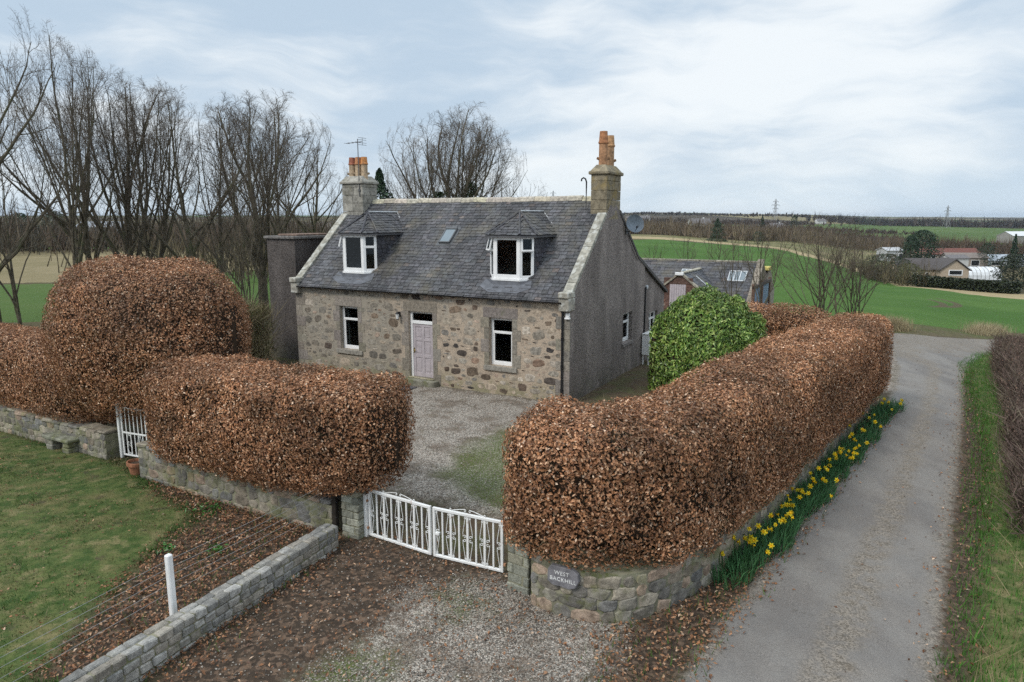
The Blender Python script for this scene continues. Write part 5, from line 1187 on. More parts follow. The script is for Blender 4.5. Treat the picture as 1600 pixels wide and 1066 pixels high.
# name plate on the curved wall
M_, Lw = curve_frame([(.30, 10.14), (.85, 9.72), (1.45, 9.55), (2.05, 9.72), (2.75, 10.25), (3.6, 11.05), (5.2, 13.05), (8.0, 16.85), (11.75, 21.9), (12.0, 22.5)])
q0 = M_(np.array([(.62, -.06, .69)]))[0]; q1 = M_(np.array([(.72, -.06, .69)]))[0]; sa = math.atan2(q1[1] - q0[1], q1[0] - q0[0])
sign = thing('name_plate', 'grey slate plaque lettered WEST BACKHILL on the curved wall', 'sign', tuple(q0), sa)
mb = MB(); out = np.array((1.0, 1.12)) * np.array([(-.26, -.10), (-.25, .07), (-.20, .135), (-.02, .13), (.16, .125), (.24, .07), (.255, -.03), (.20, -.13), (.10, -.165), (-.04, -.15), (-.18, -.15)]); n = len(out)
V = np.concatenate([np.column_stack([out[:, 0], np.full(n, y), out[:, 1]]) * (np.array((sc_, 1, sc_))) for y, sc_ in ((.05, 1.0), (-.012, 1.0), (-.024, .955))])
mb.add(V, np.array([[k * n + i, k * n + (i + 1) % n, (k + 1) * n + (i + 1) % n, (k + 1) * n + i] for k in range(2) for i in range(n)])); mb.ng.append(list(range(2 * n, 3 * n)))
mb.build('slate_plaque', plain('plaque_slate', (.17, .165, .175), .7, .3, .25, 9), sign)
def text_mesh(txt, size, name, m, parent, loc):
    cu = bpy.data.curves.new(name, 'FONT'); cu.body = txt; cu.size = size; cu.align_x = 'CENTER'; cu.extrude = .002; cu.space_character = 1.1
    to = bpy.data.objects.new(name + '_tmp', cu); COL.objects.link(to); bpy.context.view_layer.update()
    me = bpy.data.meshes.new_from_object(to.evaluated_get(bpy.context.evaluated_depsgraph_get())); bpy.data.objects.remove(to); bpy.data.curves.remove(cu)
    me.materials.clear(); me.materials.append(m); o = bpy.data.objects.new(name, me); COL.objects.link(o); o.parent = parent; o.location = loc; o.rotation_euler = (R(90), 0, 0); return o
M_LET = plain('pale_lettering', (.72, .72, .70), .7, .2, .2)
text_mesh('WEST', .088, 'lettering', M_LET, sign, (-.02, -.026, .02)); text_mesh('BACKHILL', .088, 'lettering', M_LET, sign, (0, -.026, -.08))
# standing stone by the curved wall
p = gp(1033, 944); mb = MB(); r = np.random.default_rng(5); lathe(mb, [(.0, -.05), (.10, -.05), (.125, .1), (.12, .25), (.09, .34), (.04, .385), (0, .39)], (0, 0, 0), 12, (.25, .235, .20))
V = mb.v[0]; V *= (1, .8, 1); V += r.normal(0, .008, V.shape); o = mb.build('guard_stone', M_MOSSY, origin=(0, 0, 0)); o.location = (p[0], p[1], 0); tag(o, 'rounded upright boulder at the lane side foot of the curved wall', 'boulder')
# ------------------------------------------------------------------ daffodils
r = np.random.default_rng(91); M_YEL = leaf_mat('daffodil_petal', .5, .3, .3)
def flower_mesh():
    mb = MB(); yel = (.90, .74, .04); org_ = (.90, .62, .02)
    for k in range(6):
        a = k * math.pi / 3; c_, s_ = math.cos(a), math.sin(a); V = [(0, 0, 0), (.026 * c_ - .014 * s_, .026 * s_ + .014 * c_, .006), (.052 * c_, .052 * s_, .0), (.026 * c_ + .014 * s_, .026 * s_ - .014 * c_, .006)]
        mb.add(np.array(V), np.array([[0, 3, 2, 1]]), yel)
    lathe(mb, [(.010, 0), (.013, .02), (.021, .036), (.018, .03), (.0, .012)], (0, 0, 0), 9, org_); return mb
fm = flower_mesh().build('flower', M_YEL); fmesh = fm.data; bpy.data.objects.remove(fm)
dl0, dl1 = np.array((3.75, 11.0)), np.array((12.35, 22.0))
CL = [(.00, 4, .9), (.05, 12, 1.05), (.11, 11, 1.0), (.17, 6, .9), (.22, 7, .9), (.27, 5, .9), (.32, 6, .9), (.37, 4, .8), (.43, 6, .9), (.48, 8, .9), (.54, 6, .8), (.60, 4, .8), (.67, 4, .8), (.75, 3, .7), (.83, 3, .7), (.90, 4, .8), (.96, 2, .7)]
ORD = ['first', 'second', 'third', 'fourth', 'fifth', 'sixth', 'seventh', 'eighth', 'ninth', 'tenth', 'eleventh', 'twelfth', 'thirteenth', 'fourteenth', 'fifteenth', 'sixteenth', 'last']
NUM = {2: 'two', 3: 'three', 4: 'four', 5: 'five', 6: 'six', 7: 'seven', 8: 'eight', 9: 'nine', 10: 'ten', 11: 'eleven', 12: 'twelve'}
nd2 = (dl1 - dl0) / np.linalg.norm(dl1 - dl0); sd3 = np.array((nd2[1], -nd2[0]))
for i, (t_, nf, sc_) in enumerate(CL):
    c = dl0 + (dl1 - dl0) * t_ + sd3 * r.uniform(-.05, .22); root = thing('daffodil_clump', 'daffodil clump with %s yellow flowers, %s along the lane from the curved wall' % (NUM[nf], ORD[i]), 'daffodils', (c[0], c[1], gz(*c)), 0, 'daffodils along the lane wall')
    mb = MB(); n = int(230 * sc_); th = r.uniform(0, 6.28, n); rad = np.sqrt(r.random(n)) * .40; b = nd2[None] * (rad * np.cos(th) * 1.5)[:, None] + sd3[None] * (rad * np.sin(th) * .8)[:, None]; h = r.uniform(.28, .50, n) * sc_
    ln = r.normal(0, .11, (n, 2)) + b * .25; ph_ = r.uniform(0, 6.28, n); sdv = np.column_stack([np.cos(ph_), np.sin(ph_), np.zeros(n)]) * .0085
    p0 = np.column_stack([b, np.zeros(n)]); p1 = np.column_stack([b + ln * .4, h * .65]); p2 = np.column_stack([b + ln, h])
    V = np.stack([p0 - sdv, p0 + sdv, p1 + sdv, p1 - sdv, p2], 1).reshape(-1, 3); k5 = np.arange(n)[:, None] * 5; cc = np.array((.06, .15, .06)) * r.uniform(.6, 1.6, (n, 1)) * np.array([(1, 1, 1)])
    mb.add(V, k5 + np.array([0, 1, 2, 3]), np.repeat(cc, 5, 0)); mb.f[3].append(k5 + np.array([3, 2, 4])); mb.build('leaves', M_GRASS, root)
    for k in range(nf):
        u, v = r.normal(0, .28), r.normal(.05, .16); p = nd2 * u + sd3 * v; hz_ = r.uniform(.38, .54) * sc_; sm = MB(); tube(sm, [(p[0] * .8, p[1] * .8, 0), (p[0] * .95, p[1] * .95, hz_ * .6), (p[0], p[1], hz_)], .005, 4, (.06, .13, .04))
        fo_ = bpy.data.objects.new('flower', fmesh); COL.objects.link(fo_); fo_.parent = root; fo_.location = (p[0], p[1], hz_); dv = Vector((r.normal(0, .7) - .1, r.normal(0, .6) - .7, r.uniform(-.1, .6))).normalized(); fo_.rotation_euler = dv.to_track_quat('Z', 'Y').to_euler(); s_ = r.uniform(.95, 1.35); fo_.scale = (s_,) * 3
        sm.build('stem', M_GRASS, root)
# green weeds among the leaves
for (u, v, lab) in ((325, 800, 'larger green weed rosette among the fallen leaves'), (262, 862, 'small green weed in the leaf litter above the white post'), (340, 863, 'little green weed in leaf litter right of the white post')):
    p = gp(u, v); root = thing('weed_plant', lab, 'weed', (p[0], p[1], 0)); mb = MB(); n = 90 if v == 800 else 40; sp_ = .16 if v == 800 else .08
    P_ = np.column_stack([r.normal(0, sp_, n), r.normal(0, sp_, n), r.uniform(.02, .12, n)]); Nz = r.normal(0, .4, (n, 3)); Nz[:, 2] = 1; Nz /= np.linalg.norm(Nz, axis=1)[:, None]; leaf_quads(mb, P_, Nz, r.uniform(.05, .1, n), r.uniform(.03, .06, n), np.array((.06, .17, .03)) * r.uniform(.6, 1.4, (n, 1)), r); mb.build('leaves', M_GREEN, root)
p = gp(140, 700); root = thing('yellow_flowering_plant', 'small yellow flowering plant at the wall right of the stone bench', 'plant', (p[0], p[1], 0)); mb = MB(); n = 120; P_ = np.column_stack([r.normal(0, .12, n), r.normal(0, .08, n), r.uniform(.02, .32, n)]); Nz = r.normal(0, 1, (n, 3)); Nz /= np.linalg.norm(Nz, axis=1)[:, None]
leaf_quads(mb, P_, Nz, r.uniform(.05, .1, n), r.uniform(.015, .03, n), np.where((P_[:, 2] > .2)[:, None] & (r.random((n, 1)) < .5), np.array([(.7, .5, .02)]), np.array([(.07, .14, .03)])), r); mb.build('leaves', M_GREEN, root)
# ------------------------------------------------------------------ bare trees
def grow(seed, trunk=.2, limbs=7, spread=(18, 42), nb=8, ns=5, nt=4, up=.10, stems=1, r0=.02, lean=0.0, wig=.08, tw=.006, ang=(24, 48), bl=.40, dome=.31):
    """bare tree 10 m high: trunk and limbs in one mesh, branches and twigs in the other"""
    r = np.random.default_rng(seed); tk = MB(); cr = MB(); H = 10.0
    def path(p, d, L, n, upw, wg):
        P = [p]; d = d / np.linalg.norm(d)
        for i in range(n):
            d = d + r.normal(0, wg, 3) + np.array((0, 0, upw)); d /= np.linalg.norm(d); P.append(P[-1] + d * L / n)
        return np.array(P), d
    def child_dir(d, a):
        q = np.cross(d, r.normal(0, 1, 3)); q /= np.linalg.norm(q) + 1e-9; return d * math.cos(a) + q * math.sin(a)
    bc = np.array((.098, .084, .060)); tcol = np.array((.115, .094, .074))
    def sub(P, r_a, r_b, level, n, Lb):
        for t_ in (np.arange(n) + r.uniform(.1, .9, n)) / n * .86 + .14:
            k = t_ * (len(P) - 1); i = min(int(k), len(P) - 2); f = k - i; p = P[i] * (1 - f) + P[i + 1] * f; d = P[i + 1] - P[i]; d /= np.linalg.norm(d)
            rr = (r_a * (1 - t_) + r_b * t_) * r.uniform(.38, .6); L_ = Lb * r.uniform(.65, 1.15) * (1.15 - .6 * t_)
            Q, _ = path(p, child_dir(d, R(r.uniform(*ang) * (1 if level < 4 else 1.25))), L_, {2: 6, 3: 4, 4: 3}[level], up * (1.0 if level < 4 else .5), wig * {2: 1, 3: 1.2, 4: 1.7}[level])
            rr = max(rr, tw * {2: 1.6, 3: 1.2, 4: .8}[level]); tube(cr, Q, np.linspace(rr, max(rr * .3, tw * .45), len(Q)), 5 if level == 2 else 3, bc if level == 2 else tcol, cap=False)
            if level == 2: sub(Q, rr, rr * .35, 3, ns, L_ * .52)
            elif level == 3: sub(Q, rr, rr * .4, 4, nt, max(L_ * .55, .42))
    for s_ in range(stems):
        base = np.array((r.normal(0, .25 * (stems > 1)), r.normal(0, .25 * (stems > 1)), -.15)); d0 = np.array((lean + r.normal(0, .10 * (stems > 1) + .03), r.normal(0, .12 * (stems > 1) + .03), 1.0))
        P, d = path(base, d0, trunk * H * r.uniform(.85, 1.15), 5, .02, .03); R0 = r0 * H * (.75 if stems > 1 else 1); rad = np.linspace(R0, R0 * .74, len(P)); rad[0] *= 1.35; tube(tk, P, rad, 8, bc, cap=False)
        lead, _ = path(P[-1], d, H * (1 - trunk) * .90, 9, .08, .06); tube(tk, lead, np.linspace(R0 * .62, .015, len(lead)), 6, bc, cap=False); sub(lead[1:], R0 * .4, .015, 2, nb + 2, H * .26)
        for k in range(limbs):
            t_ = r.uniform(.6, 1.0); i = min(int(t_ * 5), 4); p = P[i] + (P[i + 1] - P[i]) * (t_ * 5 - i if i < 4 else 1)
            if r.random() < .45: p = lead[r.integers(0, 4)]
            az = 2 * math.pi * (k + r.uniform(-.3, .3)) / limbs; a = R(r.uniform(*spread)); dd = np.array((math.sin(a) * math.cos(az), math.sin(a) * math.sin(az), math.cos(a)))
            L_ = (H * .97 - p[2]) * r.uniform(.80, 1.05); Q, _ = path(p, dd, L_, 8, up * .5, .09); ra = R0 * r.uniform(.26, .44); tube(tk, Q, np.linspace(ra, .012, len(Q)), 6, bc, cap=False); sub(Q[1:], ra * .75, .012, 2, nb, L_ * bl)
    if dome:   # a crown that has grown to a rounded outline
        F0 = np.array((lean * trunk * H, 0, H * (trunk + (1 - trunk) * .38))); ra_ = np.array((dome * H, dome * H, H * (1 - trunk) * .60))
        for m_ in (tk, cr):
            for q, v in enumerate(m_.v):
                d_ = v - F0; rr_ = np.tile(ra_, (len(v), 1)); rr_[:, 2] = np.where(d_[:, 2] < 0, F0[2] * 1.7, ra_[2]); e_ = np.linalg.norm(d_ / rr_, axis=1); k_ = np.where(e_ > .75, (.75 + .34 * np.tanh((e_ - .75) / .60)) / np.maximum(e_, 1e-6), 1.0); m_.v[q] = F0 + d_ * k_[:, None]
    top = np.percentile(np.concatenate([v[:, 2] for v in cr.v]), 99.6)
    for m_ in (tk, cr): m_.v = [v * (H / top) for v in m_.v]
    return tk, cr
def tree_proto(args):
    tk, cr = grow(**args); a = tk.build('trunk', M_BARK); b = cr.build('crown', M_TWIG); da, db = a.data, b.data
    bpy.data.objects.remove(a); bpy.data.objects.remove(b); return da, db
PROTO = {k: tree_proto(v) for k, v in dict(
    vase=dict(seed=3, trunk=.23, limbs=10, spread=(10, 38), nb=9, ns=7, nt=7),
    vase2=dict(seed=8, trunk=.25, limbs=6, spread=(12, 40), nb=8, ns=6, nt=6, stems=2, r0=.019),
    round=dict(seed=14, trunk=.30, limbs=9, spread=(20, 56), nb=8, ns=6, nt=6, up=.08, wig=.10, ang=(25, 50)),
    tall=dict(dome=.30, seed=21, trunk=.34, limbs=7, spread=(25, 62), nb=7, nt=5, up=.05, r0=.016, wig=.14, lean=.05, ang=(28, 58), bl=.45),
    gnarl=dict(dome=0, seed=27, trunk=.28, limbs=7, spread=(35, 75), nb=7, up=.03, r0=.018, wig=.17, lean=-.08, ang=(30, 60), bl=.45),
    multi=dict(dome=.42, seed=33, trunk=.08, limbs=6, spread=(14, 52), nb=6, ns=4, nt=3, stems=3, r0=.012, up=.08),
    young=dict(dome=0, seed=41, trunk=.22, limbs=5, spread=(14, 34), nb=4, ns=3, nt=2, r0=.012, tw=.014, ang=(22, 40))).items()}
def bare_tree(kind, u, Y, vtop, rz, lab, wide=1.0, group='bare winter trees', name='bare_tree', base=None, tilt=0.0):
    X, Y_, z = at(u, Y); h = zat(vtop, Y) - z; root = thing(name, lab, 'tree', (X, Y_, z), R(rz), group); root.rotation_euler = (0, R(tilt), R(rz)) ; root.scale = (h / 10 * wide, h / 10 * wide, h / 10)
    for nm, me in zip(('trunk', 'crown'), PROTO[kind]):
        o = bpy.data.objects.new(nm, me); COL.objects.link(o); o.parent = root
    return root
G1 = 'bare trees left of the cottage'
bare_tree('round', 4, 29, -60, 20, 'tallest bare tree at the left edge, its top cut by the frame', .7, G1)
bare_tree('vase2', -70, 36, 40, 100, 'bare tree whose branches reach in from beyond the left edge', .9, G1)
bare_tree('young', 40, 29, 215, 200, 'small leaning bare tree low at the left edge', .9, G1)
bare_tree('vase2', 112, 35, 48, 130, 'high pointed bare tree second from the left edge', .62, G1)
bare_tree('round', 158, 37, 120, 60, 'leaning bare tree above the left shoulder of the dome hedge', .75, G1, tilt=-6)
bare_tree('vase', 218, 39, 108, 10, 'broad vase shaped bare tree rising straight behind the dome hedge', .95, G1)
bare_tree('vase2', 246, 43, 128, 80, 'twin stemmed bare tree just right of the broad vase shaped tree', .8, G1)
bare_tree('round', 312, 38, 138, 220, 'thick trunked bare tree above the right shoulder of the dome hedge', .80, G1)
bare_tree('tall', 352, 41, 165, 300, 'slender bare tree between the dome hedge and the dark block', .7, G1)
bare_tree('vase', 412, 45, 140, 150, 'dense round topped bare tree left of the flat roofed block', 1.15, G1)
bare_tree('vase2', 440, 50, 155, 260, 'bare tree directly behind the flat roofed block', .9, G1)
bare_tree('multi', 385, 37, 250, 33, 'low spreading bare tree beside the flat roofed block', .9, G1)
bare_tree('round', 490, 58, 215, 40, 'bare tree showing just left of the three pot chimney', .9, G1)
G2 = 'bare trees behind the cottage roof'
bare_tree('vase', 712, 52, 165, 95, 'big fan shaped bare tree above the middle of the roof', 1.2, G2)
bare_tree('vase2', 748, 55, 185, 10, 'bare tree behind the right half of the fan shaped crown', .9, G2)
bare_tree('vase2', 655, 50, 218, 70, 'smaller bare tree left of the fan shaped crown', .75, G2)
bare_tree('multi', 800, 52, 268, 170, 'lowest bare tree at the right of the group over the ridge', .9, G2)
G3 = 'slim bare trees beyond the lane hedge'
bare_tree('multi', 1278, 38, 338, 15, 'spreading bare tree rising behind the far end of the lane hedge', 1.25, G3)
bare_tree('multi', 1335, 39, 352, 140, 'spreading bare tree nearer the lane end of the hedge', 1.15, G3)
bare_tree('young', 1305, 37, 385, 80, 'thin bare tree between the two spreading ones', 1.0, G3)
bare_tree('young', 1185, 34, 345, 10, 'slim forked sapling in front of the steading gable', 1.0, G3)
bare_tree('young', 1142, 35, 362, 120, 'slim upright sapling in front of the steading roof', .9, G3)
bare_tree('young', 1118, 60, 352, 220, 'faint sapling beyond the steading ridge', 1.2, G3)
bare_tree('young', 1070, 62, 366, 300, 'faint sapling above the left part of the steading ridge', 1.2, G3)
bare_tree('young', 1022, 64, 378, 30, 'small sapling beside the cottage gable, over the green field', 1.3, G3)
# ivy on the stems over the ridge
r = np.random.default_rng(17)
for (u, Y, v0, v1, lab) in ((690, 51, 300, 325, 'dark ivy clump on the stems left of the fan shaped tree'), (738, 53, 285, 325, 'dark ivy clump on the stems right of the fan shaped tree')):
    X, Y_, z = at(u, Y); za, zb = zat(v1, Y), zat(v0, Y); root = thing('ivy_clump', lab, 'ivy', (X, Y_ - .4, z)); n = 1500; mb = MB()
    P_ = np.column_stack([r.normal(0, .55, n), r.normal(0, .45, n), r.uniform(za - z - 2, zb - z, n)]); P_[:, :2] *= (1.15 - (P_[:, 2:3] - za + z) / max(zb - za, .1) * .75).clip(.25, 1.2); N_ = r.normal(0, 1, (n, 3)); N_ /= np.linalg.norm(N_, axis=1)[:, None]
    leaf_quads(mb, P_, N_, r.uniform(.1, .2, n), r.uniform(.08, .16, n), np.array((.03, .055, .015)) * r.uniform(.5, 1.5, (n, 1)), r); mb.build('foliage', M_GREEN, root)
    mb = MB(); tube(mb, [(0, 0, -.2), (.1, 0, (zb - z) * .5), (0, 0, zb - z)], [.14, .1, .05], 6, (.06, .05, .035)); mb.build('trunk', M_BARK, root)
# conifers and evergreen clumps
def evergreen(u, Y, vtop, halfw_px, lab, seed, shape='cone', col=(.022, .045, .020), name='conifer', n=2600, leaf=None, group=None, cat='tree'):
    r = np.random.default_rng(seed); X, Y_, z = at(u, Y); h = max(zat(vtop, Y) - z, 1.0); W_ = halfw_px * Y / FPX; root = thing(name, lab, cat, (X, Y_, z), 0, group)
    mb = MB(); tube(mb, [(0, 0, -.3), (0, 0, h * .5), (0, 0, h * .93)], [h * .022, h * .014, h * .003], 6, (.05, .038, .028)); mb.build('trunk', M_BARK, root)
    t_ = r.random(n) ** (1.4 if shape == 'cone' else .9); zz = h * (.06 + .94 * t_)
    prof = (1 - t_) ** .75 * (.78 + .22 * np.sin(t_ * 26 + r.uniform(0, 1))) if shape == 'cone' else np.sqrt(np.clip(1 - ((t_ - .48) / .53) ** 2, .01, 1))
    az = r.uniform(0, 6.283, n); lump = 1 + .28 * np.sin(az * 3 + t_ * 9 + seed) * np.sin(az * 2 - t_ * 7); rad = W_ * prof * lump * np.sqrt(r.uniform(.35, 1, n))
    P_ = np.column_stack([rad * np.cos(az), rad * np.sin(az), zz - rad * .12 * (shape == 'cone')]); N_ = np.column_stack([np.cos(az), np.sin(az), np.full(n, .7)]) + r.normal(0, .5, (n, 3)); N_ /= np.linalg.norm(N_, axis=1)[:, None]
    s = leaf or max(.12, h * .045); mb = MB(); leaf_quads(mb, P_, N_, r.uniform(.7, 1.6, n) * s, r.uniform(.4, .9, n) * s, np.array(col) * r.uniform(.45, 1.7, (n, 1)), r, .2); mb.build('crown', M_GREEN if shape == 'x' else M_LEAF, root); return root
evergreen(600, 44, 264, 74, 'dark green conifer peeping out right of the three pot chimney', 101, 'cone', n=5200, leaf=.20)
evergreen(1120, 245, 341, 17, 'broad dark conifer standing at the far edge of the green field', 102, 'cone', n=2200)
evergreen(1190, 420, 336, 7, 'dark conifer on the hillside left of the near pylon', 103, 'cone', n=900)
evergreen(1240, 450, 337, 6, 'small dark conifer on the hillside right of the near pylon', 104, 'round', n=800, name='evergreen_tree')
evergreen(1184, 235, 362, 9, 'small round dark evergreen at the corner of the brown wood', 105, 'round', n=900, name='evergreen_tree')
evergreen(1437, 230, 360, 24, 'big dark evergreen between the white shed and the red roof', 106, 'round', n=2600, name='evergreen_tree')
evergreen(1420, 222, 368, 13, 'dark evergreen crown left of the biggest evergreen', 107, 'round', n=1500, name='evergreen_tree')
evergreen(1382, 165, 397, 36, 'wide dark evergreen thicket left of the bungalow', 108, 'round', n=3600, name='evergreen_tree', col=(.028, .042, .018))
evergreen(1418, 152, 412, 22, 'olive brown bush in front of the bungalow left end', 109, 'round', n=2200, name='bush', col=(.085, .085, .035), cat='bush')
evergreen(1580, 150, 397, 26, 'large dark pine at the right edge behind the boundary hedge', 110, 'round', n=3000, name='pine_tree', col=(.026, .035, .018))
evergreen(1581, 260, 366, 10, 'tall dark conifer near the right edge above the glass roof', 111, 'cone', n=1200)
evergreen(1540, 262, 380, 14, 'low dark evergreen right of the red roofed sheds', 112, 'round', n=1200, name='evergreen_tree')
evergreen(1373, 1000, 339, 4, 'left tree of the dark far plantation', 113, 'round', n=300, name='evergreen_tree'); 
for k, (u, hw_) in enumerate(((1345, 9), (1358, 9), (1366, 7))): evergreen(u, 950, 340.5 - k * .3, hw_, ['left dark clump of the far plantation on the horizon', 'middle dark clump of the far plantation on the horizon', 'right dark clump of the far plantation on the horizon'][k], 114 + k, 'round', n=400, name='evergreen_clump', cat='trees')
evergreen(90, 150, 330, 22, 'dark conifer mass in the left distance behind the bare trees', 120, 'round', n=1800)
evergreen(35, 160, 333, 18, 'dark conifer mass nearest the left edge', 121, 'round', n=1500)
# woods that read as one mass
def wood(name, pts, n, h, col, seed, spread=4.0, tw=.05, stick=9):
    r = np.random.default_rng(seed); P = np.array([at(u, Y) for u, Y in pts]); k = r.random(n) * (len(P) - 1); i = k.astype(int); f = (k - i)[:, None]; c = P[i] * (1 - f) + P[np.minimum(i + 1, len(P) - 1)] * f
    c[:, :2] += r.normal(0, spread, (n, 2)) * np.array((1, 1)); c[:, 2] = terrain(c[:, 0], c[:, 1]); hh = h * r.uniform(.55, 1.1, n) * (1 + .22 * np.sin(k * 5.3 + seed) + .15 * np.sin(k * 13.7))
    m = stick; V = []; d = r.normal(0, .28, (n, m, 3)); d[:, :, 2] = 1; st = r.uniform(0, .45, (n, m)) * hh[:, None]; L = hh[:, None] * r.uniform(.45, .95, (n, m)); p0 = c[:, None, :] + r.normal(0, .5, (n, m, 3)) * np.array((1, 1, 0)); p0[:, :, 2] += st; p1 = p0 + d * np.minimum(L, hh[:, None] - st * .5)[:, :, None]
    an = r.uniform(-.6, .6, (n, m)); s_ = np.stack([np.cos(an), np.sin(an), np.zeros((n, m))], -1) * tw * r.uniform(.6, 1.8, (n, m, 1)); V = np.stack([p0 - s_, p0 + s_, p1], 2).reshape(-1, 3)
    cc = np.array(col)[r.integers(0, len(col), n)] * r.uniform(.7, 1.3, (n, 1)); mb = MB(); mb.add(V, np.arange(len(V)).reshape(-1, 3), np.repeat(cc, m * 3, 0)); return tag(mb.build(name, M_TWIG), kind='stuff')
BR = [(.115, .085, .06), (.15, .11, .075), (.09, .07, .052), (.17, .135, .085)]
wood('distant_woodland', [(960, 330), (1040, 310), (1120, 290), (1200, 290), (1290, 330), (1370, 380), (1430, 420)], 2000, 5.6, [(.135, .105, .075), (.17, .13, .09), (.11, .09, .065), (.19, .155, .10)], 201, 8, .11)
wood('distant_woodland', [(1180, 400), (1270, 400), (1360, 410), (1400, 420)], 450, 6.5, [(.10, .075, .06), (.13, .095, .075)], 202, 8, .18)
wood('distant_woodland', [(1450, 325), (1500, 330), (1560, 335), (1640, 335), (1760, 335)], 1500, 7.0, BR[:3], 203, 6, .16)
wood('distant_woodland', [(1340, 175), (1390, 160), (1420, 152)], 130, 4.5, [(.12, .10, .06), (.09, .075, .05)], 204, 3, .06)
wood('distant_woodland', [(-330, 120), (-120, 125), (60, 130), (250, 135), (420, 130), (520, 120)], 1300, 6.0, [(.095, .072, .055), (.11, .09, .065), (.065, .06, .046)], 205, 8, .08)
wood('distant_woodland', [(230, 82), (330, 78), (430, 72), (520, 70), (600, 72)], 150, 4.5, [(.095, .078, .052), (.12, .10, .06), (.07, .06, .04)], 206, 4, .05)
wood('distant_woodland', [(980, 800), (1100, 800), (1250, 850)], 450, 5, [(.075, .06, .05)], 207, 22, .5, 6)
wood('distant_woodland', [(1300, 1050), (1420, 1000), (1520, 950), (1650, 950), (1800, 950)], 1100, 10, [(.06, .055, .05), (.08, .065, .055)], 208, 25, .6, 6)
wood('distant_woodland', [(960, 1350), (1060, 1380), (1160, 1400), (1260, 1450), (1350, 1500)], 500, 5, [(.06, .05, .042)], 209, 40, .9, 6)
wood('distant_woodland', [(1000, 620), (1090, 560), (1150, 560), (1220, 600), (1320, 640), (1420, 640)], 500, 4, [(.07, .055, .042), (.09, .07, .05)], 210, 12, .3, 6)
# ------------------------------------------------------------------ steading behind the cottage
ST = thing('stone_steading', 'long slate roofed stone farm steading behind the cottage with blue end doors', 'farm building', tuple(hw(0, 0, 0)), -HTH)
r = np.random.default_rng(303)
RY, RZ = 22.3, 3.28; XR = None
def fx(u, v, y):   # pixel onto the plane y = const of the cottage frame -> local x, z
    d_ = ray(u, v); n2 = np.array((math.sin(HTH), math.cos(HTH))); k = HX * n2[0] + HY * n2[1] + y; t_ = k / (d_[0] * n2[0] + d_[1] * n2[1]); w_ = d_ * t_; x = (w_[0] - HX) * math.cos(HTH) - (w_[1] - HY) * math.sin(HTH); return x, CAM_H + w_[2]
XR, RZ = fx(1194, 411, RY); XL = fx(985, 405, RY)[0] - 1.5
FW_, FE = 18.6, RZ - 2.75
sl = (RZ - FE) / (RY - FW_); Ls = math.hypot(RY - FW_, RZ - FE); sdv = np.array((0, RY - FW_, RZ - FE)) / Ls
STC = (.075, .075, .082)
mb = MB(); slates(mb, (XL, FW_ - .1, FE), (1, 0, 0), sdv, XR - XL - .25, Ls, None, .26, .34, STC, r); mb.add(np.array([(XL, FW_ - .1, FE - .02), (XR, FW_ - .1, FE - .02), (XR, RY, RZ), (XL, RY, RZ)]), [0, 1, 2, 3], (.05,) * 3); mb.add(np.array([(XL, RY, RZ), (XR, RY, RZ), (XR, RY + 3.6, FE), (XL, RY + 3.6, FE)]), [0, 1, 2, 3], (.06,) * 3); mb.build('roof', M_SLATE, ST)
mb = MB(); x = XL
while x < XR - .3: L_ = r.uniform(.5, .8); bbox(mb, (x, RY - .14, RZ - .04), (min(x + L_, XR), RY + .14, RZ + .09), .04, np.array((.27, .25, .20)) * r.uniform(.7, 1.15)); x += L_ + .01
mb.build('ridge_tiles', M_STONE, ST)
mb = MB(); box(mb, (XL, FW_, -.3), (XR - .02, FW_ + .4, FE), (.2, .17, .14)); mb.add(np.array([(XR, FW_, -.3), (XR, RY + 3.6, -.3), (XR, RY + 3.6, FE), (XR, RY, RZ), (XR, FW_, FE)]), [0, 1, 2, 3, 4], (.25, .2, .17)); mb.build('wall', M_MOSSY, ST)
mb = MB(); Lk = math.hypot(RY - FW_ + .2, RZ - FE)
def Msk(v): return np.array((XR, FW_ - .2, FE - .02)) + v[:, :1] * np.array((1.0, 0, 0)) + v[:, 1:2] * sdv + v[:, 2:3] * np.cross((1, 0, 0), sdv)
s = 0
while s < Lk: bbox(mb, (-.32, s, 0), (.06, min(s + .8, Lk) - .01, .22), .03, np.array((.27, .235, .19)) * r.uniform(.8, 1.1), Msk); s += .8
mb.build('skew_coping', M_STONE, ST)
for (u, v, lab) in ((1073, 0, 0),): pass
def rooflight(xc, y0, w_, h_):
    Mr = lambda v: np.array((xc, y0, FE + sl * (y0 - FW_ + .1) + .03)) + v[:, :1] * np.array((1.0, 0, 0)) + v[:, 1:2] * sdv + v[:, 2:3] * np.cross((1, 0, 0), sdv)
    mb = MB(); 
    for k in range(4): box(mb, (k * w_ / 3 - .02, 0, .0), (k * w_ / 3 + .02, h_, .10), (.35,) * 3, Mr)
    box(mb, (-.02, -.03, .0), (w_ + .02, .02, .09), (.35,) * 3, Mr); box(mb, (-.02, h_ - .02, .0), (w_ + .02, h_ + .04, .1), (.35,) * 3, Mr); o = mb.build('skylight', M_LEADW, ST); mb = MB(); box(mb, (.0, .02, .05), (w_, h_ - .02, .07), (.3,) * 3, Mr); mb.build('pane', M_ROOFLIGHT, o)
rooflight(fx(1066, 415, RY - 1.0)[0], RY - 1.5, .8, .8); rooflight(fx(1141, 417, RY - 1.0)[0], RY - 1.5, .95, .8)
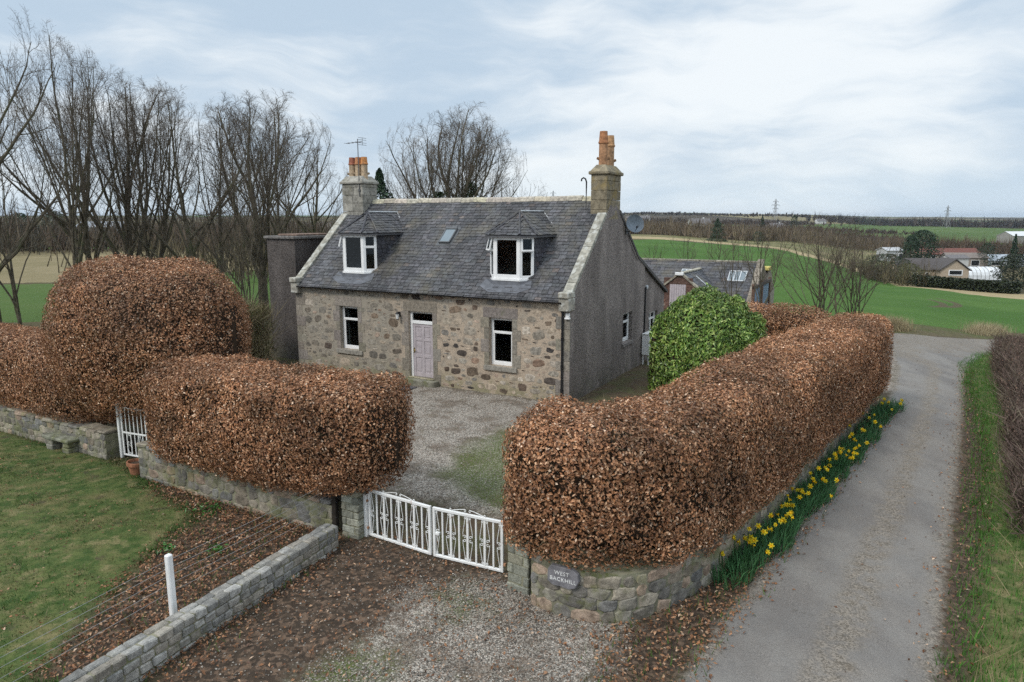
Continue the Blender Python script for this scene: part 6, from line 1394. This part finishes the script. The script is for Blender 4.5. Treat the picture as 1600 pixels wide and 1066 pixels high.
# loft wing with lilac door
WY = 17.2; wx, wz = fx(1063, 428, WY); hwid = 2.1; wl_ = wz - hwid * .80
mb = MB(); mb.add(np.array([(wx - hwid, WY, -.3), (wx + hwid, WY, -.3), (wx + hwid, WY, wl_), (wx, WY, wz), (wx - hwid, WY, wl_)]), [0, 1, 2, 3, 4], (.27, .19, .15)); mb.add(np.array([(wx + hwid, WY, -.3), (wx + hwid, RY, -.3), (wx + hwid, RY, wl_), (wx + hwid, WY, wl_)]), [0, 1, 2, 3], (.25, .2, .16)); mb.build('wing_wall', M_MOSSY, ST)
mb = MB(); Mg = frame((0, WY, 0), (1, 0, 0), (0, 1, 0)); pl_ = []
for _ in range(900):
    u = r.uniform(wx - 2, wx + 2); z = r.uniform(.0, wz); a, b = r.uniform(.2, .5), r.uniform(.14, .26)
    if z + b / 2 > wz - abs(u - wx) * .8 - .15 or (abs(u - wx) < .72 + a / 2 and z < 2.75): continue
    if any(abs(u - p[0]) < (a + p[2]) / 2 and abs(z - p[1]) < (b + p[3]) / 2 for p in pl_): continue
    pl_.append((u, z, a, b)); stone(mb, Mg, u, z, a, b, np.array([(.30, .15, .11), (.22, .19, .16), (.36, .22, .15), (.16, .13, .12)][r.integers(0, 4)]) * r.uniform(.8, 1.2), r, .02)
dx0, dz1 = fx(1047, 444, WY); dx1, _ = fx(1072, 444, WY)
for k in range(7): z = -.1 + k * .4; bbox(mb, (dx0 - .34, WY - .02, z), (dx0 - .02, WY + .1, z + .39), .01, np.array((.13, .075, .06)) * r.uniform(.8, 1.2)); bbox(mb, (dx1 + .02, WY - .02, z), (dx1 + .34, WY + .1, z + .39), .01, np.array((.13, .075, .06)) * r.uniform(.8, 1.2))
bbox(mb, (dx0 - .34, WY - .03, dz1 + .02), (dx1 + .34, WY + .1, dz1 + .36), .01, (.12, .075, .06)); mb.build('rubble_stones', M_STONE, ST)
mb = MB(); n = 7
for k in range(n): a = dx0 + (dx1 - dx0) * k / n; bbox(mb, (a + .006, WY - .03, .3), (a + (dx1 - dx0) / n - .006, WY + .02, dz1), .006, (.5,) * 3)
box(mb, (dx0, WY - .01, .3), (dx1, WY + .03, dz1 - .01)); tag(mb.build('loft_door', plain('pale_lilac_boards', (.46, .41, .43), .6, .2, .1), ST), 'pale lilac boarded loft door')
mb = MB(); bbox(mb, (wx - .25, WY - .18, dz1 + .5), (wx + .2, WY - .01, dz1 + .66), .02, (.6,) * 3); mb.build('flood_light', M_WHITE, ST)
mb = MB(); wLs = math.hypot(hwid + .15, (hwid + .15) * .8)
for sg_ in (1, -1):
    sdw = np.array((-sg_ * (hwid + .15), 0, (hwid + .15) * .8)) / wLs; O = np.array((wx + sg_ * (hwid + .15), WY if sg_ > 0 else RY, wz - (hwid + .15) * .8)); ud = np.array((0, 1.0 * sg_, 0))
    def clip(u, s_, sg_=sg_): 
        y = WY + u if sg_ > 0 else RY - u; x = (hwid + .15) * (1 - s_ / wLs); z = wz - x * .8; return z > FE + sl * (y - FW_ + .1) - .12
    slates(mb, O, ud, sdw, RY - WY, wLs, clip, .24, .32, (.068, .072, .082), r)
    mb.add(np.array([(wx + sg_ * (hwid + .1), WY, wz - (hwid + .1) * .8 - .02), (wx + sg_ * (hwid + .1), RY - .6, wz - (hwid + .1) * .8 - .02), (wx, RY - .6, wz - .02), (wx, WY, wz - .02)]), [0, 1, 2, 3] if sg_ > 0 else [3, 2, 1, 0], (.05,) * 3)
mb.build('wing_roof', M_SLATE, ST)
mb = MB(); y = WY
while y < RY - 1.2: bbox(mb, (wx - .11, y, wz - .03), (wx + .11, y + .6, wz + .08), .03, np.array((.42, .39, .31)) * r.uniform(.8, 1.1)); y += .61
for sg_ in (1, -1):
    for k in range(4):
        t0_, t1_ = k / 4 + .003, (k + 1) / 4 - .003; P_ = [np.array((wx + sg_ * (hwid + .2) * t_, 0, wz - (hwid + .2) * .8 * t_)) for t_ in (t0_, t1_)]
        V = [(p[0], yy, p[2] + dz_) for p in P_ for yy in (WY - .1, WY + .2) for dz_ in (.0, .12)]; mb.add(np.array(V), QB, np.array((.33, .30, .24)) * r.uniform(.8, 1.1))
mb.build('wing_coping', M_STONE, ST)
mb = MB(); 
for (fa, fb, yy) in ((.16, .62, WY + 2.0),): P_ = [np.array((wx + (hwid + .1) * t_, yy, wz - (hwid + .1) * .8 * t_ + .05)) for t_ in (fa, fb)]; V = [P_[0] + (0, -.09, 0), P_[1] + (0, -.09, 0), P_[1] + (0, .09, 0), P_[0] + (0, .09, 0)]; mb.add(np.array(V), [0, 1, 2, 3])
mb.build('lead_strip', M_LEADW, ST)
# blue doors on the end wall, with brown posts, and the gable of the range behind
mb = MB(); BLU = plain('faded_blue_paint', (.20, .27, .36), .7, .2, .2, 4.0)
for k, (ya, yb) in enumerate(((FW_ + .5, FW_ + 2.5), (FW_ + 3.3, FW_ + 5.2))):
    mb = MB(); n = 6
    for j in range(n): a = ya + (yb - ya) * j / n; bbox(mb, (XR + .02, a + .008, .05), (XR + .10, a + (yb - ya) / n - .008, 2.2), .01, (.4,) * 3)
    tag(mb.build('barn_door', BLU, ST), ['nearer blue boarded barn door', 'farther blue boarded barn door'][k])
mb = MB()
for yy in (FW_ + .2, FW_ + 2.85, FW_ + 5.5): bbox(mb, (XR + .0, yy, -.2), (XR + .14, yy + .26, 2.5), .02, np.array((.15, .095, .07)) * r.uniform(.8, 1.2))
bbox(mb, (XR + .0, FW_ + .2, 2.2), (XR + .16, FW_ + 5.76, 2.4), .02, (.10, .08, .07)); mb.build('door_posts', M_STONE, ST)
mb = MB(); gx0, gz0 = fx(1203, 419, RY + 5.0); yq = RY + 5.0
mb.add(np.array([(gx0, yq - 1.9, -.3), (gx0, yq + 2.5, -.3), (gx0, yq + 2.5, gz0 - 1.6), (gx0, yq + .3, gz0), (gx0, yq - .3, gz0), (gx0, yq - 1.9, gz0 - 1.3)]), [0, 1, 2, 3, 4, 5], (.28, .24, .20)); mb.add(np.array([(gx0 - 6, yq - 2.2, gz0 - 1.6), (gx0, yq - 2.2, gz0 - 1.6), (gx0, yq, gz0 - .1), (gx0 - 6, yq, gz0 - .1)]), [0, 1, 2, 3], (.08,) * 3)
bbox(mb, (gx0 - .5, yq - .45, gz0 - .15), (gx0 + .05, yq + .45, gz0 + .10), .04, (.50, .42, .14)); mb.build('rear_gable', M_STONE, ST)
# ------------------------------------------------------------------ far buildings
def local(root): return None
def far_house(u, Y, lab, name, cat, L_, D_, he, hr, rz, wallc, roofc, wins=(), roof_m=None, chim=False, gable=None):
    X, Y_, z = at(u, Y); root = thing(name, lab, cat, (X, Y_, z - .2), R(rz)); wm = plain('wall_render_%d' % u, wallc, .9, .1, .1); rm = plain('roof_cover_%d' % u, roofc, .7, .2, .2, 2.0)
    mb = MB(); box(mb, (-L_ / 2, 0, -.5), (L_ / 2, D_, he)); mb.add(np.array([(-L_ / 2, 0, he), (-L_ / 2, D_ / 2, hr), (-L_ / 2, D_, he)]), [0, 1, 2]); mb.add(np.array([(L_ / 2, 0, he), (L_ / 2, D_, he), (L_ / 2, D_ / 2, hr)]), [0, 1, 2]); mb.build('wall', wm, root)
    mb = MB(); o = .35; zo = he - o * (hr - he) / (D_ / 2)
    for s_ in (0, 1):
        y0 = -o if s_ == 0 else D_ + o; V = [(-L_ / 2 - o, y0, zo + .05), (L_ / 2 + o, y0, zo + .05), (L_ / 2 + o, D_ / 2, hr + .05), (-L_ / 2 - o, D_ / 2, hr + .05)]; V += [(a, b, c + .15) for a, b, c in V]; mb.add(np.array(V), np.array([[3, 2, 1, 0], [4, 5, 6, 7], [0, 1, 5, 4], [1, 2, 6, 5], [2, 3, 7, 6], [3, 0, 4, 7]]))
    rf = mb.build('roof', rm, root)
    if chim: mb = MB(); bbox(mb, (L_ * .2, D_ / 2 - .4, hr - .3), (L_ * .2 + .8, D_ / 2 + .4, hr + 1.0), .03, wallc); mb.build('chimney', wm, rf)
    for (x0, x1, z0, z1) in wins:
        mb = MB(); fw_ = .12
        for q in (((x0, -.08, z0), (x1, .02, z0 + fw_)), ((x0, -.08, z1 - fw_), (x1, .02, z1)), ((x0, -.08, z0 + fw_), (x0 + fw_, .02, z1 - fw_)), ((x1 - fw_, -.08, z0 + fw_), (x1, .02, z1 - fw_))): box(mb, q[0], q[1])
        w_ = mb.build('window', M_WHITE, root); mb = MB(); box(mb, (x0 + fw_, -.05, z0 + fw_), (x1 - fw_, -.02, z1 - fw_)); mb.build('pane', M_PANE, w_)
    return root
b = far_house(1443, 178, 'beige gabled house with dark tiled roof beyond the field', 'gabled_house', 'house', 12, 8.0, 3.0, 5.5, -10, (.40, .33, .25), (.085, .075, .072), [(-5.0, -4.0, 1.2, 2.3), (-2.6, -1.6, 1.2, 2.3), (.2, 1.2, .3, 2.3)])
mb = MB(); box(mb, (2.2, -4.0, -1.5), (8.6, 3, 3.3), (.4,) * 3); mb.add(np.array([(2.2, -4, 3.3), (8.6, -4, 3.3), (5.4, -4, 5.7)]), [0, 1, 2]); mb.build('gable_wing', plain('wing_render', (.44, .36, .27), .9, .1), b)
mb = MB(); 
for s_ in (1, -1): V = [(5.4, -4.4, 5.8), (5.4, 4.5, 5.8), (5.4 + s_ * 3.7, 4.5, 3.05), (5.4 + s_ * 3.7, -4.4, 3.05)]; V += [(a, c, d_ + .2) for a, c, d_ in V]; mb.add(np.array(V), np.array([[3, 2, 1, 0], [4, 5, 6, 7], [0, 1, 5, 4], [1, 2, 6, 5], [2, 3, 7, 6], [3, 0, 4, 7]]))
mb.build('wing_roof', plain('wing_tiles', (.085, .075, .072), .7, .2), b)
for (x0, x1, z0, z1) in ((4.0, 7.2, 1.9, 3.3), (3.8, 7.0, -.3, .75)):
    mb = MB(); fw_ = .22
    for q in (((x0, -4.12, z0), (x1, -3.98, z0 + fw_)), ((x0, -4.12, z1 - fw_), (x1, -3.98, z1)), ((x0, -4.12, z0 + fw_), (x0 + fw_, -3.98, z1 - fw_)), ((x1 - fw_, -4.12, z0 + fw_), (x1, -3.98, z1 - fw_))): box(mb, q[0], q[1])
    w_ = mb.build('window', M_WHITE, b); mb = MB(); box(mb, (x0 + fw_, -4.08, z0 + fw_), (x1 - fw_, -4.03, z1 - fw_)); mb.build('pane', M_PANE, w_)
far_house(1397, 262, 'small white shed beside the big dark evergreen', 'farm_shed', 'shed', 6.5, 6, 4.2, 5.2, 8, (.52, .53, .54), (.45, .46, .47), [(1.6, 3.4, .2, 3.2)])
far_house(1483, 292, 'long low shed with rust red roof', 'farm_shed', 'shed', 28, 9, 2.6, 4.7, 4, (.28, .24, .2), (.15, .06, .045), [(-8, -6, .8, 2.2), (2, 4, .8, 2.2)])
far_house(1512, 262, 'grey roofed open shed right of the red roof', 'farm_shed', 'shed', 14, 7, 3.2, 4.8, -6, (.30, .26, .22), (.20, .17, .15), [(-4, -1, .2, 2.4), (1, 4, .2, 2.4)])
far_house(1498, 246, 'little white walled hut below the red roof', 'farm_shed', 'shed', 7.5, 5, 3.6, 4.6, 10, (.58, .57, .55), (.15, .14, .14), [])
far_house(1580, 276, 'pale glass roofed long shed near the right edge', 'greenhouse', 'greenhouse', 22, 9, 2.6, 4.6, 0, (.30, .32, .34), (.34, .38, .42), [(-8, -3, .6, 2.0), (-2, 3, .6, 2.0)])
far_house(1605, 520, 'white roofed barn on the hill at the right edge', 'barn', 'barn', 26, 14, 6, 9, 12, (.3, .28, .26), (.62, .63, .64), [])
for (u, Y, lab, s) in ((1006, 900, 'white house at the left end of the far hillside', 1.0), (986, 880, 'white cottage nearest the gable on the far hillside', .9), (1093, 640, 'white farmhouse on the mid hillside', 1.0), (1096, 500, 'pale grey barn in the middle distance above the brown wood', 1.1), (1215, 560, 'small white house near the foot of the near pylon', .8), (1284, 950, 'white house on the hill right of the near pylon', .9)):
    far_house(u, Y, lab, 'far_cottage', 'house', 14 * s, 8 * s, 4 * s, 7.2 * s, (u * 7) % 40 - 20, (.66, .66, .64), (.16, .15, .15), [(-4 * s, -2.6 * s, 1.2 * s, 2.8 * s), (2 * s, 3.4 * s, 1.2 * s, 2.8 * s)], chim=True)
for (u, Y, lab) in ((160, 215, 'pale blue grey shed seen between the trunks on the left'),): far_house(u, Y, lab, 'farm_shed', 'shed', 14, 8, 3.5, 5.0, 10, (.42, .45, .50), (.38, .41, .45), [(-3, -1, 1, 2.4)])
# polytunnel
X, Y_, z = at(1536, 205); pt = thing('polytunnel', 'white plastic polytunnel right of the gabled house', 'polytunnel', (X, Y_, z), R(-4)); mb = MB(); th = np.linspace(0, math.pi, 13); n = 10; xs_ = np.linspace(-5.2, 5.2, n)
V = np.array([(x, 3.6 - 3.6 * math.cos(t_), 3.6 * math.sin(t_) ** .75 * (1 + .02 * (i % 2))) for i, x in enumerate(xs_) for t_ in th]); mb.add(V, np.array([[i * 13 + j, i * 13 + j + 1, (i + 1) * 13 + j + 1, (i + 1) * 13 + j] for i in range(n - 1) for j in range(12)])); mb.ng += [list(range(13))[::-1], list(range((n - 1) * 13, n * 13))]; mb.build('plastic_cover', plain('white_polythene', (.68, .70, .71), .35, .4, .12, .8), pt)
mb = MB()
for x in xs_: tube(mb, [(x, 3.6 - 3.66 * math.cos(t_), 3.66 * math.sin(t_) ** .75) for t_ in th], .07, 4, (.4,) * 3)
mb.build('hoops', M_WIRE, pt); mb = MB(); bbox(mb, (-5.3, 2.4, 0), (-5.1, 4.8, 2.5), .03, (.2,) * 3); mb.build('door', plain('grey_tunnel_door', (.3, .31, .32), .6), pt)
# boundary hedge in front of the far house
rr = np.random.default_rng(404); mb = MB(); P0 = at(1432, 150); P1 = at(1588, 138); n = 9000; t_ = rr.random((n, 1)); P_ = P0 * (1 - t_) + P1 * t_; hh = 2.3
org = (P0 + P1) / 2; root = thing('conifer_hedge', 'long dark green clipped hedge in front of the beige gabled house', 'hedge', tuple(org)); off = rr.normal(0, .55, (n, 3)); off[:, 2] = 0; zz = rr.random(n) ** .7 * hh * (1 + .06 * np.sin(t_[:, 0] * 40)); P_ = P_ + off; P_[:, 2] = terrain(P_[:, 0], P_[:, 1]) + zz
N_ = rr.normal(0, 1, (n, 3)); N_ /= np.linalg.norm(N_, axis=1)[:, None]; leaf_quads(mb, P_ - org, N_, rr.uniform(.3, .7, n), rr.uniform(.2, .5, n), np.array((.028, .038, .016)) * rr.uniform(.5, 1.6, (n, 1)), rr); mb.build('foliage', M_LEAF, root)
bare_tree('round', 1437, 158, 402, 25, 'small pale bare tree in front of the beige gabled house', 1.1, None)
# parked car by the far house
X, Y_, z = at(1420, 163); car = thing('parked_car', 'dark blue parked car at the left of the beige gabled house', 'car', (X, Y_, z), R(12)); prof = np.array([(-2.1, .35), (-2.15, .75), (-1.95, .95), (-1.3, 1.0), (-.75, 1.45), (.7, 1.5), (1.45, 1.02), (2.0, .9), (2.15, .6), (2.1, .35)]); n = len(prof)
mb = MB(); V = np.concatenate([np.column_stack([prof[:, 0], np.full(n, y), prof[:, 1]]) for y in (-.85, .85)]); mb.add(V, np.array([[i, (i + 1) % n, n + (i + 1) % n, n + i] for i in range(n)])); mb.ng += [list(range(n))[::-1], list(range(n, 2 * n))]; mb.build('body', plain('dark_blue_car_paint', (.03, .04, .07), .25, .5), car)
mb = MB(); V = np.array([(-1.05, -.87, 1.03), (-.65, -.87, 1.38), (.62, -.87, 1.42), (1.15, -.87, 1.03)]); mb.add(V, [0, 1, 2, 3]); V[:, 1] = .87; mb.add(V, [3, 2, 1, 0]); mb.build('side_window', M_PANE, car)
for x in (-1.35, 1.35):
    for y in (-.8, .8): mb = MB(); tube(mb, [(x, y - .1, .33), (x, y + .1, .33)], .33, 12, (.02,) * 3); mb.build('wheel', M_BLACK, car)
# pylons
def pylon(u, vb, vt, Y, lab):
    X, Y_, z = at(u, Y); h = zat(vt, Y) - z; root = thing('pylon', lab, 'pylon', (X, Y_, z), R(20)); mb = MB(); tk_ = .00018 * Y + .06; prev = None
    lev = [(0, .12), (.18, .09), (.36, .062), (.52, .042), (.66, .03), (.78, .024), (.9, .02), (1.0, .004)]; c = (.33, .35, .37)
    for (a, b_) in lev:
        q = np.array([(sx_ * b_ * h, sy_ * b_ * h, a * h) for sx_, sy_ in ((-1, -1), (1, -1), (1, 1), (-1, 1))])
        if prev is not None:
            for i in range(4): tube(mb, [prev[i], q[i]], tk_, 4, c); tube(mb, [prev[i], q[(i + 1) % 4]], tk_ * .55, 3, c); tube(mb, [q[i], q[(i + 1) % 4]], tk_ * .55, 3, c)
        prev = q
    mb.build('lattice_mast', M_WIRE, root)
    for a, w_ in ((.62, .15), (.76, .20), (.90, .13)):
        mb = MB(); 
        for s_ in (1, -1): tube(mb, [(0, 0, a * h), (s_ * w_ * h, 0, a * h)], tk_ * .8, 4, c); tube(mb, [(s_ * .02 * h, 0, (a + .045) * h), (s_ * w_ * h, 0, a * h)], tk_ * .6, 4, c); tube(mb, [(s_ * w_ * h, 0, a * h), (s_ * w_ * h, 0, (a - .045) * h)], tk_ * .6, 4, c)
        mb.build('cross_arm', M_WIRE, root)
pylon(1210, 338, 311, 820, 'grey lattice pylon on the skyline nearer the cottage'); pylon(1478, 349, 321, 880, 'grey lattice pylon on the right skyline above the green field')
pylon(864, 320, 298, 2000, 'tiny faint pylon seen over the cottage ridge')
# fields fence posts between crop and dry strip are too small to show
# ------------------------------------------------------------------ thin air that fades the far hills
m, t = new_mat('thin_haze'); vs = t.n('VolumePrincipled', {'Color': (0.66, 0.77, 0.92, 1), 'Density': 0.00007, 'Anisotropy': 0.2}); o = t.n('OutputMaterial'); t.nt.links.new(vs.outputs[0], o.inputs['Volume'])
mb = MB(); box(mb, (-9600, -120, -60), (9600, 9700, 60)); tag(mb.build('haze', m), kind='stuff')
